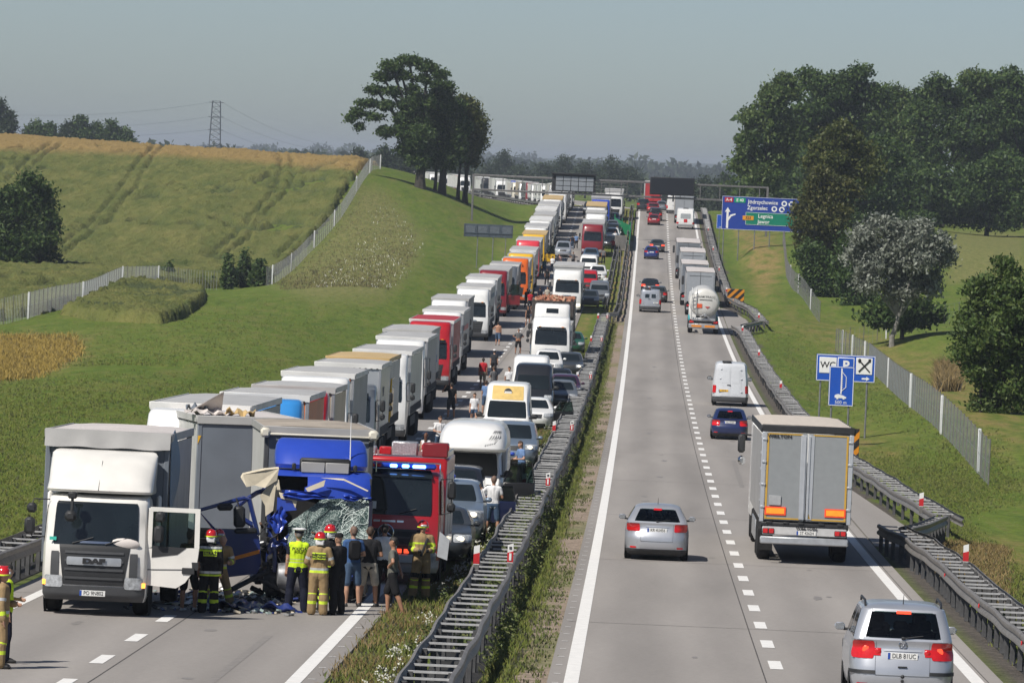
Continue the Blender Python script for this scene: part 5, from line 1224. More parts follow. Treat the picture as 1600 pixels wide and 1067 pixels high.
# ------------------------------------------------------------------ traffic on the right carriageway, seen from behind
def rcar(label, d, o, kind, m, name='moving_car', **k):
    """d is where the rear of the car stands"""
    return car(name, label, road(o, d + CARS[kind]['L'] / 2), rzr(d) + PI, kind, m, rx=-pitch(d), **k)
c, S = rcar('silver people carrier with roof rails and lit brake lamps, nearest on the right', 99.6, 5.74, 'mpv', SILVER, rear='DLB 81UC', brake=True, rails=True)
q = MB(); p = S['lower'].P(1, 1.02)
q.lathe([(.068, -.008), (.078, 0), (.068, .008), (.062, 0)], axis='y', n=22, ring=True)
for a, b_ in (((-.045, .045), (0, -.01)), ((.045, .045), (0, -.01)), ((-.06, .02), (-.028, -.055)), ((-.028, -.055), (0, 0)), ((0, 0), (.028, -.055)), ((.028, -.055), (.06, .02))): q.tube([(a[0], 0, a[1]), (b_[0], 0, b_[1])], .008, 4)
q.build('round_emblem', CHROME, c, loc=(0, p.y + .012, 1.03))
q = MB(); q.box((0, S['b'] + .05, .42), (.05, .14, .05), .01); q.ball((0, S['b'] + .12, .50), .035); q.build('tow_bar', PLAST, c)
q = MB(); q.box((0, S['lower'].P(1, .66).y + .015, .655), (.16, .02, .03), .006); q.build('tailgate_handle', PLAST, c)
rcar('silver hatchback in the fast lane with red tail lamps', 152.4, 1.62, 'hatch', SILVER, rear='KR 4U456')
c, S = rcar('dark blue older hatchback just ahead of the tarpaulin lorry', 263.0, 5.2, 'hatch_old', NAVY, rear='DL 77104')
v, s = van('moving_van', 'white high-roof delivery van with a yellow number plate', road(5.95, 312.5 + 2.8), rzr(314) + PI, 'sprinter', mat('van_silver_white', (.62, .64, .67), rough=.35, coat=.5, var=.05), rear='yVN 42', rx=-pitch(314), H=2.36)
def tarp_lorry():
    d, o = 154.0, 5.56
    L = 13.6; t = thing('moving_lorry', 'grey tarpaulin lorry seen from behind with two orange marker boards', 'lorry', road(o, d), rzr(d) + PI, None, -pitch(d))
    # here y=0 is the rear bumper and the lorry stretches to -y
    W, H = 2.44, 3.66; hw = W / 2
    LG = mat('door_grey', (.255, .27, .28), rough=.5, var=.05); FR = mat('door_frame_silver', (.50, .52, .55), rough=.4, metal=.4, var=.06)
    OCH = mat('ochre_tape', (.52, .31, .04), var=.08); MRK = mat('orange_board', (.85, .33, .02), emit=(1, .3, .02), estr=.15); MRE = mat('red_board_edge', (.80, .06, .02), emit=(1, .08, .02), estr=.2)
    for sg in (1, -1): sheet(lambda u, v: (sg * (hw + .012 * math.sin(u * 60) * math.sin(v * PI)), -.12 - u * (L - .3), 1.18 + v * (H - 1.45)), 40, 4, 'side_curtain', T_GREY, t, .02, (sg, 0, 0))
    sheet(lambda u, v: ((u - .5) * (W + .02), -v * L, H + .05 - .02 * math.sin(v * 30) ** 2 - .05 * (2 * u - 1) ** 4), 8, 30, 'roof', mat('roof_sheet_pale', (.55, .49, .42)), t, .06)
    q = MB(); q.box((0, .02, H - .06), (W + .06, .06, .20), .03)
    for sg in (1, -1): q.box((sg * (hw + .02), -L / 2, H - .09), (.05, L, .18), .015)
    q.build('roof_rail', PLAST, t)
    for sg in (1, -1): q = MB(); q.box((sg * (hw - .055), .0, (1.1 + H - .16) / 2), (.12, .10, H - 1.26), .012); q.build('rear_frame', FR, t)
    for sg in (1, -1):
        q = MB(); q.box((sg * .56, .0, 2.32), (1.08, .05, 2.34), .01); dr = q.build('rear_door', LG, t)
        q = MB(); q.box((sg * .095, .03, 2.32), (.17, .03, 2.26), .008); q.box((sg * .06, .055, 2.30), (.025, .03, 2.22), .0); q.build('lock_bar', FR, dr)
        q = MB(); q.box((sg * 1.06, .03, 2.32), (.05, .012, 2.28)); q.box((sg * .59, .03, 3.455), (.90, .012, .035)); q.box((sg * .59, .03, 1.20), (.90, .012, .04)); q.build('marking_tape', OCH, dr)
        for zz in (1.5, 2.1, 2.7, 3.3): q = MB(); q.box((sg * 1.15, .05, zz), (.12, .05, .06), .01); q.build('hinge', FR, dr)
        q = MB(); q.box((sg * .80, .042, 1.40), (.56, .02, .22)); bd = q.build('marker_board', MRE, dr); q = MB(); q.box((sg * .80, .055, 1.40), (.48, .012, .15)); q.build('board_face', MRK, bd)
        q = MB(); q.box((sg * .96, .04, .86), (.32, .07, .15), .02); l = q.build('tail_light', PLAST, t)
        for kx in (-.08, .08): q = MB(); q.box((sg * .96 + kx, .08, .86), (.13, .02, .12), .01); q.build('lamp', REDLENS, l)
        for k in range(6): q = MB(); q.box((sg * (hw + .01), -.3 - .02 * k, 1.25 + .42 * k), (.03, .08, .07)); q.build('curtain_buckle', FR, t)
        sh = MB(); sh.box((sg * hw, -L * .45, .72), (.04, 4.6, .55), .015); sh.build('side_guard', ALU, t)
        for k in range(3): wheel(t, sg * (hw - .20), -2.2 - 1.31 * k, .50, .36, 'truck')
        mf = MB(); mf.box((sg * (hw - .22), -1.55, .55), (.40, .02, .55)); mf.build('mud_flap', BLACK, t)
    q = MB(); q.box((.82, .05, 1.68), (.32, .02, .26), .005); q.build('paper_box', mat('box_grey', (.36, .37, .38)), t)
    q = MB(); q.prism([(-.14, 1.22), (-.04, 1.22), (-.09, 1.36)], .03, .045); q.build('ochre_mark', OCH, t)
    text('lettering', 'WIELTON', .12, INK, t, (.76, .045, 3.39), (PI / 2, 0, PI), sx=1.2, bold=.004)
    text('lettering', 'WIELTON', .10, INK, t, (-.05, .085, .955), (PI / 2, 0, PI), sx=1.25, bold=.004)
    q = MB(); q.box((0, .02, 1.05), (W - .1, .12, .10), .02); [q.box((x, .08, 1.09), (.16, .05, .06), .01) for x in (-.95, -.45, .1, .5, .95)]; q.box((0, -.3, 1.0), (W - .1, .5, .14), .02); q.build('sill', PLAST, t)
    q = MB(); q.box((0, .03, .88), (2.25, .05, .24), .02); q.build('lamp_panel', mat('lamp_panel_white', (.5, .5, .5)), t)
    plate(t, (-.05, .075, .835), 'ST 4262H', PI)
    q = MB(); q.box((0, .04, .62), (2.36, .12, .20), .03); q.build('bumper', mat('bumper_alu', (.46, .48, .50), rough=.4, metal=.5), t)
    q = MB(); q.box((0, -L / 2, 1.0), (1.0, L - .8, .3), .02); q.box((0, -L / 2, 1.12), (W - .1, L - .2, .05)); q.build('chassis', CHASS, t)
    # tractor in front
    tr = MB(); tr.box((0, -L - 2.0, 2.1), (2.4, 2.2, 3.0), .15); tr.build('cab', WHITE, t)
    for sg in (1, -1):
        m = MB(); m.box((sg * 1.48, -L - 2.6, 2.75), (.22, .16, .55), .06); m.box((sg * 1.46, -L - 2.6, 2.25), (.22, .16, .28), .08, 1); m.tube([(sg * 1.2, -L - 2.6, 3.0), (sg * 1.48, -L - 2.6, 3.02)], .03, 5); m.build('mirror', [PLAST, CHROME], t)
        for yy in (-L + .6, -L - 2.2): wheel(t, sg * 1.0, yy, .5, .32, 'truck')
tarp_lorry()
def tanker():
    d, o = 454, 5.85
    t = thing('tank_lorry', 'white tank lorry with a rear ladder and orange hazard plate', 'lorry', road(o, d), rzr(d) + PI, None, -pitch(d))
    TW = mat('tank_white', (.62, .61, .58), rough=.42, metal=.05, var=.08, scale=1.5)
    m = MB(); n = 28; L = 11; rx, rz_ = 1.20, 1.14; zc = 2.45
    prof = [(.001, .34), (.45, .33), (.8, .26), (.95, .14), (1, 0), (1, -.1), (1, -L), (.8, -L - .3), (.001, -L - .4)]
    vs = [(rx * q * math.cos(2 * PI * k / n), y, zc + rz_ * q * math.sin(2 * PI * k / n)) for q, y in prof for k in range(n)]
    m.add(vs, [(i * n + k, i * n + (k + 1) % n, (i + 1) * n + (k + 1) % n, (i + 1) * n + k) for i in range(len(prof) - 1) for k in range(n)]); m.build('tank', TW, t)
    q = MB()
    for x in (.62, .98): q.tube([(x, .42, 1.2), (x, .40, 3.2), (x, .0, 3.62)], .03, 5)
    for k in range(7): q.tube([(.62, .42, 1.3 + .3 * k), (.98, .42, 1.3 + .3 * k)], .022, 5)
    q.build('ladder', ALU, t)
    q = MB(); q.box((.40, .36, 2.22), (.46, .03, .32), .005); q.build('hazard_plate', mat('hazard_orange', (.70, .10, .03)), t)
    q = MB(); q.prism([(-.05, 2.18), (-.25, 2.02), (-.45, 2.18)], .33, .36); q.build('hazard_diamond', mat('hazard_red', (.45, .03, .03)), t)
    text('lettering', 'TANKTRANS', .22, INK, t, (-.1, .36, 2.95), (PI / 2, 0, PI), sx=1.2)
    q = MB(); q.box((-.1, .35, 2.70), (1.0, .012, .05)); q.build('print_line', DGREY, t)
    q = MB(); q.box((0, .05, 1.15), (1.9, .4, .25), .05); q.tube([(-.4, .4, 1.3), (-.1, .45, 1.6), (.3, .4, 1.35)], .06, 6); q.lathe([(.1, -.1), (.14, 0), (.1, .1)], axis='y', c=(-.1, .4, 1.5), n=10); q.build('valve_gear', ALU, t)
    q = MB(); q.box((0, .1, .62), (2.35, .12, .34), .03); bm_ = q.build('bumper', ALU, t)
    q = MB(); q.box((-.5, .17, .62), (.8, .02, .16)); q.box((.55, .17, .62), (.8, .02, .16)); q.build('marking_tape', AMBER, bm_)
    q = MB(); q.box((0, .1, .95), (2.3, .1, .22), .02); q.build('lamp_bar', PLAST, t)
    for sg in (1, -1):
        q = MB(); q.box((sg * .95, .16, .95), (.34, .03, .16), .01); q.build('tail_light', REDLENS, t)
        for k in range(3): wheel(t, sg * 1.02, -1.9 - 1.31 * k, .5, .36, 'truck')
        q = MB(); q.box((sg * 1.12, -5.5, 1.1), (.1, 6, .3), .02); q.build('side_guard', mat('turquoise_paint', (.05, .42, .48)), t)
    q = MB(); q.box((0, -L / 2, 1.05), (1.0, L, .3), .02); q.build('chassis', CHASS, t)
    tr = MB(); tr.box((0, -L - 2.4, 1.75), (2.2, 2.2, 2.6), .15); tr.build('cab', WHITE, t)
    for sg in (1, -1): wheel(t, sg, -L - 2.6, .5, .32, 'truck')
tanker()
def rear_lorry(label, d, o, side, door, H=3.85, roof=None, L=13.4, cm=None):
    t = thing('moving_lorry', label, 'lorry', road(o, d), rzr(d) + PI, 'lorries driving ahead of the tanker', -pitch(d))
    trailer(t, -L, L, 2.46, H, side, roof or T_PINK, door, detail=0, rear=True, frame=ALU, hem=PLAST, wheels=1, wheel_y=[-2.2, -3.5, -4.8])
    q = MB(); q.box((0, .05, .62), (2.3, .12, .2), .02); q.build('bumper', ALU, t); q = MB(); q.box((0, .06, .9), (2.2, .06, .2), .02); q.build('lamp_panel', PLAST, t)
    for sg in (1, -1): q = MB(); q.box((sg * .95, .1, .9), (.3, .03, .14), .01); q.build('tail_light', REDLENS, t)
    tr = MB(); tr.box((0, -L - 1.7, 2.0), (2.4, 2.2, 3.2), .15); tr.build('cab', cm or WHITE, t)
    for sg in (1, -1):
        m = MB(); m.box((sg * 1.42, -L - 2.3, 2.6), (.22, .16, .8), .05); m.build('mirror', PLAST, t); wheel(t, sg, -L - 2, .5, .32, 'truck', detail=False)
    q = MB(); q.box((0, .045, 3.45), (1.9, .03, .06)); q.build('door_top_tape', FRT, t)
    return t
FRT = mat('door_edge_dark', (.08, .085, .09))
T_DOOR = mat('rear_door_grey', (.30, .32, .35), rough=.45, var=.06); T_DOOR2 = mat('rear_door_dark', (.16, .175, .20), rough=.45, var=.06)
rear_lorry('grey box lorry directly ahead of the tank lorry', 497, 5.9, T_LGREY, T_DOOR)
rear_lorry('dark-roofed grey lorry second ahead of the tank lorry', 521, 5.6, T_GREY, T_DOOR2)
rear_lorry('pale box lorry third ahead of the tank lorry', 561, 5.7, T_LGREY, T_DOOR)
rear_lorry('slate box lorry farthest ahead of the tank lorry', 592, 5.45, T_DARK, T_DOOR2)
van('moving_van', 'silver-white people van with dark rear window in the fast lane', road(1.65, 501 + 2.4), rzr(501) + PI, 'van_low', SILVER, rear='KN 2', rearwin=True, rx=-pitch(501))
rcar('dark estate car beside the silver-white van', 527, 2.35, 'wagon', ANTH, detail=1, rear='')
rcar('black car with a red tail lamp ahead of the silver-white van', 548, 1.65, 'sedan', BLACKP, detail=1, rear='', brake=True)
rcar('blue hatchback alone in the fast lane halfway to the crest', 646, 1.75, 'hatch', DBLUE, detail=0, rear='')
rcar('dark car with a red brake lamp just ahead of the blue hatchback', 667, 2.4, 'sedan', ANTH, detail=0, rear='', brake=True)
rcar('dark red car on the climb to the crest', 749, 2.0, 'hatch_old', DRED, detail=0, rear='')
rcar('black people carrier right ahead of the dark red car', 762, 2.2, 'mpv', BLACKP, detail=0)
rcar('black car at the crest on the left edge of the right carriageway', 795, .5, 'suv', BLACKP, detail=0)
rcar('red car at the crest beside the black one', 786, 1.9, 'wagon', DRED, detail=0)
rcar('grey car at the crest under the black gantry board', 800, 3.1, 'hatch', GREYP, detail=0)
van('moving_van', 'white van at the crest under the black gantry board', road(4.7, 792), rzr(790) + PI, 'ducato', WHITE, rear='', rx=-pitch(785), detail=0)
def caravan():
    d, o = 741, 6.05
    t = thing('caravan', 'white caravan towed up the climb in the slow lane', 'caravan', road(o, d), rzr(d) + PI, None, -pitch(d))
    s = Shell([(.35, -4.9, -.05, 1.1, .15, 0), (.6, -5.0, 0, 1.14, .2, .05), (1.3, -5.0, 0, 1.14, .2, .05), (1.9, -4.8, -.12, 1.12, .2, .06), (2.45, -4.5, -.3, 1.08, .22, .06), (2.58, -4.3, -.5, 1.0, .22, .05)])
    m = MB(); s.body(m, [-.99999 + i * 2 / 36 for i in range(36)]); m.build('body', WHITE, t)
    q = MB(); s.patch(q, 1.35, 2.0, .85, 1.15, .01, 8, rnd=.08); q.build('rear_window', mat('window_grey', (.3, .32, .33), rough=.2), t)
    q = MB(); s.patch(q, .9, 1.3, .95, 1.05, .03, 5); q.build('red_board', REDLENS, t)
    q = MB(); s.patch(q, .36, .62, .75, 1.25, .04, 10); q.build('bumper', ALU, t)
    q = MB(); q.box((0, -1.5, 2.62), (.7, .7, .12), .04); q.build('roof_light', PLAST, t)
    for sg in (1, -1): wheel(t, sg * .98, -2.4, .33, .2); q = MB(); s.patch(q, .7, .9, *sorted((sg * .74, sg * .80)), .02, 3); q.build('tail_light', REDLENS, t)
caravan()
rear_lorry('white box lorry with faint lettering ahead of the caravan', 757, 5.9, T_BEIGE, T_DOOR, H=4.0)
rear_lorry('lorry with a plain red rear at the crest', 812, 1.9, T_WHITE, T_RED, H=4.0)
# ------------------------------------------------------------------ guardrails
RAIL_SHADE = mat('rail_shade_black', (0.014, 0.013, 0.012), rough=.95, var=.5, scale=9, bump=.6)  # near-black ground strips: the shade under the rail ladders put into the colour
def ribbon(name, path, prof, m, parent, th=.012):
    """steel profile swept along a path; prof is (sideways, height)"""
    n = len(prof); vs = []; fs = []
    for i, p in enumerate(path):
        t = (path[min(i + 1, len(path) - 1)] - path[max(i - 1, 0)]); t.z = 0; t.normalize(); s = Vector((t.y, -t.x, 0))
        for a, z in prof: vs.append(p + s * a + Vector((0, 0, z)))
        for a, z in prof: vs.append(p + s * (a - th) + Vector((0, 0, z)))
    k = 2 * n
    for i in range(len(path) - 1):
        for j in range(n - 1):
            a, b = i * k + j, (i + 1) * k + j
            fs.append((a, a + 1, b + 1, b)); fs.append((a + n, b + n, b + n + 1, a + n + 1))
        for j in (0, n - 1): a, b = i * k + j, (i + 1) * k + j; fs.append((a, b, b + n, a + n))
    mb = MB(); mb.add(vs, fs); return mb.build(name, m, parent, angle=50)
WPROF = [(0, .77), (.05, .745), (.055, .68), (.0, .625), (.0, .605), (.055, .55), (.05, .485), (0, .46)]
def densify(pts, step):
    out = []
    for (o0, d0), (o1, d1) in zip(pts, pts[1:]):
        L = math.hypot(o1 - o0, d1 - d0); n = max(1, int(L / step))
        for k in range(n): out.append((o0 + (o1 - o0) * k / n, d0 + (d1 - d0) * k / n))
    out.append(pts[-1]); return out
_rung = {}
def guardrail(label, pts, width, side=1, rung=1.25, post=2.5, dmin=0, maxr=300, back=True, postd=(60, 330), wob=.02, h0=0.0, seed=0):
    """double rail joined by spacer bars; pts are (offset, distance) of the traffic-side rail"""
    r_ = random.Random(seed); root = thing('guardrail', label, 'guardrail', (0, 0, 0))
    P = densify(pts, 1.0); path = []
    ph = [r_.random() * 6 for _ in range(4)]
    for i, (o, d) in enumerate(P):
        w = wob * (math.sin(d * .31 + ph[0]) + .7 * math.sin(d * .83 + ph[1])); hz_ = .6 * wob * (math.sin(d * .27 + ph[2]) + .8 * math.sin(d * .71 + ph[3]))
        path.append(road(o + w, d, h0 + hz_))
    sd = []
    for i, p in enumerate(path):
        t = (path[min(i + 1, len(path) - 1)] - path[max(i - 1, 0)]); t.z = 0; t.normalize(); sd.append(Vector((t.y, -t.x, 0)) * side)
    prof = [(a * (-side), z) for a, z in WPROF]
    ribbon('rail', path, prof, GALV, root)
    bpath = [p + s * width for p, s in zip(path, sd)]
    if back: ribbon('rail', bpath, [(a * side, z) for a, z in WPROF], GALV, root)
    if 'rung' not in _rung:
        b = MB(); b.box((0, 0, 0), (1, .06, .035), .0); _rung['rung'] = b.mesh('spacer_bar', GALVD, smooth=False)
        b = MB(); b.box((0, 0, .36), (.07, .11, .72), .0); b.box((.0, 0, .36), (.11, .014, .72), 0); _rung['post'] = b.mesh('post', mat('post_steel', (.085, .085, .088), rough=.7, var=.25), smooth=False)
    acc = 0; accp = 0; n = 0; mb = MB(); pm = MB()
    for i in range(1, len(path)):
        L = (path[i] - path[i - 1]).length; acc += L; accp += L
        d = P[i][1]
        if acc >= rung and back:
            acc = 0; a, b = path[i], bpath[i]; c = (a + b) / 2; ang = math.atan2((b - a).y, (b - a).x) + r_.gauss(0, .012)
            z = .70 + r_.gauss(0, .008)
            if n < maxr and d > dmin:
                o = put('spacer_bar', _rung['rung'], root, (c.x, c.y, c.z + z), (0, 0, ang)); o.scale = (width - .02, 1, 1); n += 1
            else:
                M = Matrix.Translation((c.x, c.y, c.z + z)) @ Matrix.Rotation(ang, 4, 'Z'); mb.box((0, 0, 0), (width - .02, .07, .09), 0, M=M)
        if accp >= post:
            accp = 0
            for k, q in enumerate((path[i] + sd[i] * .07, bpath[i] - sd[i] * .07) if back else (path[i] + sd[i] * .07,)):
                if postd[0] < d < postd[1]: o = put('post', _rung['post'], root, q - Vector((0, 0, .05 + h0)), (0, 0, 0)); o.scale = (1, 1, 1.06)
                else: pm.box((q.x, q.y, q.z + .34), (.08, .11, .74), 0)
    if mb.v: tag(mb.build('spacer_bars', GALVD, root, smooth=False), kind='stuff')
    if pm.v: tag(pm.build('far_posts', CHASS, root, smooth=False), kind='stuff')
    return root
def delineator(d, o, label, flip=False, h=.62, m2=False, group='red and white marker posts on the guardrails'):
    t = thing('marker_post', label, 'marker post', road(o, d, h), rzr(d), group)
    b = MB(); b.box((0, 0, .11), (.13, .05, .22), .012); b.build('foot', GALV, t)
    b = MB(); b.prism([(-.065, .20), (.065, .20), (.065, .64), (-.065, .60)], -.03, .03); b.build('post', WPRINT, t, smooth=False)
    b = MB(); b.prism([(-.068, .22), (.068, .22), (.068, .47), (-.068, .43)], -.034, .034); b.build('red_band', REDPT, t, smooth=False)
    if m2: b = MB(); b.box((0, -.04, .34), (.05, .012, .16)); b.build('reflector', WPRINT, t); b = MB(); b.box((0, -.036, .54), (.06, .008, .06)); b.build('plaquette', DGREY, t)
REDPT = mat('red_film', (.52, .02, .025), rough=.5, var=.08)
strip('rail_shade_strip', -2.62, -1.58, 60, 475, -.025, RAIL_SHADE, .2)
strip('rail_shade_strip', 8.62, 9.35, 60, 165, -.045, RAIL_SHADE, .2); strip('rail_shade_strip', -13.5, -12.75, 60, 330, -.03, RAIL_SHADE, .2)
guardrail('long double guardrail with closely set crossbars running down the median', [(-2.52, 62), (-2.52, 452), (-2.45, 470)], .78, 1, rung=1.2, wob=.022, seed=1, maxr=300)
guardrail('far median guardrail on the right edge of the grass up to the crest', [(-2.0, 470), (-1.0, 476), (-.85, 500), (-.85, 800)], .35, -1, rung=30, post=4, postd=(470, 480), wob=.03, seed=2)
guardrail('far median guardrail beside the queue on the left edge of the grass', [(-2.45, 500), (-2.45, 800)], .35, 1, rung=30, post=4, postd=(0, 0), wob=.03, seed=6)
guardrail('near right double guardrail ending at the first lay-by', [(8.55, 60), (8.55, 148), (8.4, 156), (8.15, 160), (7.95, 164)], .75, 1, rung=1.2, post=1.6, postd=(60, 165), wob=.022, seed=3)
guardrail('right double guardrail swinging out round the first lay-by', [(10.15, 173.5), (10.0, 176), (9.6, 196), (9.25, 216), (8.95, 226), (8.6, 240), (8.55, 260), (8.55, 440), (8.4, 449), (8.1, 455)], .75, 1, rung=1.3, post=3.2, postd=(170, 300), wob=.022, seed=4, maxr=230)
guardrail('short end piece of guardrail across the first lay-by', [(8.55, 163.0), (9.2, 166.5), (10.1, 173.3)], .3, 1, rung=.7, post=1.1, back=True, wob=.0, seed=5)
guardrail('right guardrail swinging out round the second lay-by and on to the crest', [(10.6, 470), (10.5, 474), (10.2, 500), (9.2, 518), (8.6, 528), (8.55, 800)], .7, 1, rung=2.0, post=4, postd=(465, 520), wob=.02, seed=7, maxr=130)
guardrail('short end piece of guardrail across the second lay-by', [(8.9, 458), (10.5, 469.5)], .3, 1, rung=1, post=2.0, wob=0, seed=8, postd=(450, 480))
guardrail('left double guardrail on thick dark posts beside the white box lorry', [(-12.75, 60), (-12.75, 360)], .72, -1, rung=1.25, post=1.35, postd=(90, 150), wob=.02, seed=9, maxr=70)
guardrail('left guardrail at the foot of the far bend', [(-12.9, 860), (-12.9, 1430)], .4, -1, rung=80, post=6, postd=(0, 0), wob=.03, seed=10)
PL = ['nearest pair', 'second pair', 'third pair', 'fourth pair', 'fifth pair', 'sixth pair']
for k, d in enumerate((128.5, 180, 240, 322, 400, 455)):
    delineator(d, -2.48, 'red and white marker post, left one of the %s on the median rail' % PL[k]); delineator(d + 1.5, -1.76, 'red and white marker post, right one of the %s on the median rail' % PL[k], m2=True)
delineator(141, 9.15, 'red and white marker post on the right guardrail behind the silver people carrier', m2=False)
delineator(178, 9.85, 'red and white marker post at the bend of the first lay-by rail')
for k, (d, o) in enumerate(((262, 8.9), (322, 8.9), (385, 8.9), (440, 8.7))): delineator(d, o, 'red and white marker post, %s along the right rail beyond the first lay-by' % ['first', 'second', 'third', 'fourth'][k])
for k, (d, o) in enumerate(((474, 10.6), (540, 8.8), (600, 8.8), (660, 8.8), (720, 8.8))): delineator(d, o, 'red and white marker post, %s along the right rail from the second lay-by on' % ['first', 'second', 'third', 'fourth', 'fifth'][k])
delineator(122.5, -12.95, 'red and white marker post on the left guardrail beside the white box lorry', m2=True)
for d in (88, 98, 110, 124, 138, 152):
    o_ = thing('rail_reflector', 'small red reflector on the face of the right guardrail, %s from the front' % ['first', 'second', 'third', 'fourth', 'fifth', 'sixth'][(88, 98, 110, 124, 138, 152).index(d)], 'reflector', road(8.49, d, .61), 0, 'red reflectors along the right guardrail'); b = MB(); b.box((0, 0, 0), (.03, .10, .10), .02); b.build('lens', REDPT, o_)

# ------------------------------------------------------------------ signs
SBLUE = mat('sign_blue', (.012, .085, .46), rough=.4, var=.05, scale=1.5); SBLUE2 = mat('sign_deep_blue', (.012, .045, .30), rough=.4, var=.05, scale=1.5); SGREEN = mat('sign_green', (.0, .19, .12), rough=.4, var=.05); SRED = mat('sign_red', (.45, .02, .03), rough=.4); SYEL = mat('sign_yellow', (.70, .30, .02), rough=.4)
POSTM = mat('sign_post_steel', (.22, .225, .23), rough=.5, metal=.4, var=.2)
def panel(root, name, x, z, w, h, m, y=0, t=.04, border=None):
    b = MB(); b.box((x, y, z), (w, t, h), .012); o = b.build(name, m, root)
    if border:
        f = MB()
        for sx, sz, bw, bh in ((0, h / 2 - .03, w - .04, .03), (0, -h / 2 + .03, w - .04, .03), (w / 2 - .03, 0, .03, h - .04), (-w / 2 + .03, 0, .03, h - .04)): f.box((x + sx, y - t / 2 - .004, z + sz), (bw, .008, bh))
        f.build('border', border, o)
    return o
def legs(root, xs, top, d0, o0, y=.06, r=.05):
    """posts run down into the slope"""
    for x in xs:
        M = root.matrix_basis; w = Vector((root.location.x + x, root.location.y, 0)); g = gz(w.x, w.y) - root.location.z
        b = MB(); b.tube([(x, y, g - .3), (x, y, top)], r, 8); b.build('post', POSTM, root)
# motorway direction board
def big_sign():
    d = 650; a = at(1129, 305, d); w, h = 9.2, 3.75
    t = thing('direction_sign', 'large blue motorway direction board with a green panel, partly behind trees', 'road sign', (a.x + w / 2, d, a.z - h / 2 - .08), R(-1.0))
    p = panel(t, 'board', 0, 0, w, h, SBLUE2, border=WPRINT)
    panel(p, 'green_panel', 1.2, -.55, 6.2, 1.42, SGREEN, y=-.03, border=WPRINT)
    q = panel(p, 'route_badge', -w / 2 + .75, h / 2 - .42, .95, .52, SRED, y=-.03); text('lettering', 'A-4', .46, WPRINT, q, (-w / 2 + .75, -.055, h / 2 - .42), bold=.008)
    q = panel(p, 'route_badge', -w / 2 + 2.0, h / 2 - .42, 1.25, .54, mat('e_green', (.0, .30, .14)), y=-.03); text('lettering', 'E 40', .46, WPRINT, q, (-w / 2 + 2.0, -.055, h / 2 - .42), bold=.008)
    text('lettering', 'Jędrzychowice', .62, WPRINT, p, (-w / 2 + 4.6, -.035, h / 2 - .56), sx=.92, bold=.008); text('lettering', 'Zgorzelec', .62, WPRINT, p, (-w / 2 + 4.0, -.035, h / 2 - 1.22), sx=.92, bold=.008)
    q = panel(p, 'route_badge', -w / 2 + 3.0, -.5, 1.25, .48, SYEL, y=-.06); text('lettering', '323', .42, INK, q, (-w / 2 + 3.0, -.085, -.5), bold=.008)
    text('lettering', 'Legnica', .60, WPRINT, p, (-w / 2 + 4.95, -.065, -.25), sx=.95, bold=.008); text('lettering', 'Jawor', .60, WPRINT, p, (-w / 2 + 4.75, -.065, -.88), sx=.95, bold=.008)
    for x, z in ((2.4, h / 2 - .6), (3.2, h / 2 - .62), (1.3, h / 2 - 1.25), (2.15, h / 2 - 1.28)):
        b = MB(); b.lathe([(.17, -.006), (.32, -.006), (.32, .006), (.17, .006)], c=(x, -.032, z), axis='y', n=20, ring=True); b.build('ring_symbol', WPRINT, p)
    b = MB(); b.prism([(-4.06, -1.75), (-3.82, -1.75), (-3.82, -.9), (-3.5, -.4), (-3.05, -.22), (-3.05, -.05), (-3.6, -.2), (-3.82, -.5), (-3.82, .1), (-3.62, .1), (-3.94, .62), (-4.26, .1), (-4.06, .1)], -.03, -.022); b.build('arrow', WPRINT, p, smooth=False)
    b = MB(); [b.box((0, .06, z), (w - .2, .06, .10), .01) for z in (-1.2, 0, 1.2)]; b.build('stiffener', POSTM, t)
    legs(t, (-4.3, -2.6, -.8, .9, 2.6, 4.2), 1.6, 0, 0, .12, .06)
    a = at(1121, 336, 655); s = thing('road_sign', 'small plain blue sign just left of the large direction board', 'road sign', (a.x + .5, 655, a.z - .75), 0); panel(s, 'board', 0, 0, 1.1, 1.6, SBLUE, border=WPRINT); legs(s, (-.2,), .6, 0, 0, .08, .04)
    text('lettering', '1000 m', .2, WPRINT, s, (0, -.03, -.62))
big_sign()
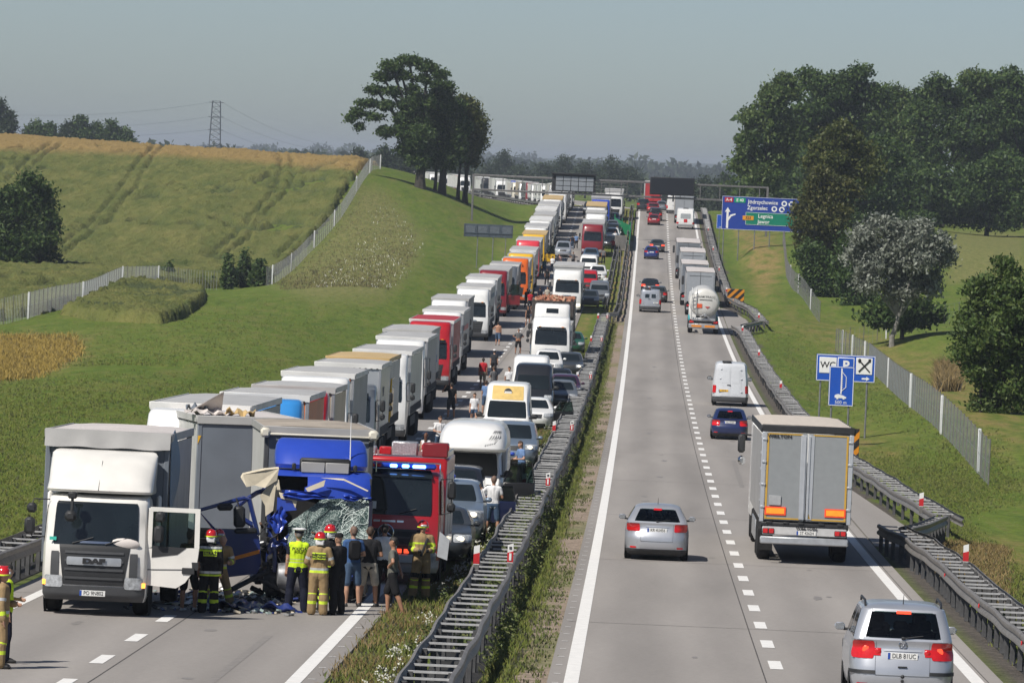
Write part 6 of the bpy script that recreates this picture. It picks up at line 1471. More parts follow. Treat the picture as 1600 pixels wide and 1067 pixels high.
def service_sign():
    d = 276; c = at(1321.5, 575.5, d); w, h = 2.82, 1.28
    t = thing('service_sign', 'wide blue sign with WC, parking and restaurant symbols', 'road sign', tuple(c), R(-1.5))
    p = panel(t, 'board', 0, 0, w, h, SBLUE, border=WPRINT)
    q = panel(p, 'symbol_plate', -.86, .12, .82, .76, WPRINT, y=-.024); text('lettering', 'WC', .42, INK, q, (-.86, -.048, .12), bold=.006)
    q = panel(p, 'symbol_plate', .0, .12, .80, .80, WPRINT, y=-.024); panel(q, 'inner', .0, .12, .72, .72, SBLUE, y=-.036); text('lettering', 'P', .62, WPRINT, q, (0, -.06, .12), bold=.02)
    q = panel(p, 'symbol_plate', .88, .14, .78, .80, WPRINT, y=-.024)
    b = MB()
    for sg in (1, -1): b.tube([(.88 - sg * .26, -.05, -.13), (.88 + sg * .24, -.05, .40)], .035, 6)
    b.ball((.88 - .23, -.05, .39), (.08, .015, .11), 10); b.box((.88 + .25, -.05, .41), (.13, .02, .16), .01); b.build('crossed_cutlery', INK, q)
    text('lettering', '2000 m', .24, WPRINT, p, (.0, -.026, -.44)); b = MB(); b.prism([(.78, -.50), (1.0, -.50), (1.0, -.56), (1.16, -.46), (1.0, -.36), (1.0, -.42), (.78, -.42)], -.030, -.024); b.build('arrow', WPRINT, p, smooth=False)
    legs(t, (-1.18, 1.05), .5, 0, 0, .07, .045)
    d = 268; c = at(1314.5, 603.5, d); t = thing('lay_by_sign', 'upright blue sign with a lay-by diagram, broken-down car and 500 m', 'road sign', tuple(c), R(-1.5)); w, h = 1.16, 1.84
    p = panel(t, 'board', 0, 0, w, h, SBLUE, border=WPRINT)
    b = MB(); b.prism([(-.03, -.36), (.03, -.36), (.03, .84), (-.03, .84)], -.030, -.024); b.build('diagram_line', WPRINT, p, smooth=False)
    b = MB(); b.tube([(.0, -.02, -.34), (.03, -.026, -.2), (.22, -.026, -.04), (.22, -.026, .44), (.03, -.026, .66)], .018, 4); b.build('diagram_line', WPRINT, p)
    for k in range(6): b = MB(); b.box((.02, -.027, -.05 + k * .10), (.08, .006, .03)); b.build('diagram_dash', WPRINT, p)
    b = MB(); b.prism([(-.28, -.54), (-.30, -.44), (-.22, -.38), (-.12, -.36), (.02, -.40), (.10, -.42), (.26, -.50), (.24, -.56)], -.030, -.024); b.lathe([(.001, -.006), (.05, -.006), (.05, .0)], axis='y', c=(-.16, -.030, -.56), n=10); b.lathe([(.001, -.006), (.05, -.006), (.05, 0)], axis='y', c=(.13, -.030, -.56), n=10); b.build('car_symbol', WPRINT, p, smooth=False)
    text('lettering', '500 m', .22, WPRINT, p, (0, -.026, -.75)); legs(t, (-.42, .38), .6, 0, 0, .07, .045)
service_sign()
CHY = mat('chevron_orange', (.66, .25, .015), rough=.4, var=.06)
def chevron(d, px, py, w, h, label):
    c = at(px, py, d); t = thing('hazard_board', label, 'hazard sign', tuple(c), 0); p = panel(t, 'board', 0, 0, w, h, CHY)
    n = 4; sw = (w + h) / (2 * n)
    for k in range(n):
        x0 = -w / 2 - h + sw * (2 * k + 1); poly = []
        for (a, b_) in ((x0, -h / 2), (x0 + sw, -h / 2), (x0 + sw + h, h / 2), (x0 + h, h / 2)): poly.append((a, b_))
        # clip to the board
        def clip(P, f, g):
            out = []
            for i in range(len(P)):
                A, B = P[i], P[(i + 1) % len(P)]; fa, fb = f(A), f(B)
                if fa >= 0: out.append(A)
                if (fa >= 0) != (fb >= 0): s = fa / (fa - fb); out.append((A[0] + (B[0] - A[0]) * s, A[1] + (B[1] - A[1]) * s))
            return out
        poly = clip(poly, lambda q: q[0] + w / 2 - .01, 0); poly = clip(poly, lambda q: w / 2 - .01 - q[0], 0) if poly else poly
        if len(poly) >= 3: b = MB(); b.prism(poly, -.030, -.022); b.build('black_stripe', INK, p, smooth=False)
    legs(t, (-w * .3, w * .3), 0, 0, 0, .06, .04)
chevron(527, 1149.5, 463, 1.55, 1.3, 'orange and black striped board above the second lay-by')
chevron(240, 1321, 693, 1.15, 1.28, 'orange and black striped board half hidden by the tarpaulin lorry')
def back_sign():
    d = 600; a, b_ = at(726, 350, d), at(801, 372, d); w = (b_ - a).x; h = 1.35; t = thing('reversed_road_sign', 'wide dark sign seen from behind on the grass slope', 'road sign', ((a.x + b_.x) / 2, d, (a.z + b_.z) / 2), R(-1.5))
    SB = mat('sign_back_grey', (.075, .095, .12), rough=.5, metal=.3, var=.2); p = panel(t, 'board', 0, 0, w, h, SB)
    m = mat('sign_back_light', (.12, .14, .165), rough=.5, metal=.3, var=.2)
    for k in range(4): panel(p, 'back_panel', -w / 2 + w * (k + .5) / 4, .10, w / 4 - .25, h * .52, m, y=-.03)
    b = MB(); b.box((0, -.05, -.25), (w, .06, .12), .01); [b.box((-w / 2 + w * k / 3.9, -.05, 0), (.08, .06, h), .01) for k in range(4)]; b.build('stiffener', SB, t)
    legs(t, (-w * .22, w * .1, w * .36), .4, 0, 0, .08, .05)
back_sign()
# gantry with two message boards
def gantry():
    d = 700; GM = mat('gantry_steel', (.20, .19, .19), rough=.5, metal=.5, var=.2); z0 = zr(d)
    t = thing('sign_gantry', 'steel sign gantry spanning both carriageways near the crest', 'gantry', (xc(d), d, z0), 0)
    xl, xr = -20.2, 15.6
    for x in (xl, xr):
        g = gz(xc(d) + x, d) - z0; b = MB(); b.box((x, 0, (g - .5 + 7.2) / 2), (.26, .26, 7.2 - g + .5), .03); b.build('column', GM, t)
    for z, nm in ((7.1, 'chord'), (5.35, 'chord')): b = MB(); b.box(((xl + xr) / 2, 0, z), (xr - xl, .22, .24), .03); b.build(nm, GM, t)
    for k in range(15): x = xl + 2.4 * k + 1.2; b = MB(); b.box((x, 0, 6.2), (.10, .10, 1.6), .01); b.build('web_post', GM, t)
    b = MB(); [b.box((-3.6, -.25, 5.6 + .42 * k), (4.4, .05, .05)) for k in range(4)]; [b.box((x, -.25, 6.2), (.05, .05, 1.5)) for x in (-5.6, -3.6, -1.5)]; b.build('walkway_rail', GALV, t)
    b = MB(); b.box((3.95, -.35, 6.75), (5.4, .45, 2.15), .06); bd = b.build('message_board', INK, t); b = MB(); b.box((3.95, -.59, 6.75), (5.1, .02, 1.9)); b.build('display', mat('led_black', (.012, .013, .018), rough=.3, var=.2, scale=6), bd)
    b = MB(); b.box((-8.0, -.05, 6.6), (5.3, .45, 2.1), .05); bd = b.build('message_board_back', INK, t)
    PB = mat('board_back_panel', (.28, .30, .33), rough=.5, metal=.3, var=.15)
    for i in range(5):
        for j in range(3): b = MB(); b.box((-9.75 + i * .93, -.30, 5.95 + j * .6), (.85, .04, .53), .01); b.build('back_panel', PB, bd)
    b = MB(); b.box((-8.0, -.2, 7.72), (5.5, .8, .16), .02); b.build('roof_cover', INK, bd)
gantry()
def green_screen():
    t = thing('green_screen', 'bright green anti-glare netting fence in the median near the crest', 'fence', (0, 0, 0)); G = mat('green_netting', (.0, .22, .085), rough=.7, var=.2, scale=3)
    pts = [(-3.0, 735), (-2.0, 722), (-.95, 712), (-.85, 690), (-.85, 668)]
    for (o0, d0), (o1, d1) in zip(pts, pts[1:]):
        a, b_ = road(o0, d0), road(o1, d1); m = MB(); n = ((b_ - a).cross(Vector((0, 0, 1)))).normalized() * .03
        m.add([a + n, b_ + n, b_ + n + Vector((0, 0, 1.35)), a + n + Vector((0, 0, 1.35)), a - n, b_ - n, b_ - n + Vector((0, 0, 1.35)), a - n + Vector((0, 0, 1.35))], [(0, 1, 2, 3), (5, 4, 7, 6), (0, 4, 5, 1), (3, 2, 6, 7), (0, 3, 7, 4), (1, 5, 6, 2)]); m.build('net_panel', G, t)
        p = MB(); p.tube([a, a + Vector((0, 0, 1.8))], .06, 6); p.build('post', G, t)
green_screen()
c = thing('control_cabinet', 'grey control cabinet on the median grass', 'cabinet', road(-1.9, 668), 0); b = MB(); b.box((0, 0, 1.0), (1.3, .5, 1.5), .03); b.build('housing', GALV, c); b = MB(); b.box((0, 0, .12), (1.4, .6, .25), .02); b.build('plinth', CONC2, c)
for k, (o, d, l) in enumerate(((-1.75, 600, 'left one'), (-1.5, 597, 'right one'))):
    c = thing('median_pole', 'thin grey pole on the median grass, %s of the pair' % l, 'pole', road(o, d), 0, 'poles on the median'); b = MB(); b.tube([(0, 0, -.1), (0, 0, 3.0)], .04, 6); b.build('shaft', GALV, c); b = MB(); b.box((0, -.05, 1.4), (.12, .08, .3), .02); b.build('box', GALV, c)

# ------------------------------------------------------------------ wire fences
WIRE = mat('fence_wire', (.25, .28, .31), rough=.5, metal=.5, var=.12); WIREP = mat('pale_fence_wire', (.40, .42, .44), rough=.5, metal=.3, var=.1); CPOST = mat('fence_post_white', (.62, .63, .64), rough=.7, var=.08)
def fence(label, pts, h=1.8, step=.45, posts=(), end=True, wr=.007, wm=None):
    """pts: (survey x, distance); wire netting with upright rods, thicker pale posts at some spots"""
    t = thing('wire_fence', label, 'fence', (0, 0, 0)); P = [onground(px, d) for px, d in pts]; D = []
    for a, b_ in zip(P, P[1:]):
        n = max(2, int((b_ - a).length / 1.0))
        for k in range(n): q = a.lerp(b_, k / n); D.append(Vector((q.x, q.y, gz(q.x, q.y))))
    D.append(P[-1]); w = MB()
    for z in (.08, .9, h):
        for a, b_ in zip(D, D[1:]): w.tube([a + Vector((0, 0, z)), b_ + Vector((0, 0, z))], .007, 3, cap=False)
    for a, b_ in zip(D, D[1:]):
        L = (b_ - a).length; n = max(1, int(L / step))
        for k in range(n):
            q = a.lerp(b_, k / n); w.tube([q, q + Vector((0, 0, h))], wr, 3, cap=False)
    tag(w.build('wire_netting', wm or WIRE, t, smooth=False), kind='stuff')
    L = 0; nxt = 0
    for a, b_ in zip(D, D[1:]):
        if L >= nxt:
            b = MB(); b.tube([a - Vector((0, 0, .2)), a + Vector((0, 0, h + .08))], .03, 6); b.build('post', GALV, t); nxt += 3.0
        L += (b_ - a).length
    for px, d in posts:
        q = onground(px, d); b = MB(); b.box((q.x, q.y, q.z + h / 2), (.13, .13, h + .1), .02); b.build('pale_post', CPOST, t)
fence('wire fence climbing and dipping along the crop field at left', [(-60, 380), (0, 390), (48, 400), (132, 440), (170, 480), (193, 500), (212, 508), (249, 530), (300, 540), (345, 545)], posts=[(48, 400), (132, 440), (193, 500), (249, 530)], wr=.012, wm=WIREP)
fence('wire fence running up the hill to the big trees', [(418, 540), (427, 545), (480, 610), (530, 660), (565, 720), (576, 745), (590, 760)], posts=[(427, 545), (456, 580), (490, 622), (520, 650), (552, 700), (572, 735), (588, 758)], step=.7, wr=.012, wm=WIREP)
fence('wire fence along the bottom of the right bank', [(1560, 231), (1500, 262), (1440, 305), (1395, 360), (1365, 405), (1335, 428), (1312, 440)], posts=[(1543, 240), (1482, 272), (1432, 312), (1396, 358), (1358, 410), (1338, 426), (1322, 436)], step=.42)
fence('thin wire fence crossing the meadow behind the service sign', [(1312, 441), (1390, 452), (1480, 470), (1560, 480)], posts=[(1390, 452)], step=1.0, h=1.6)
fence('wire fence between the upper right bank and the trees', [(1285, 500), (1262, 530), (1243, 560), (1230, 600), (1222, 660)], posts=[(1270, 520), (1250, 550), (1236, 585)], step=.6)
# far lattice pylon and its wires
def pylon():
    d = 2500; base = at(335, 236, d); top = at(335.5, 158, d); H = top.z - base.z; t = thing('pylon', 'thin lattice pylon on the skyline behind the crop field', 'pylon', tuple(base), 0); PM = mat('pylon_steel', (.10, .11, .13), rough=.6, metal=.3, var=.1)
    w0, w1 = 2.5, 1.7
    def cr(k, s): w = w0 + (w1 - w0) * s; return Vector(((w if k in (0, 1) else -w), (w if k in (0, 3) else -w), H * s))
    b = MB()
    for k in range(4): b.tube([cr(k, 0), cr(k, 1)], .16, 4)
    b.build('leg', PM, t); b = MB(); n = 9
    for i in range(n):
        for k in range(4): b.tube([cr(k, i / n), cr((k + 1) % 4, (i + 1) / n)], .09, 3); b.tube([cr((k + 1) % 4, i / n), cr(k, (i + 1) / n)], .09, 3); b.tube([cr(k, (i + 1) / n), cr((k + 1) % 4, (i + 1) / n)], .09, 3)
    b.build('bracing', PM, t)
    for s in (.42, .68, .97): b = MB(); b.box((0, 0, H * s), (6.5, .3, .3)); b.build('cross_arm', PM, t)
    for k, (s, x0, y0, x1, y1) in enumerate(((.42, -60, 200, 520, 246), (.68, -60, 193, 520, 236), (.97, -60, 176, 520, 228))):
        a = at(x0, y0, 2100); c = at(x1, y1, 3100); m = base + Vector((-2.8, 0, H * s)); m2 = base + Vector((2.8, 0, H * s)); b = MB()
        def sag(p, q, sg): return [p.lerp(q, i / 10) - Vector((0, 0, sg * 4 * (i / 10) * (1 - i / 10))) for i in range(11)]
        b.tube(sag(m, a, 3.0), .045, 3); b.tube(sag(m2, c, 3.0), .045, 3); o = b.build('wire', PM, t); o.location = -base
pylon()
# ------------------------------------------------------------------ trees
BARK = mat('bark', (0.040, 0.034, 0.027), rough=.9, var=.35, scale=4, bump=.8)
BARKP = mat('pale_bark', (0.20, 0.19, 0.17), rough=.9, var=.35, scale=4, bump=.6)
LEAF = {'dark': leafmat('leaves_dark', (.024, .052, .014), (.054, .098, .025), (.112, .165, .045)), 'mid': leafmat('leaves_mid', (.038, .074, .016), (.080, .130, .030), (.145, .190, .055)),
        'olive': leafmat('leaves_olive', (.040, .062, .014), (.082, .105, .024), (.145, .150, .042)), 'silver': leafmat('leaves_silver', (.11, .125, .092), (.20, .22, .18), (.38, .40, .35), .3), 'brown': leafmat('leaves_brownish', (.038, .052, .014), (.078, .088, .022), (.128, .122, .036)),
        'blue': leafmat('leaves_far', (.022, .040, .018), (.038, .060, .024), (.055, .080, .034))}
def leaf_cloud(blobs, n, size, seed, clump=.5, per=14, shell=.55):
    """many small leaf faces in clumps through the crown; blobs are (x,y,z,rx,ry,rz)"""
    g = np.random.default_rng(seed); B = np.array(blobs, float)
    wgt = B[:, 3] * B[:, 5] + B[:, 3] * B[:, 4]; wgt /= wgt.sum()
    nc = max(8, n // per); bi = g.choice(len(B), nc, p=wgt)
    dirs = g.normal(size=(nc, 3)); dirs /= np.linalg.norm(dirs, axis=1)[:, None]
    rad = (shell + (1 - shell) * g.random(nc) ** .6)[:, None]
    C = B[bi, :3] + dirs * rad * B[bi, 3:6]
    C = np.repeat(C, per, axis=0); N = len(C)
    P = C + g.normal(size=(N, 3)) * clump * np.array([1, 1, .7])
    nrm = g.normal(size=(N, 3)) + np.array([0, 0, .55]); nrm /= np.linalg.norm(nrm, axis=1)[:, None]
    a = np.cross(nrm, g.normal(size=(N, 3))); a /= np.linalg.norm(a, axis=1)[:, None]; b = np.cross(nrm, a)
    s = (size * (.55 + .9 * g.random(N)))[:, None]; l = s * (1.1 + .5 * g.random(N))[:, None]
    V = np.stack([P - a * l * .5, P + b * s * .36 + a * l * .05, P + a * l * .5, P - b * s * .36 + a * l * .05], 1).reshape(-1, 3)
    F = np.arange(4 * N).reshape(N, 4); return V, F
def tree(name, label, base, blobs, leaf, n, size, seed, trunk=.3, trunk_h=None, limbs=7, group=None, cat='tree', clump=.5, bark=None, stems=None, per=14, shell=.55, lean=(0, 0)):
    t = thing(name, label, cat, tuple(base), 0, group); r_ = random.Random(seed); bark = bark or BARK
    V, F = leaf_cloud(blobs, n, size, seed, clump, per, shell); put('crown', npmesh('crown', V, F, LEAF[leaf]), t)
    zb = min(b[2] - b[5] for b in blobs); th = trunk_h if trunk_h is not None else max(.8, zb + .8)
    for si, (sx, sr) in enumerate(stems or [(0, trunk)]):
        w = MB(); k = [(sx, 0, -.4), (sx + r_.uniform(-.05, .05), 0, th * .3), (sx + lean[0] * .5 + r_.uniform(-.1, .1), r_.uniform(-.1, .1), th * .7), (sx + lean[0], lean[1], th)]
        w.tube(k, [sr * 1.35, sr, sr * .85, sr * .7], 9); w.build('trunk', bark, t)
        top = Vector(k[-1])
        for b in sorted(blobs, key=lambda q: -(q[3] * q[5]))[:limbs]:
            if stems and len(stems) > 1 and min(range(len(stems)), key=lambda j: abs(stems[j][0] - b[0])) != si: continue
            e = Vector(b[:3]); m = top.lerp(e, .5) + Vector((r_.uniform(-.2, .2), r_.uniform(-.2, .2), r_.uniform(-.1, .4)))
            w = MB(); w.tube([top - Vector((0, 0, th * .15)), m, e, e + Vector(((e.x - m.x) * .5, (e.y - m.y) * .3, b[5] * .4))], [sr * .55, sr * .36, sr * .2, sr * .06], 6); w.build('limb', bark, t)
    return t
def px_blobs(base, d, lst, depth=.9, seed=0, split=True):
    """crown lobes measured in the survey photograph: (x, y, rx, ry) in its pixels"""
    r_ = random.Random(seed); k = d / FPX; out = []
    for x, y, rx, ry in lst:
        p = at(x, y, d) - base; X, Y, Z, RX, RY, RZ = p.x, r_.uniform(-.5, .5) * rx * k, p.z, rx * k, max(rx, ry) * k * depth, ry * k
        if not split: out.append((X, Y, Z, RX, RY, RZ)); continue
        out.append((X, Y, Z, RX * .72, RY * .72, RZ * .72))
        for j in range(7):            # boughs standing out of the lobe
            a = r_.uniform(0, 2 * PI); e = r_.uniform(-.5, 1.0); c = math.cos(e * PI / 2); q = r_.uniform(.26, .44)
            out.append((X + math.cos(a) * c * RX * .78, Y + math.sin(a) * c * RY * .78, Z + math.sin(e * PI / 2) * RZ * .80, RX * q, RY * q, RZ * q * .9))
    return out
# the landmark group on the ridge
d = 728; b0 = onground(652, d)
tree('big_tree', 'tall spreading tree with a long limb over the ridge, left of the landmark group', b0, px_blobs(b0, d, [(612, 104, 17, 7), (640, 95, 20, 6), (668, 104, 17, 7), (688, 116, 11, 6), (598, 120, 15, 6), (628, 118, 15, 6), (660, 124, 13, 6), (588, 141, 15, 6), (616, 143, 12, 6), (646, 142, 11, 8), (574, 161, 15, 6), (604, 165, 13, 6), (557, 176, 11, 6), (548, 186, 6, 6), (584, 182, 14, 5), (562, 198, 7, 4), (640, 165, 16, 14), (660, 160, 20, 16), (648, 190, 24, 20), (632, 205, 16, 14), (655, 215, 24, 20), (604, 206, 13, 6), (640, 232, 20, 14), (656, 250, 20, 12), (626, 186, 12, 9)], seed=1, split=False), 'dark', 30000, .30, 1, .62, trunk_h=4.5, limbs=14, clump=.30, per=20, shell=.35)
b0 = onground(686, d + 4)
tree('big_tree', 'dense dark middle tree of the landmark group on the ridge', b0, px_blobs(b0, d + 4, [(690, 140, 18, 14), (688, 165, 26, 20), (676, 190, 30, 26), (700, 180, 26, 26), (710, 205, 24, 28), (680, 222, 30, 26), (704, 236, 24, 20), (690, 252, 24, 14)], seed=2), 'dark', 30000, .32, 2, .55, trunk_h=4.0, limbs=8, clump=.42, stems=[(-.9, .22), (0, .5)])
b0 = onground(718, d + 8)
tree('big_tree', 'smaller right-hand tree of the landmark group with a sunlit olive top', b0, px_blobs(b0, d + 8, [(728, 166, 14, 14), (732, 186, 20, 18), (744, 202, 20, 16), (728, 212, 24, 20), (742, 228, 16, 16), (722, 240, 20, 16), (738, 250, 10, 12)], seed=3), 'olive', 18000, .30, 3, .36, trunk_h=3.2, limbs=7, clump=.45, stems=[(-.5, .25), (.4, .34)])
# left-hand field trees
b0 = onground(35, 560)
tree('field_tree', 'broad dark tree standing in the crop at the left edge', b0, px_blobs(b0, 560, [(45, 300, 36, 28), (20, 330, 34, 32), (62, 340, 30, 34), (0, 350, 36, 40), (78, 368, 18, 26), (40, 380, 46, 28), (-25, 340, 36, 50), (70, 398, 24, 16), (15, 400, 40, 16)], seed=4), 'dark', 22000, .30, 4, .3, trunk_h=2.5, limbs=7, clump=.42, stems=[(-1.6, .16), (-.6, .2), (.6, .18), (1.6, .14)])
for k, (x, w, h, lf) in enumerate(((0, 22, 62, 'blue'), (14, 13, 44, 'blue'), (55, 20, 34, 'dark'), (78, 12, 30, 'dark'), (108, 20, 36, 'blue'), (128, 16, 46, 'dark'), (150, 18, 34, 'dark'), (175, 20, 38, 'dark'), (196, 13, 26, 'dark'))):
    dd = 1300; yb = 222 + x * .04; p = at(x, yb + 6, dd); g0 = Vector((p.x, dd, p.z - 3.0)); yt = yb - h
    bl = px_blobs(g0, dd, [(x, yb - h * .75, w * .5, h * .28), (x - w * .3, yb - h * .45, w * .55, h * .3), (x + w * .3, yb - h * .42, w * .55, h * .32), (x, yb - h * .15, w * .8, h * .3)], seed=50 + k)
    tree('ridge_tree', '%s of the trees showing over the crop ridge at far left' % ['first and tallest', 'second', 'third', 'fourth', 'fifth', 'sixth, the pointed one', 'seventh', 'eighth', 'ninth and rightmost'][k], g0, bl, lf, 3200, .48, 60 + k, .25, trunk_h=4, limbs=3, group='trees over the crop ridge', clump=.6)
# bushes at the gap in the fence
for k, (x, y, w, h, dd, l) in enumerate(((358, 430, 14, 58, 548, 'tall thin bush at the left of the fence gap'), (383, 434, 22, 60, 550, 'tall bush in the middle of the fence gap'), (408, 446, 24, 44, 546, 'round bush at the right of the fence gap'), (265, 425, 16, 30, 560, 'small dark bush behind the dipping fence'), (290, 436, 14, 16, 560, 'low bush right of the small dark one'), (330, 446, 22, 14, 556, 'low dark bush by the end of the dipping fence'))):
    g0 = onground(x, dd); kk = dd / FPX; H = h * kk; W = w * kk
    bl = [(0, 0, H * .72, W * .35, W * .4, H * .28), (-W * .25, .1, H * .42, W * .45, W * .5, H * .3), (W * .28, 0, H * .36, W * .45, W * .5, H * .32), (0, 0, H * .2, W * .7, W * .6, H * .22)]
    tree('bush', l, g0, bl, 'dark', 1300 if h > 30 else 700, .26, 80 + k, .06, trunk_h=H * .3, limbs=3, cat='bush', clump=.2)
# right side
b0 = onground(1560, 300)
tree('roadside_tree', 'bushy dark green tree at the right edge behind the wire fence', b0, px_blobs(b0, 300, [(1570, 440, 40, 34), (1540, 470, 40, 36), (1590, 480, 46, 44), (1515, 510, 28, 30), (1560, 530, 52, 40), (1610, 540, 46, 60), (1505, 545, 20, 26), (1530, 580, 36, 36), (1580, 600, 44, 40), (1550, 630, 32, 24), (1600, 630, 36, 30), (1625, 460, 30, 50)], seed=7), 'mid', 28000, .17, 7, .22, trunk_h=1.6, limbs=8, clump=.20, stems=[(-.5, .12), (.4, .16)])
b0 = onground(1400, 440)
tree('silver_tree', 'pale silver-leaved tree shimmering in front of the dark wood', b0, px_blobs(b0, 440, [(1378, 350, 22, 16), (1350, 375, 26, 20), (1400, 372, 30, 22), (1435, 362, 24, 18), (1462, 380, 22, 20), (1342, 400, 20, 22), (1380, 410, 36, 28), (1430, 405, 36, 30), (1478, 405, 18, 18), (1360, 440, 30, 28), (1410, 450, 36, 30), (1452, 445, 24, 30)], seed=8), 'silver', 24000, .24, 8, .2, trunk_h=2.6, limbs=12, clump=.34, bark=BARKP, lean=(.4, 0), shell=.35)
b0 = onground(1415, 446)
tree('wood_tree', 'low dark tree under the silver one', b0, px_blobs(b0, 446, [(1395, 486, 28, 20), (1430, 484, 30, 20), (1458, 490, 20, 20), (1370, 494, 24, 18), (1420, 502, 46, 14)], seed=9), 'dark', 5200, .3, 9, .16, trunk_h=1.5, limbs=4, clump=.3)
edge = [ # label, x, dist, lobes, leaf, count
 ('brownish tree hiding the end of the direction board', 1290, 560, [(1285, 290, 34, 26), (1270, 320, 34, 28), (1310, 312, 36, 30), (1255, 345, 24, 24), (1290, 350, 40, 30), (1262, 375, 26, 22), (1300, 385, 34, 26)], 'brown', 9500, .36),
 ('olive tree rising behind the brownish one', 1310, 600, [(1310, 215, 30, 22), (1290, 240, 34, 26), (1330, 240, 36, 30), (1275, 262, 22, 20), (1350, 270, 34, 28), (1310, 272, 40, 26)], 'olive', 9000, .38),
 ('dark undergrowth tree at the foot of the brownish tree', 1275, 545, [(1262, 400, 26, 24), (1285, 420, 30, 28), (1300, 450, 30, 28), (1270, 440, 20, 22), (1320, 470, 30, 26)], 'dark', 5500, .32),
 ('green tree between the brownish and the silver tree', 1335, 530, [(1335, 390, 28, 30), (1325, 430, 30, 32), (1345, 460, 28, 28), (1322, 490, 30, 18), (1365, 420, 26, 28)], 'dark', 6500, .33),
 ('tall tree at the left end of the wood with a ragged outline', 1195, 780, [(1228, 140, 30, 20), (1205, 165, 26, 18), (1180, 185, 20, 14), (1190, 210, 26, 22), (1165, 230, 14, 16), (1175, 255, 26, 18), (1215, 200, 34, 30), (1225, 240, 30, 34), (1160, 262, 14, 12), (1195, 280, 26, 20)], 'mid', 15000, .55),
 ('highest tree of the wood with a twin top', 1280, 800, [(1262, 128, 22, 20), (1300, 138, 36, 28), (1335, 122, 26, 18), (1345, 150, 40, 30), (1280, 168, 40, 30), (1265, 205, 40, 34), (1320, 190, 44, 34), (1365, 175, 30, 34)], 'dark', 15000, .58),
 ('rounded tree in the dip of the wood skyline', 1395, 840, [(1395, 160, 28, 22), (1420, 175, 28, 22), (1385, 200, 40, 36), (1425, 215, 36, 36), (1400, 250, 44, 36)], 'mid', 9500, .58),
 ('tree right of the dip in the wood skyline', 1470, 820, [(1462, 140, 26, 18), (1445, 165, 28, 24), (1490, 158, 34, 28), (1465, 200, 44, 36), (1510, 210, 40, 40), (1450, 240, 36, 36)], 'dark', 11000, .58),
 ('broad tree on the wood skyline near the right edge', 1530, 830, [(1520, 130, 34, 20), (1550, 150, 40, 28), (1500, 175, 30, 30), (1545, 200, 46, 40), (1520, 250, 44, 40)], 'mid', 11000, .58),
 ('rightmost tall tree of the wood', 1600, 815, [(1585, 128, 30, 20), (1610, 150, 40, 34), (1575, 180, 36, 36), (1600, 220, 48, 44), (1570, 260, 40, 36)], 'dark', 11000, .58),
 ('dark tree deep in the middle of the wood', 1430, 760, [(1400, 290, 50, 40), (1440, 300, 50, 44), (1380, 330, 40, 30), (1460, 330, 46, 30), (1420, 345, 60, 22)], 'dark', 9500, .52),
 ('dark tree at the field edge on the right of the wood', 1540, 760, [(1510, 290, 46, 44), (1560, 290, 50, 48), (1600, 300, 44, 46), (1500, 335, 40, 26), (1550, 340, 50, 22), (1595, 340, 40, 22)], 'dark', 10500, .52),
 ('dark tree behind the olive one', 1350, 720, [(1350, 290, 44, 40), (1380, 250, 34, 34), (1340, 330, 40, 34), (1370, 345, 40, 30)], 'dark', 8000, .5),
]
for k, (l, x, dd, lobes, lf, n, sz) in enumerate(edge):
    g0 = onground(x, dd); tree('wood_tree', l, g0, px_blobs(g0, dd, lobes, seed=20 + k), lf, int(n * 1.7), sz * .72, 200 + k, .3, limbs=6, group='trees of the right-hand wood', clump=sz * .95)
# the wood goes on behind: one dense mass
wb = []
g_ = np.random.default_rng(77)
for k in range(60):
    x = g_.uniform(1190, 1900); dd = g_.uniform(860, 960); q = onground(min(x, 1590), dd); X = at(x, 300, dd).x; H = g_.uniform(12, 19); W = g_.uniform(3.5, 5.5); wb.append((X, dd, q.z + H * .62, W, W, H * .38)); wb.append((X + g_.uniform(-2, 2), dd, q.z + H * .28, W * 1.1, W, H * .3))
V, F = leaf_cloud(wb, 42000, .75, 5, .7, 14, .6); tag(put('wood', npmesh('wood', V, F, LEAF['dark'])), kind='stuff', label='deep part of the right-hand wood')
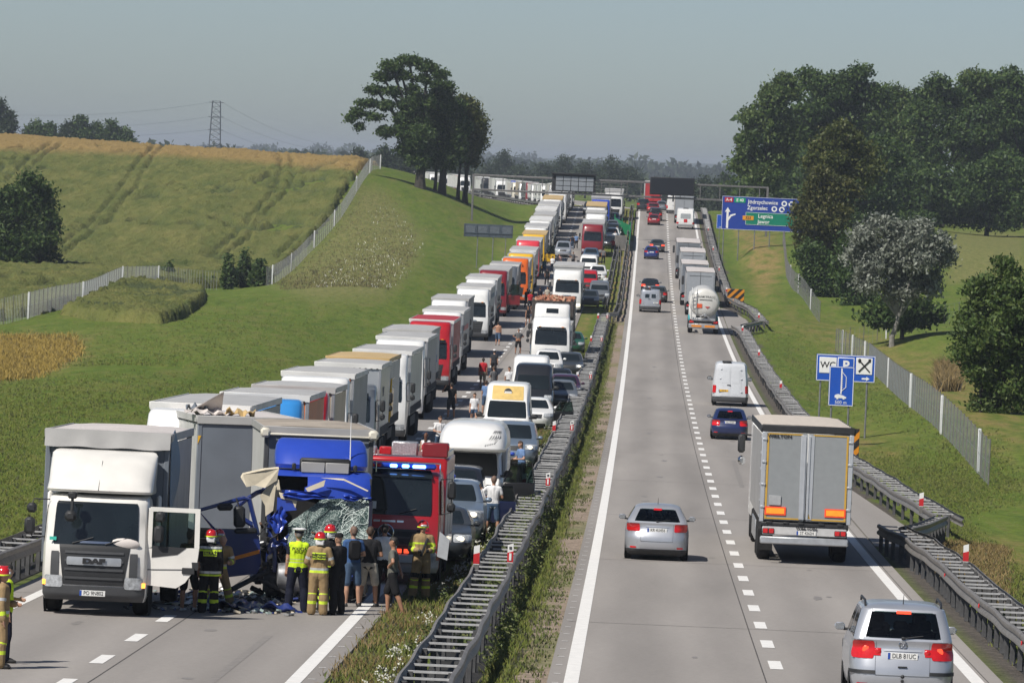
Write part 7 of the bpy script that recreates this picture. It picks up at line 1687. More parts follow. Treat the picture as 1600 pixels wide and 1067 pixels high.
# hazy trees behind the crest
for k, (x, yb, w, h, dd, l) in enumerate(((785, 275, 28, 42, 1700, 'hazy tree with a feathery top left of the gantry boards'), (812, 284, 40, 26, 1650, 'hazy low tree below the feathery one'), (850, 284, 44, 30, 1650, 'hazy tree behind the left gantry board'), (880, 280, 26, 40, 1750, 'hazy pointed tree above the left gantry board'), (915, 286, 40, 34, 1650, 'hazy round tree right of the left gantry board'), (955, 290, 44, 46, 1600, 'hazy broad tree between the gantry boards'), (985, 296, 36, 36, 1650, 'hazy tree just left of the black board'), (1100, 318, 44, 44, 1300, 'hazy tree right of the black board'), (1130, 320, 40, 50, 1280, 'hazy tree above the small blue sign'), (1165, 322, 36, 50, 1280, 'hazy tree above the direction board'), (1040, 302, 50, 26, 1700, 'hazy low tree behind the black board'), (760, 280, 30, 22, 1700, 'hazy low tree at the gantry column'), (600, 262, 26, 34, 1250, 'dark far tree left of the landmark trunks'), (628, 268, 30, 36, 1250, 'dark far tree behind the landmark trunks'), (560, 250, 24, 16, 1500, 'low far tree above the fence top'), (660, 276, 40, 30, 1500, 'far tree showing between the landmark trunks'), (712, 280, 40, 34, 1500, 'far tree right of the landmark trunks'))):
    kk = dd / FPX; p = at(x, yb, dd); g0 = Vector((p.x, dd, p.z - 4)); H = h * kk + 4; W = w * kk * .6
    bl = [(0, 0, H * .78, W * .5, W * .6, H * .2), (-W * .45, 0, H * .52, W * .62, W * .6, H * .24), (W * .45, .2, H * .5, W * .62, W * .6, H * .26), (0, 0, H * .32, W, W * .7, H * .24)]
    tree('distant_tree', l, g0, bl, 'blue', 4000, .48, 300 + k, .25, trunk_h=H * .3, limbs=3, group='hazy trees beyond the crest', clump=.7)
# far wooded horizon
def far_wood(name, d, h, seed, x0, x1, step, n, label, dz=0):
    g = np.random.default_rng(seed); bl = []
    for X in np.arange(x0, x1, step):
        H = h * (.6 + .6 * g.random()) * (.7 + .5 * math.sin(X * .004 + seed) ** 2); bl.append((X + g.uniform(-step, step) * .4, d + g.uniform(-100, 100), CAMZ - 10.5 + dz + H * .5, step * .75, 25, H * .55))
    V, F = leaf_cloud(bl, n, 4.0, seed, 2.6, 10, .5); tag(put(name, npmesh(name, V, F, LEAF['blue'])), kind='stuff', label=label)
far_wood('far_woods', 4200, 10, 1, -480, 300, 16, 18000, 'bluish wooded horizon')
far_wood('far_woods', 6500, 14, 2, -900, 800, 24, 18000, 'palest wooded hills at the horizon')
far_wood('far_woods', 2600, 8, 3, -330, 60, 11, 14000, 'bluish hedgerow line before the horizon')
# rolling far hills behind
def hills():
    n = 90; vs = []; fs = []
    for j, (d, base) in enumerate(((7000, -30), (9500, 1), (12500, -30))):
        for i in range(n):
            X = -2600 + 5200 * i / (n - 1); h = 8 + 5 * math.sin(X * .0011 + 1) + 3 * math.sin(X * .0037) if j == 1 else 0
            vs.append((X, d, CAMZ - 12 + max(0, h + (4 if X > 0 else -8)) if j == 1 else CAMZ - 14))
    fs = [(j * n + i, j * n + i + 1, (j + 1) * n + i + 1, (j + 1) * n + i) for j in range(2) for i in range(n - 1)]
    m = MB(); m.add(vs, fs); tag(m.build('hills', mat('wooded_hills', (.035, .055, .022), var=.4, scale=.02), None), kind='structure', label='low wooded hills on the horizon')
hills()

# ------------------------------------------------------------------ crops
def crop_material(name, c1, c2, c3):
    m, N, L, b = newmat(name); geo = N.new('ShaderNodeNewGeometry')
    mp = N.new('ShaderNodeMapping'); mp.inputs['Scale'].default_value = (1, .18, 1); L.new(geo.outputs['Position'], mp.inputs[0])
    n = N.new('ShaderNodeTexNoise'); n.inputs['Scale'].default_value = .35; n.inputs['Detail'].default_value = 7; n.inputs['Roughness'].default_value = .68; L.new(mp.outputs[0], n.inputs['Vector'])
    rp = N.new('ShaderNodeValToRGB'); e = rp.color_ramp.elements; e[0].position = .32; e[0].color = c1 + (1,); e[1].position = .7; e[1].color = c3 + (1,); k = e.new(.5); k.color = c2 + (1,); L.new(n.outputs[0], rp.inputs[0])
    at_ = N.new('ShaderNodeAttribute'); at_.attribute_name = 'ripe'; mx = N.new('ShaderNodeMix'); mx.data_type = 'RGBA'; L.new(at_.outputs['Fac'], mx.inputs[0]); L.new(rp.outputs[0], mx.inputs[6]); mx.inputs[7].default_value = (.28, .19, .075, 1)
    a2 = N.new('ShaderNodeAttribute'); a2.attribute_name = 'lodged'; m2 = N.new('ShaderNodeMix'); m2.data_type = 'RGBA'; L.new(a2.outputs['Fac'], m2.inputs[0]); L.new(mx.outputs[2], m2.inputs[6]); m2.inputs[7].default_value = (.050, .068, .030, 1); mx = m2
    L.new(mx.outputs[2], b.inputs['Base Color']); b.inputs['Roughness'].default_value = .9; b.inputs['Specular IOR Level'].default_value = .12
    n2 = N.new('ShaderNodeTexNoise'); n2.inputs['Scale'].default_value = 4; n2.inputs['Detail'].default_value = 5; L.new(geo.outputs['Position'], n2.inputs['Vector']); bp = N.new('ShaderNodeBump'); bp.inputs['Strength'].default_value = .9; bp.inputs['Distance'].default_value = .25; L.new(n2.outputs[0], bp.inputs['Height']); L.new(bp.outputs[0], b.inputs['Normal'])
    return m
CROP = crop_material('ripening_crop', (.072, .095, .026), (.118, .130, .038), (.165, .160, .052))
def vnoise(X, Y, seed, s):
    """smooth value noise on world coordinates"""
    g = np.random.default_rng(seed); T = g.random((64, 64)); x = X / s; y = Y / s; xi = np.floor(x).astype(int); yi = np.floor(y).astype(int); fx = x - xi; fy = y - yi; fx = fx * fx * (3 - 2 * fx); fy = fy * fy * (3 - 2 * fy)
    a = T[xi % 64, yi % 64]; b = T[(xi + 1) % 64, yi % 64]; c = T[xi % 64, (yi + 1) % 64]; d = T[(xi + 1) % 64, (yi + 1) % 64]
    return (a * (1 - fx) + b * fx) * (1 - fy) + (c * (1 - fx) + d * fx) * fy
def crop_field(name, inside, x0, x1, d0, d1, sx, sd, h, label, tracks=(), lodge=.0, seed=0, ripe=None):
    xs = np.arange(x0, x1, sx); ds = np.arange(d0, d1, sd); X, D = np.meshgrid(xs, ds); g = np.random.default_rng(seed)
    X = X + g.uniform(-.3, .3, X.shape) * sx; D = D + g.uniform(-.3, .3, X.shape) * sd
    Z0 = terrain(X, D); edge = inside(X, D)
    hh = h * (1 + g.normal(0, .15, X.shape)) + .18 * (vnoise(X, D, seed + 1, 3.0) - .5)
    if lodge:
        L1 = vnoise(X, D * .6, seed + 2, 14.0); L2 = vnoise(X, D * .5, seed + 3, 2.2); lm = sstep(.48, .66, L1) * sstep(.45, .62, L2); hh = hh - lodge * lm
    PXf, PYf = proj(X, D, Z0 + h * .8); lod = (.75 * lm) if lodge else np.zeros(X.shape)
    for line in tracks:
        w = 3.2
        dist = np.full(X.shape, 1e9)
        for (ax, ay), (bx, by) in zip(line, line[1:]):
            t = np.clip(((PXf - ax) * (bx - ax) + (PYf - ay) * (by - ay)) / ((bx - ax) ** 2 + (by - ay) ** 2), 0, 1); dist = np.minimum(dist, np.hypot(PXf - ax - t * (bx - ax), PYf - ay - t * (by - ay)))
        tk = 1 - sstep(w * .35, w * .9, dist + g.normal(0, .6, X.shape)); hh = hh * (1 - .92 * tk); lod = np.maximum(lod, .8 * tk * (.5 + .5 * vnoise(X, D * .3, seed + 8, 3.0) / .6).clip(0, 1))
    Z = Z0 + hh * np.where(edge > .5, 1, 0) - np.where(edge > .5, 0, .15)
    n0, n1 = X.shape; V = np.stack([X, D, Z], -1).reshape(-1, 3); I = np.arange(n0 * n1).reshape(n0, n1); F = np.stack([I[:-1, :-1], I[:-1, 1:], I[1:, 1:], I[1:, :-1]], -1).reshape(-1, 4)
    keep = (edge.reshape(-1)[F] > .2).any(axis=1); me = npmesh(name, V, F[keep], CROP)
    a = me.attributes.new('ripe', 'FLOAT', 'POINT'); a.data.foreach_set('value', (ripe(PXf, PYf) if ripe is not None else np.zeros(X.shape)).reshape(-1).astype(np.float32))
    a = me.attributes.new('lodged', 'FLOAT', 'POINT'); a.data.foreach_set('value', lod.reshape(-1).astype(np.float32))
    return tag(put(name, me), kind='stuff', label=label)
_fx = [(-60, 380), (0, 390), (48, 400), (132, 440), (193, 500), (249, 530), (345, 545), (400, 543), (427, 545), (480, 610), (530, 660), (565, 720), (578, 752)]
_FP = np.array([(onground(px, d).x, d) for px, d in _fx])
TRK = [[(6, 286), (56, 238), (80, 224)], [(30, 278), (73, 240), (95, 226)], [(60, 412), (102, 379), (148, 342), (176, 311), (198, 280), (216, 252), (240, 230)], [(85, 412), (124, 379), (173, 342), (186, 323), (198, 305), (213, 295), (223, 271), (244, 240), (256, 230)],
       [(362, 373), (390, 342), (430, 298), (439, 274), (439, 246)], [(325, 402), (343, 388), (362, 373)], [(387, 373), (414, 332), (448, 302), (459, 274), (455, 246)], [(345, 402), (362, 390), (387, 373)], [(433, 402), (450, 385), (470, 365)]]
def main_in(X, D):
    b = np.interp(X, _FP[:9, 0], _FP[:9, 1]); right = np.interp(D, _FP[8:, 1], _FP[8:, 0]); px, py = proj(X, D, terrain(X, D))
    gap = inpoly(px, py, [(60, 395), (110, 400), (200, 425), (330, 452), (420, 445), (345, 462), (193, 440), (110, 425)], 1) < -1
    return np.where((D > b + 9) & (X < right - 1.5) & (D < 905), 1.0, 0.0)
crop_field('crop_field', lambda X, D: main_in(X, D), -105, -15, 395, 910, .38, 1.25, .80, 'ripening crop on the left hillside with tractor tracks', TRK, .85, 4, lambda x, y: np.clip((np.interp(x, [0, 250, 560], [240, 250, 272]) - y) / 10, 0, 1) * .85)
crop_field('crop_patch', lambda X, D: inpoly(*proj(X, D, terrain(X, D)), [(98, 492), (150, 470), (210, 446), (262, 452), (320, 462), (318, 474), (285, 498), (250, 506), (150, 502)], .5), -50, -18, 330, 540, .25, .7, .75, 'patch of crop on the road side of the fence', (), .15, 9)

# ------------------------------------------------------------------ grasses and weeds
GR = leafmat('grass_blades', (.085, .115, .026), (.135, .165, .048), (.21, .205, .085), .25, up=.8); GD = leafmat('dry_grass_blades', (.15, .11, .04), (.24, .175, .07), (.36, .27, .13), .25, up=.75); WD = leafmat('weed_leaves', (.055, .090, .018), (.110, .145, .038), (.20, .215, .085), .3, up=.35); GL = leafmat('bank_grass', (.12, .165, .026), (.165, .205, .04), (.235, .235, .07), .25, up=.9); MG = leafmat('meadow_blades', (.10, .105, .035), (.16, .145, .055), (.24, .20, .09), .25, up=.8); FL = leafmat('white_flowers', (.50, .50, .42), (.60, .60, .52), (.70, .70, .64), .2, up=.5); RU = leafmat('rusty_weeds', (.26, .19, .04), (.37, .265, .06), (.46, .34, .10), .25, up=.75)
def blades(name, X, D, h, w, m, label, per=5, seed=0, lean=.45, base=None, spread=.10):
    g = np.random.default_rng(seed); n = len(X); Z = terrain(X, D) if base is None else base
    C = np.repeat(np.stack([X, D, Z], 1), per, 0); N = len(C); C[:, :2] += g.normal(0, spread, (N, 2)); hh = (np.repeat(h * np.ones(n), per) * (.5 + .8 * g.random(N)))
    a = g.random(N) * 2 * PI; dx = np.stack([np.cos(a), np.sin(a), np.zeros(N)], 1) * (w * (.6 + .8 * g.random(N)))[:, None] * .5
    ln = g.normal(0, lean, (N, 2)) * hh[:, None]; top = C + np.concatenate([ln, hh[:, None]], 1); mid = C + np.concatenate([ln * .35, hh[:, None] * .55], 1)
    V = np.stack([C - dx, C + dx, mid + dx * .8, top, mid - dx * .8], 1).reshape(-1, 3); k = np.arange(N)[:, None] * 5
    F = np.concatenate([k + np.array([[0, 1, 2, 4]]), k + np.array([[4, 2, 3, 3]])], 0); T = np.concatenate([np.concatenate([k, k + 1, k + 2], 1), np.concatenate([k, k + 2, k + 4], 1), np.concatenate([k + 4, k + 2, k + 3], 1)], 0)
    return tag(put(name, npmesh(name, V, T, m)), kind='stuff', label=label)
def scatter_o(n, o0, o1, d0, d1, seed, pw=1.5, patch=None):
    g = np.random.default_rng(seed); u = g.random(n); d = d0 + (d1 - d0) * u ** pw; o = g.uniform(o0, o1, n); X = np.array([xc(a) for a in d]) + o
    if patch: k = vnoise(X, d * .5, seed + 5, patch) > .42; X, d = X[k], d[k]
    return X, d
X, D = scatter_o(8000, -4.1, -2.7, 84, 420, 1); blades('grass', X, D, .16, .025, GL, 'grass on the left half of the median', 4, 1)
X, D = scatter_o(3500, -4.2, -2.9, 84, 300, 2, patch=1.5); blades('dry_grass', X, D, .17, .022, GD, 'dry grass tufts on the left half of the median', 5, 2)
X, D = scatter_o(5000, -1.5, -1.05, 84, 470, 3); blades('grass', X, D, .15, .025, GL, 'grass on the right half of the median', 4, 3)
X, D = scatter_o(1800, -1.1, -.55, 84, 330, 4, patch=1.2); blades('grass', X, D, .07, .03, GR, 'low grass creeping over the gravel beside the right carriageway', 5, 4)
def weeds(n, o0, o1, d0, d1, seed, h, s, label, patch=2.5, m=WD):
    X, D = scatter_o(n, o0, o1, d0, d1, seed, 1.5, patch); Z = terrain(X, D); g = np.random.default_rng(seed); H = h * (.5 + .9 * g.random(len(X)))
    bl = np.stack([X, D, Z + H * .5, H * .45, H * .45, H * .5], 1); V, F = leaf_cloud(bl, len(X) * 26, s, seed, .05, 5, .3); tag(put('weeds', npmesh('weeds', V, F, m)), kind='stuff', label=label)
weeds(420, -3.2, -2.65, 84, 420, 11, .24, .05, 'leafy weeds along the left side of the median rail'); weeds(480, -1.62, -1.40, 84, 440, 12, .30, .055, 'leafy weeds along the right side of the median rail')
weeds(250, -2.4, -1.8, 110, 180, 13, .65, .06, 'weeds growing up through the median rail', None)
X, D = scatter_o(520, -3.3, -2.7, 84, 300, 14, patch=2.0); Zf = terrain(X, D); V, F = leaf_cloud(np.stack([X, D, Zf + .30, X * 0 + .12, X * 0 + .12, X * 0 + .14], 1), len(X) * 10, .035, 14, .03, 5, .3); tag(put('flowers', npmesh('flowers', V, F, FL)), kind='stuff', label='small white flowers among the median weeds')
def scatter_px(n, poly, d0, d1, seed, side, soft=.5):
    g = np.random.default_rng(seed); d = d0 + (d1 - d0) * g.random(n * 6) ** 1.3; px = g.uniform(min(p[0] for p in poly), max(p[0] for p in poly), n * 6); X = (px - 800) * d / FPX * 1.0 + (side * .5); Z = terrain(X, d); a, b = proj(X, d, Z); k = inpoly(a, b, poly, soft) > (.5 if soft < 1 else g.uniform(.3, 1.0, len(d)))
    return X[k][:n], d[k][:n]
X, D = scatter_px(9000, [(-30, 600), (300, 600), (420, 560), (520, 540), (280, 640), (70, 680), (70, 860), (-30, 880)], 118, 330, 21, 0, 55); blades('grass', X, D, .09, .03, GL, 'long grass on the left bank', 4, 21, lean=.8)
X, D = scatter_px(4500, [(-30, 515), (140, 510), (420, 460), (640, 470), (560, 540), (300, 600), (-30, 620)], 300, 500, 22, 0, 40); blades('grass', X, D, .09, .04, GL, 'long grass in the left hollow', 3, 22, lean=.8)
X, D = scatter_px(3200, [(-40, 525), (110, 528), (140, 548), (60, 588), (-40, 600)], 250, 420, 23, 0, 14); blades('rusty_weeds', X, D, .26, .04, RU, 'rust-coloured flowering weeds at the left edge', 6, 23, spread=.2)
X, D = scatter_px(3500, [(430, 445), (500, 388), (562, 302), (592, 294), (640, 342), (660, 374), (648, 412), (600, 466), (480, 468)], 500, 760, 24, 0, 14); blades('meadow_grass', X, D, .18, .05, MG, 'tall pale grass of the meadow strip on the hill', 3, 24, spread=.3)
X, D = scatter_px(260, [(560, 320), (592, 296), (640, 345), (660, 376), (650, 400), (600, 350), (480, 460), (600, 462), (640, 420), (600, 380)], 500, 760, 25, 0); blades('flowers', X, D, .20, .05, FL, 'white flower heads in the meadow strip', 2, 25, spread=.4)
X, D = scatter_px(9000, [(1330, 720), (1480, 800), (1600, 900), (1620, 1050), (1560, 1000), (1480, 860), (1420, 830), (1640, 760), (1500, 690)], 100, 300, 26, 0, 40); blades('grass', X, D, .09, .025, GL, 'grass on the right bank', 4, 26, lean=.7)
X, D = scatter_px(4000, [(1150, 480), (1250, 500), (1420, 620), (1600, 700), (1600, 770), (1480, 700), (1380, 660), (1260, 640), (1200, 560)], 220, 480, 27, 0, 30); blades('grass', X, D, .09, .04, GL, 'grass on the middle of the right bank', 3, 27, lean=.8)
X, D = scatter_px(2500, [(1420, 840), (1600, 860), (1600, 960), (1500, 930)], 100, 260, 28, 0); blades('dry_grass', X, D, .16, .025, GD, 'dry yellow grass on the right bank', 5, 28)
X, D = scatter_px(500, [(1465, 580), (1510, 575), (1510, 612), (1465, 612)], 260, 420, 29, 0); blades('dry_grass', X, D, .9, .06, GD, 'clump of pale dry reeds beside the dark right tree', 8, 29, spread=.15)
weeds(120, -15, -13.6, 118, 200, 31, .3, .07, 'weeds at the foot of the left bank', None)
# ------------------------------------------------------------------ people
def cloth(name, col, **k): return mat('cloth_' + name, col, rough=.85, var=.18, scale=9, bump=.3, bscale=14, spec=.2, **k)
SKIN = mat('skin', (.44, .25, .17), rough=.55, var=.08, scale=8); SKINT = mat('skin_tanned', (.36, .185, .115), rough=.55, var=.08, scale=8)
HAIRB = mat('hair_brown', (.055, .032, .02), rough=.7, var=.3, scale=25); HAIRK = mat('hair_dark', (.018, .015, .013), rough=.7, var=.3, scale=25); HAIRS = mat('hair_shaved', (.16, .10, .075), rough=.7, var=.15, scale=25); HAIRG = mat('hair_grey', (.16, .15, .14), rough=.7, var=.2)
C_BLACK = cloth('black', (.014, .014, .016)); C_NAVY = cloth('navy', (.012, .014, .028)); C_TAN = cloth('fire_tan', (.30, .21, .11)); C_HIVIS = cloth('hivis_lime', (.58, .80, .03)); C_REFL = mat('reflective_silver', (.55, .56, .56), rough=.35, metal=.3, var=.05); C_LIME = cloth('lime_band', (.60, .78, .06))
C_BLUE = cloth('blue', (.045, .10, .24)); C_WHITE = cloth('white', (.70, .70, .71)); C_GREY = cloth('grey', (.13, .13, .135)); C_OLIVE = cloth('grey_olive', (.12, .12, .105)); C_RED = cloth('red', (.42, .02, .03)); C_DENIM = cloth('denim', (.06, .10, .17)); C_SAND = cloth('sand', (.42, .38, .32)); C_DARK = cloth('charcoal', (.03, .032, .038)); C_KHAKI = cloth('khaki', (.24, .21, .14)); C_LBLUE = cloth('light_blue', (.14, .23, .42)); C_TEAL = cloth('teal', (.03, .12, .15)); C_PINK = cloth('pink', (.50, .30, .27))
SHOE = mat('shoe_dark', (.025, .024, .024), rough=.6); SHOEW = mat('shoe_white', (.5, .5, .5), rough=.6); BOOT = mat('boot_black', (.015, .014, .014), rough=.5); LEATH = mat('sandal_leather', (.12, .06, .03))
HELM = mat('helmet_red', (.50, .015, .02), rough=.2, coat=.8, var=.05)
def capsule(mb, a, b, r0, r1, n=10):
    a, b = Vector(a), Vector(b); t = b - a
    if t.length < 1e-5: t = Vector((0, 0, 1e-4)); b = a + t
    u = t.normalized(); k = [(a - u * r0 * .999, r0 * .05), (a - u * r0 * .8, r0 * .6), (a - u * r0 * .45, r0 * .893), (a, r0), (b, r1), (b + u * r1 * .45, r1 * .893), (b + u * r1 * .8, r1 * .6), (b + u * r1 * .999, r1 * .05)]
    ref = Vector((0, 1, 0)) if abs(u.y) < .9 else Vector((1, 0, 0)); x = u.cross(ref).normalized(); y = u.cross(x)
    vs = [p + x * (math.cos(2 * PI * i / n) * r) + y * (math.sin(2 * PI * i / n) * r) for p, r in k for i in range(n)]
    fs = [(i * n + j, i * n + (j + 1) % n, (i + 1) * n + (j + 1) % n, (i + 1) * n + j) for i in range(len(k) - 1) for j in range(n)] + [tuple(range(n))[::-1], tuple(range((len(k) - 1) * n, len(k) * n))]
    mb.add(vs, fs)
POSE = {'down': ((.16, .03, -1), (.04, -.16, -1)), 'hips': ((.80, .30, -.72), (-.78, -.42, -.34)), 'front': ((.30, -.05, -.95), (-.50, -.78, -.05)), 'phone': ((.75, -.20, -.35), (-.55, -.15, .95)), 'back': ((.25, .25, -.95), (-.45, .35, -.6)), 'reach': ((.35, -.55, -.7), (.05, -.9, -.1)), 'cross': ((.25, -.15, -.95), (-.85, -.50, .10))}
LEG = {'stand': ((.07, -.01, -1), (.02, .03, -1)), 'fwd': ((.05, -.36, -1), (.02, .08, -1)), 'rear': ((.04, .28, -1), (.0, .42, -1)), 'wide': ((.34, -.05, -1), (.30, .06, -1)), 'relax': ((.14, -.10, -1), (.06, .08, -1)), 'crouch': ((.55, -.75, -.45), (.1, .55, -1))}
PEOPLE = []
def person(label, d, o, yaw, top=C_GREY, bot=C_DENIM, sleeve='short', legs='long', arms=('down', 'down'), stance=('stand', 'relax'), hair=HAIRB, skin=SKIN, shoe=SHOE, H=1.78, bulk=0.0, bands=(), head=0.0, long_hair=False, female=False, bare=False, gloves=None, group=None, extra=None, bend=0.0, vest=None, hemdown=0.0, belly=None, z=0.0):
    PEOPLE.append(dict(locals()))
def build_people():
    temps = []
    for P in PEOPLE:
        s = P['H'] * .955 / 1.78; bk = P['bulk']; near = P['d'] < 135; mid = P['d'] < 330
        prim = []    # (a, b, r0, r1, material, name)
        skin, top, bot = P['skin'], P['top'], P['bot']
        if P['bare']: top = skin
        V = Vector; bend = P['bend']
        def tz(v):    # forward bend of the upper body about the hips
            v = V(v); q = v - V((0, 0, .95)); c, sn = math.cos(bend), math.sin(bend); return V((q.x, q.y * c - q.z * sn, q.y * sn + q.z * c)) + V((0, 0, .95)) if q.z > 0 else v
        fem = P['female']; sw = .165 if fem else .185
        tp = P['vest'] or top; cb = P['belly'] or tp
        A = lambda a, b, r0, r1, m, nm: prim.append((V(a), V(b), r0, r1, m, nm))
        for sg in (1, -1): A(tz((sg * (.075 if fem else .085), 0, 1.35)), tz((sg * .055, 0, 1.08)), .10 + bk, .098 + bk, tp, 'torso')
        A(tz((0, .0, 1.40)), tz((0, 0, 1.16)), .105 + bk, .112 + bk, tp, 'torso'); A(tz((0, 0, 1.15)), tz((0, 0, 1.02)), .112 + bk, .112 + bk, cb, 'torso')
        hem = P['hemdown']
        for sg in (1, -1): A((sg * .065, .0, 1.02), (sg * .07, 0, .97 - hem), .105 + bk, .112 + bk, tp if not P['belly'] else cb, 'torso')
        A((-.075, .01, .93), (.075, .01, .93), .112 + bk * .6, .112 + bk * .6, bot, 'pelvis')
        A(tz((-sw * .8, 0, 1.42)), tz((sw * .8, 0, 1.42)), .066 + bk * .8, .066 + bk * .8, tp, 'yoke')
        ht = P['head']
        A(tz((0, .005, 1.46)), tz((0, -.01, 1.57)), .056, .052, skin, 'neck')
        hc = tz((0, -.01, 1.655)); ch, sh = math.cos(ht), math.sin(ht)
        def hp(x, y, zz): x, y = x * ch - y * sh, x * sh + y * ch; return hc + V((x, y, zz))
        A(hp(0, .0, -.02), hp(0, .0, .035), .082, .084, skin, 'head'); A(hp(0, -.035, -.065), hp(0, -.03, -.02), .052, .065, skin, 'jaw')
        A(hp(0, -.085, .0), hp(0, -.10, -.025), .012, .016, skin, 'nose')
        for sg in (1, -1): A(hp(sg * .085, .01, .0), hp(sg * .088, .015, .025), .014, .018, skin, 'ear')
        if P['hair'] is not None:
            A(hp(0, .018, .045), hp(0, -.010, .058), .088, .080, P['hair'], 'hair'); A(hp(0, .045, -.01), hp(0, .035, .04), .070, .075, P['hair'], 'hair')
            if P['long_hair']: A(hp(0, .06, .02), hp(0, .085, -.20), .075, .06, P['hair'], 'hair')
        for k, sg in enumerate((1, -1)):
            e, w = POSE[P['arms'][k]]; sp = tz((sg * sw, 0, 1.42)); ev = sp + V((sg * e[0], e[1], e[2])).normalized() * .285; wv = ev + V((sg * w[0], w[1], w[2])).normalized() * .25
            sl = P['sleeve']; am = skin if sl in ('short', 'none') else top
            A(sp, ev, .050 + (bk if am is top and not P['bare'] else 0), .041 + (bk if am is top and not P['bare'] else 0), am, 'arm'); A(ev, wv, .041 + (bk if am is top and not P['bare'] else 0), .030 + (bk if am is top and not P['bare'] else 0), am, 'forearm')
            if sl == 'short': A(sp, sp.lerp(ev, .55), .062, .060, top, 'sleeve')
            hd_ = (wv - ev).normalized(); gm = P['gloves'] or skin; pm = wv + hd_ * .045; side = hd_.cross(V((0, 1, 0))); side = side.normalized() if side.length > .1 else V((1, 0, 0)); curl = V((-sg * .25, -.5, 0))
            A(wv, wv + hd_ * .07, .030, .034, gm, 'hand')
            for f in range(4):
                b0 = wv + hd_ * .085 + side * ((f - 1.5) * .020); L = (.062, .075, .070, .055)[f]; m1 = b0 + (hd_ + curl * .25).normalized() * L * .55; A(b0, m1, .0115, .0105, gm, 'finger'); A(m1, m1 + (hd_ * .7 + curl * .8).normalized() * L * .5, .0105, .009, gm, 'finger')
            t0 = wv + hd_ * .03 + side * -.030; A(t0, t0 + (hd_ * .7 - side * .7 + curl * .2).normalized() * .06, .0125, .010, gm, 'thumb')
        lowest = 0; feet = []
        for k, sg in enumerate((1, -1)):
            kn, an = LEG[P['stance'][k]]; hpv = V((sg * .092, .01, .92)); kv = hpv + V((sg * kn[0], kn[1], kn[2])).normalized() * .43; av = kv + V((sg * an[0], an[1], an[2])).normalized() * .42; feet.append((kv, av, hpv, sg))
        lo = min(av.z for _, av, _, _ in feet) - .085
        for kv, av, hpv, sg in feet:
            lg = P['legs']; lm = bot if lg == 'long' else skin; pad = (.014 + bk * .8) if lg == 'long' else 0
            A(hpv, kv, .086 + pad, .058 + pad, lm, 'thigh'); mid_ = kv.lerp(av, .3) + V((0, .018, 0)); A(kv, mid_, .056 + pad, .060 + pad, lm, 'shin'); A(mid_, av, .060 + pad, (.040 + pad * 1.5), lm, 'shin')
            if lg == 'short': A(hpv, hpv.lerp(kv, .92), .108, .094, bot, 'shorts')
            if lg == 'brief': A(hpv, hpv.lerp(kv, .30), .100, .098, bot, 'shorts')
            fd = V((sg * .18, -1, 0)).normalized(); A(av + V((0, .035, -.045)), av + fd * .15 + V((0, 0, -.052)), .042 + bk * .3, .036 + bk * .3, P['shoe'], 'foot'); A(av + fd * .10 + V((0, 0, -.048)), av + fd * .19 + V((0, 0, -.055)), .040 + bk * .3, .030, P['shoe'], 'foot')
            if P['shoe'] is BOOT: A(av, av.lerp(kv, .35), .055 + bk * .4, .060 + bk * .4, BOOT, 'boot')
        mb = MB()
        for a, b, r0, r1, m, nm in prim:
            if nm in ('finger', 'thumb') and not mid: continue
            capsule(mb, a, b, r0, r1, 10 if near else 8)
        me = bpy.data.meshes.new('person_body'); me.from_pydata(mb.v, [], mb.f)
        ob = bpy.data.objects.new('tmp', me); COL.objects.link(ob)
        md = ob.modifiers.new('r', 'REMESH'); md.mode = 'VOXEL'; md.voxel_size = .0135 if near else (.021 if mid else .034)
        sm = ob.modifiers.new('s', 'SMOOTH'); sm.factor = .5; sm.iterations = 3 if near else 2
        temps.append((P, ob, me, prim, s, lo))
    dg = bpy.context.evaluated_depsgraph_get(); dg.update()
    for P, ob, me0, prim, s, lo in temps:
        me = bpy.data.meshes.new_from_object(ob.evaluated_get(dg)); me.name = 'body'
        bpy.data.objects.remove(ob); bpy.data.meshes.remove(me0)
        mats = []; [mats.append(p[4]) for p in prim if p[4] not in mats]
        for b in P['bands']:
            if b[3] not in mats: mats.append(b[3])
        me.materials.clear(); [me.materials.append(m) for m in mats]
        nf = len(me.polygons); C = np.empty(nf * 3, dtype=np.float32); me.polygons.foreach_get('center', C); C = C.reshape(-1, 3).astype(float)
        best = np.full(nf, 1e9); mi = np.zeros(nf, int)
        for a, b, r0, r1, m, nm in prim:
            A_, B_ = np.array(a), np.array(b); ab = B_ - A_; t = np.clip(((C - A_) @ ab) / (ab @ ab + 1e-12), 0, 1); dd = np.linalg.norm(C - A_ - t[:, None] * ab, axis=1) - (r0 + (r1 - r0) * t)
            idx = np.full(nf, mats.index(m))
            for nb, t0, t1, bm_ in P['bands']:
                if nb == nm: idx = np.where((t > t0) & (t < t1), mats.index(bm_), idx)
            k = dd < best; best = np.where(k, dd, best); mi = np.where(k, idx, mi)
        for nb, z0, z1, bm_ in P['bands']:
            if nb == 'z':
                k = (C[:, 2] > z0) & (C[:, 2] < z1) & (np.hypot(C[:, 0], C[:, 1]) < .26); mi = np.where(k, mats.index(bm_), mi)
        me.polygons.foreach_set('material_index', mi.astype(np.int32)); me.polygons.foreach_set('use_smooth', np.ones(nf, bool))
        me.transform(Matrix.Scale(s, 4) @ Matrix.Translation((0, 0, -lo))); me.update()
        root = thing('person', P['label'], 'person', road(P['o'], P['d'], P['z'] if P['z'] else (.0 if P['o'] < -4.3 or P['o'] > -.4 else -.04)), R(P['yaw']), P['group'])
        put('body', me, root)
        if P['extra']: P['extra'](root, s, -lo)
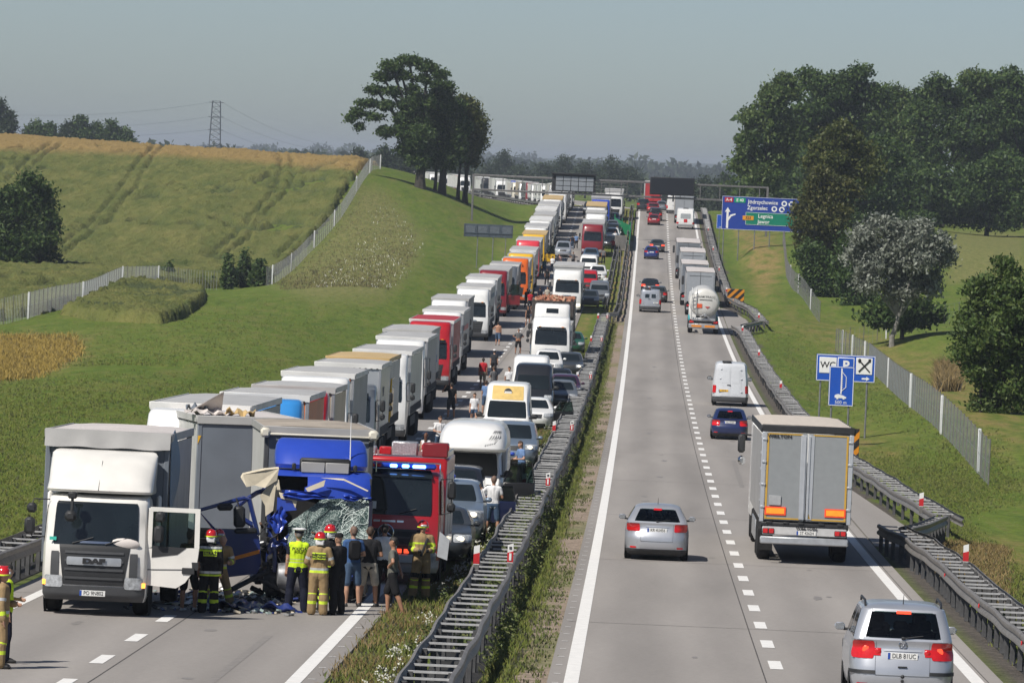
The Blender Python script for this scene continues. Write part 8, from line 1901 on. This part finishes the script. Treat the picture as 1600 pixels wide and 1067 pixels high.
def helmet(root, s, dz, neck=True, turn=0):
    z = (1.70 + dz) * s; b = MB(); b.lathe([(.135 * s, -.045 * s), (.13 * s, .0), (.122 * s, .05 * s), (.09 * s, .10 * s), (.04 * s, .125 * s), (.002, .130 * s)], n=20, c=(0, .005, z)); o = b.build('helmet', HELM, root)
    b = MB(); b.box((0, .01, z + .115 * s), (.03 * s, .20 * s, .03 * s), .012); b.build('crest', HELM, o)
    b = MB(); b.box((0, -.115 * s, z - .0 * s), (.15 * s, .05 * s, .06 * s), .02); b.build('visor', C_REFL, o)
    b = MB(); b.lathe([(.137 * s, -.045 * s), (.139 * s, -.03 * s), (.135 * s, -.018 * s)], n=20, c=(0, .005, z)); b.build('helmet_band', C_LIME, o)
    if neck: b = MB(); b.box((0, .095 * s, z - .10 * s), (.19 * s, .05 * s, .14 * s), .03); b.build('neck_flap', C_WHITE, root)
def back_patch(root, s, dz, lines, w, h, zc, m=None, size=.06, y=.175, ink=None):
    z = (zc + dz) * s; p = root
    if m: b = MB(); b.box((0, y * s, z), (w * s, .02, h * s), .006); p = b.build('back_patch', m, root)
    for k, l in enumerate(lines): text('lettering', l, size * s, ink or INK, p, (0, y * s + .013, z + ((len(lines) - 1) / 2 - k) * size * 1.05 * s), (PI / 2, 0, PI), sx=.95, bold=.003, ext=.003)
FIREB = (('z', .98, 1.035, C_REFL), ('z', .93, .98, C_LIME), ('shin', .20, .42, C_LIME), ('forearm', .45, .75, C_LIME), ('arm', .55, .75, C_REFL))
def ff_extra(lines, m=C_LIME, **k):
    def f(root, s, dz): helmet(root, s, dz); (back_patch(root, s, dz, lines, .30, .15 if len(lines) > 1 else .12, 1.30, m, size=.052 if len(lines) > 1 else .10) if lines else None)
    return f
person('firefighter in tan suit with yellow bands cut by the left picture edge', 99, -9.80, 95, C_TAN, C_TAN, 'long', 'long', ('front', 'down'), ('stand', 'relax'), None, bulk=.035, hemdown=.12, shoe=BOOT, bands=FIREB, extra=ff_extra([]))
person('helper in dark trousers and yellow-green vest behind the firefighter at the left edge', 100.6, -9.90, 100, C_NAVY, C_NAVY, 'short', 'long', ('front', 'down'), ('stand', 'relax'), HAIRK, vest=C_HIVIS, bulk=.02)
person('firefighter in black suit lettered STRAŻ, red helmet, beside the open lorry door', 119.2, -7.74, 183, C_BLACK, C_BLACK, 'long', 'long', ('front', 'down'), ('stand', 'stand'), None, bulk=.035, hemdown=.16, shoe=BOOT, H=1.76, bands=(('z', 1.40, 1.45, C_REFL), ('z', 1.34, 1.385, C_LIME), ('z', .86, .91, C_REFL), ('z', .80, .85, C_LIME), ('shin', .25, .5, C_LIME)), extra=ff_extra(['STRAŻ']))
person('firefighter in tan trousers standing wide-legged behind the black-suited firefighter', 121.3, -7.72, 20, C_TAN, C_TAN, 'long', 'long', ('front', 'front'), ('wide', 'wide'), None, bulk=.035, hemdown=.12, shoe=BOOT, H=1.72, bands=FIREB, bend=.45, extra=ff_extra([]))
person('man in black shorts and trainers behind the open lorry door', 119.3, -8.17, 150, C_BLACK, C_BLACK, 'short', 'short', ('down', 'down'), ('stand', 'fwd'), HAIRK, SKINT, SHOEW, H=1.76)
def police(root, s, dz):
    z = (1.725 + dz) * s; b = MB(); b.lathe([(.090, -.03), (.095, 0), (.10, .025), (.150, .045), (.150, .06), (.10, .072), (.001, .075)], n=22, c=(0, .0, z)); o = b.build('peaked_cap', C_WHITE, root); b = MB(); b.lathe([(.096, -.028), (.100, -.01), (.103, .02), (.098, .02), (.092, -.028)], n=22, c=(0, 0, z)); b.build('cap_band', C_NAVY, o); b = MB(); b.box((0, -.115, z - .02), (.15, .09, .012), .005); b.build('cap_peak', BOOT, o)
    back_patch(root, s, dz, ['POLICJA'], .3, .1, 1.36, None, size=.088, y=.148)
person('policeman in lime POLICJA vest and white peaked cap seen from behind', 121, -6.02, 188, C_NAVY, C_NAVY, 'short', 'long', ('down', 'down'), ('relax', 'relax'), HAIRG, shoe=BOOT, vest=C_HIVIS, bulk=.025, hemdown=.04, H=1.82, bands=(('z', 1.06, 1.075, C_REFL), ('z', 1.13, 1.145, C_REFL)), extra=police)
person('firefighter in tan suit and red helmet seen from behind with a yellow back panel', 120.2, -5.53, 178, C_TAN, C_TAN, 'long', 'long', ('front', 'front'), ('stand', 'stand'), None, bulk=.035, hemdown=.12, shoe=BOOT, H=1.76, bands=FIREB, extra=ff_extra(['PAŃSTWOWA', 'STRAŻ POŻARNA']))
person('firefighter whose red helmet shows behind the tan-suited one', 121.9, -5.42, 200, C_BLACK, C_BLACK, 'long', 'long', ('front', 'front'), ('stand', 'stand'), None, bulk=.03, hemdown=.12, shoe=BOOT, H=1.86, bands=FIREB[:3], extra=ff_extra([]))
def cap_dark(root, s, dz):
    z = (1.72 + dz) * s; b = MB(); b.lathe([(.094, -.02), (.097, .02), (.08, .055), (.04, .07), (.001, .072)], n=18, c=(0, 0, z)); o = b.build('cap', C_BLACK, root); b = MB(); b.box((0, -.12, z - .01), (.14, .09, .012), .004); b.build('cap_peak', C_BLACK, o)
    b = MB(); b.box((.20, 0, (1.28 + dz) * s), (.02, .07, .07), .01); b.build('red_arm_badge', REDPT, root)
person('man in black uniform and black cap with a red arm badge beside the tan firefighter', 120.6, -5.16, -130, C_BLACK, C_BLACK, 'long', 'long', ('cross', 'cross'), ('stand', 'relax'), None, bulk=.02, hemdown=.06, shoe=BOOT, H=1.77, extra=cap_dark)
def pack(root, s, dz): b = MB(); b.box((.02, .17, (1.26 + dz) * s), (.27, .13, .42), .05); b.build('backpack', C_BLACK, root)
person('bald man in blue T-shirt and denim shorts with a black backpack', 124.0, -5.02, 200, C_BLUE, C_DENIM, 'short', 'short', ('down', 'front'), ('stand', 'relax'), HAIRS, SKIN, SHOE, H=1.80, hemdown=.05, bulk=.01, extra=pack)
person('man in black T-shirt and pale shorts with hand on hip seen from behind', 124.4, -4.68, 172, C_BLACK, C_SAND, 'short', 'short', ('hips', 'front'), ('relax', 'relax'), HAIRB, SKINT, SHOE, H=1.80, hemdown=.05, bulk=.018)
person('man in white short-sleeved shirt and black trousers with hand on hip', 126.0, -4.44, 190, C_WHITE, C_BLACK, 'short', 'long', ('hips', 'front'), ('stand', 'relax'), HAIRK, SKINT, BOOT, H=1.80, bulk=.008)
person('man in grey T-shirt, black shorts and sandals striding at the road edge', 122.1, -4.07, -100, C_OLIVE, C_BLACK, 'short', 'short', ('hips', 'back'), ('rear', 'fwd'), HAIRK, SKINT, LEATH, H=1.75, hemdown=.05)
def ffr(root, s, dz): helmet(root, s, dz, neck=False); b = MB(); b.tube([(.10, -.15, (1.42 + dz) * s), (.02, -.20, (1.2 + dz) * s), (-.04, -.19, (1.0 + dz) * s)], .03, 6); b.build('breathing_hose', PLAST, root)
person('firefighter in tan suit and red helmet facing the camera in front of the fire engine', 129, -3.72, 8, C_TAN, C_TAN, 'long', 'long', ('front', 'front'), ('stand', 'relax'), None, bulk=.035, hemdown=.10, shoe=BOOT, gloves=BOOT, H=1.80, bands=(('z', 1.28, 1.31, C_LIME), ('arm', .5, .75, C_LIME), ('forearm', .4, .7, C_LIME), ('shin', .2, .42, C_LIME), ('thigh', .75, 1.0, C_BLACK)), extra=ffr)
person('man in white T-shirt and blue shorts at an open car door, back to the camera', 163.6, -3.02, 178, C_WHITE, C_DENIM, 'short', 'short', ('hips', 'front'), ('relax', 'relax'), HAIRS, SKINT, SHOE, H=1.80, hemdown=.05, bulk=.012)
person('man in light blue shirt with lowered head beside the blue cars', 199, -2.95, -60, C_LBLUE, C_NAVY, 'short', 'long', ('front', 'front'), ('stand', 'relax'), HAIRB, SKIN, SHOE, H=1.80, bulk=.01, bend=.12)
person('man in pale grey T-shirt leaning out between the lorries and the camper', 226, -6.75, 20, C_WHITE, C_DENIM, 'short', 'long', ('down', 'front'), ('fwd', 'rear'), HAIRB, SKIN, SHOE, H=1.76)
person('woman with long auburn hair behind the fire engine', 206, -6.55, 170, C_WHITE, C_DENIM, 'none', 'short', ('down', 'down'), ('stand', 'relax'), mat('hair_auburn', (.10, .04, .02), rough=.6, var=.3), SKIN, SHOE, H=1.68, female=True, long_hair=True)
person('woman in white top and blue shorts with long dark hair walking towards the camera', 265, -6.55, 5, C_WHITE, C_DENIM, 'short', 'brief', ('down', 'down'), ('fwd', 'rear'), HAIRB, SKIN, SHOEW, H=1.68, female=True, long_hair=True)
person('man in black T-shirt holding a hand to his head beside the dark lorry side', 275, -7.95, 190, C_BLACK, C_DARK, 'short', 'short', ('phone', 'down'), ('stand', 'relax'), HAIRK, SKINT, SHOEW, H=1.82, hemdown=.05)
person('man in red T-shirt and khaki shorts seen from behind on the empty lane', 325, -7.85, 178, C_RED, C_KHAKI, 'short', 'short', ('down', 'down'), ('fwd', 'rear'), HAIRK, SKINT, SHOE, H=1.80, hemdown=.06, bulk=.012)
def wcap(root, s, dz): b = MB(); b.lathe([(.094, -.01), (.097, .02), (.08, .055), (.001, .072)], n=14, c=(0, 0, (1.72 + dz) * s)); b.build('cap', C_WHITE, root)
person('man in dark T-shirt and white cap walking away beside the red T-shirt', 343, -7.7, 175, C_DARK, C_BLACK, 'short', 'long', ('down', 'down'), ('fwd', 'rear'), HAIRK, SKIN, SHOE, H=1.82, hemdown=.05, extra=wcap)
person('man in grey T-shirt and navy shorts standing sideways in the lane', 309, -6.82, 215, C_GREY, C_NAVY, 'short', 'short', ('front', 'down'), ('stand', 'relax'), HAIRB, SKINT, SHOE, H=1.80, hemdown=.05, bulk=.01)
person('man in white shirt and grey trousers facing the camera by the dark van', 310, -6.02, 8, C_WHITE, cloth('mid_grey', (.10, .105, .115)), 'short', 'long', ('down', 'down'), ('stand', 'relax'), HAIRK, SKINT, SHOE, H=1.78)
person('man in pale T-shirt half hidden by the yellow-fronted van', 284, -6.55, 150, C_LBLUE, C_DENIM, 'short', 'short', ('down', 'down'), ('stand', 'relax'), HAIRB, SKIN, SHOE, H=1.74)
person('bare-chested man in denim shorts walking away along the lorries', 408, -9.15, 178, C_GREY, C_DENIM, 'none', 'short', ('hips', 'down'), ('fwd', 'rear'), HAIRK, SKINT, SHOE, H=1.80, bare=True, bulk=.01)
person('man in rolled-up grey top and black shorts with hands on hips', 392, -7.35, 10, C_GREY, C_BLACK, 'short', 'short', ('hips', 'hips'), ('relax', 'relax'), HAIRS, SKINT, SHOE, H=1.80, belly=SKINT, bulk=.015)
person('woman in black tank top between the two rows', 452, -7.95, 15, C_BLACK, C_BLACK, 'none', 'brief', ('hips', 'down'), ('relax', 'relax'), HAIRB, SKINT, SHOEW, H=1.72, female=True, long_hair=True)
person('boy in bright red T-shirt and black shorts beside the white lorry', 443, -6.75, 160, C_RED, C_BLACK, 'short', 'short', ('front', 'down'), ('stand', 'relax'), HAIRK, SKIN, SHOE, H=1.64)
person('man in denim climbing down beside the white off-road car', 384, -6.3, 90, C_DARK, C_DENIM, 'short', 'long', ('front', 'down'), ('fwd', 'stand'), HAIRB, SKIN, SHOE, H=1.76)
far_people = [(498, -9.0, 170, C_BLACK, C_DARK, 'man in black by the crimson lorry door'), (491, -8.6, 185, C_RED, C_DARK, 'man in a dark red shirt by the crimson lorry door'), (503, -8.0, 190, C_NAVY, C_NAVY, 'man in navy in the lane behind the red-shirted boy'), (506, -7.4, 0, C_SAND, C_DENIM, 'man in beige shirt in the lane behind the red-shirted boy'), (560, -8.4, 175, C_BLACK, C_BLACK, 'dark figure beside the orange lorry'),
  (588, -9.2, 180, C_TEAL, C_DENIM, 'man in teal shirt below the open yellow door'), (596, -8.5, 180, C_WHITE, C_NAVY, 'man in white T-shirt below the open yellow door'), (603, -7.9, 10, C_PINK, C_SAND, 'woman in pale pink near the open yellow door'), (612, -6.6, 20, C_GREY, C_BLACK, 'man in grey top and black trousers in front of the blue estate'), (648, -8.9, 180, C_BLACK, C_BLACK, 'man in black beside the silver car in the lane'),
  (664, -7.4, 180, C_NAVY, C_DENIM, 'man in navy shirt left of the dark red lorry'), (668, -7.0, 175, C_LBLUE, C_BLACK, 'man in light blue shirt left of the dark red lorry'), (660, -2.7, 10, C_RED, C_BLACK, 'man in red by the grass right of the red lorry'), (684, -2.6, 0, C_WHITE, C_DENIM, 'man in white on the grass right of the far queue'), (700, -2.5, 30, C_PINK, C_DARK, 'woman in pink on the grass right of the far queue'), (628, -3.5, 160, C_GREY, C_BLACK, 'man in grey leaning at the blue estate'), (547, -2.6, 10, C_WHITE, C_SAND, 'man in white on the grass by the slate-grey van')]
for d, o, y, t_, b_, l in far_people: person(l, d, o, y, t_, b_, 'short', 'short' if d % 2 else 'long', ('down', 'hips' if d % 3 == 0 else 'down'), ('relax', 'fwd'), HAIRK, SKINT, SHOE, H=1.78, bulk=.012)
build_people()
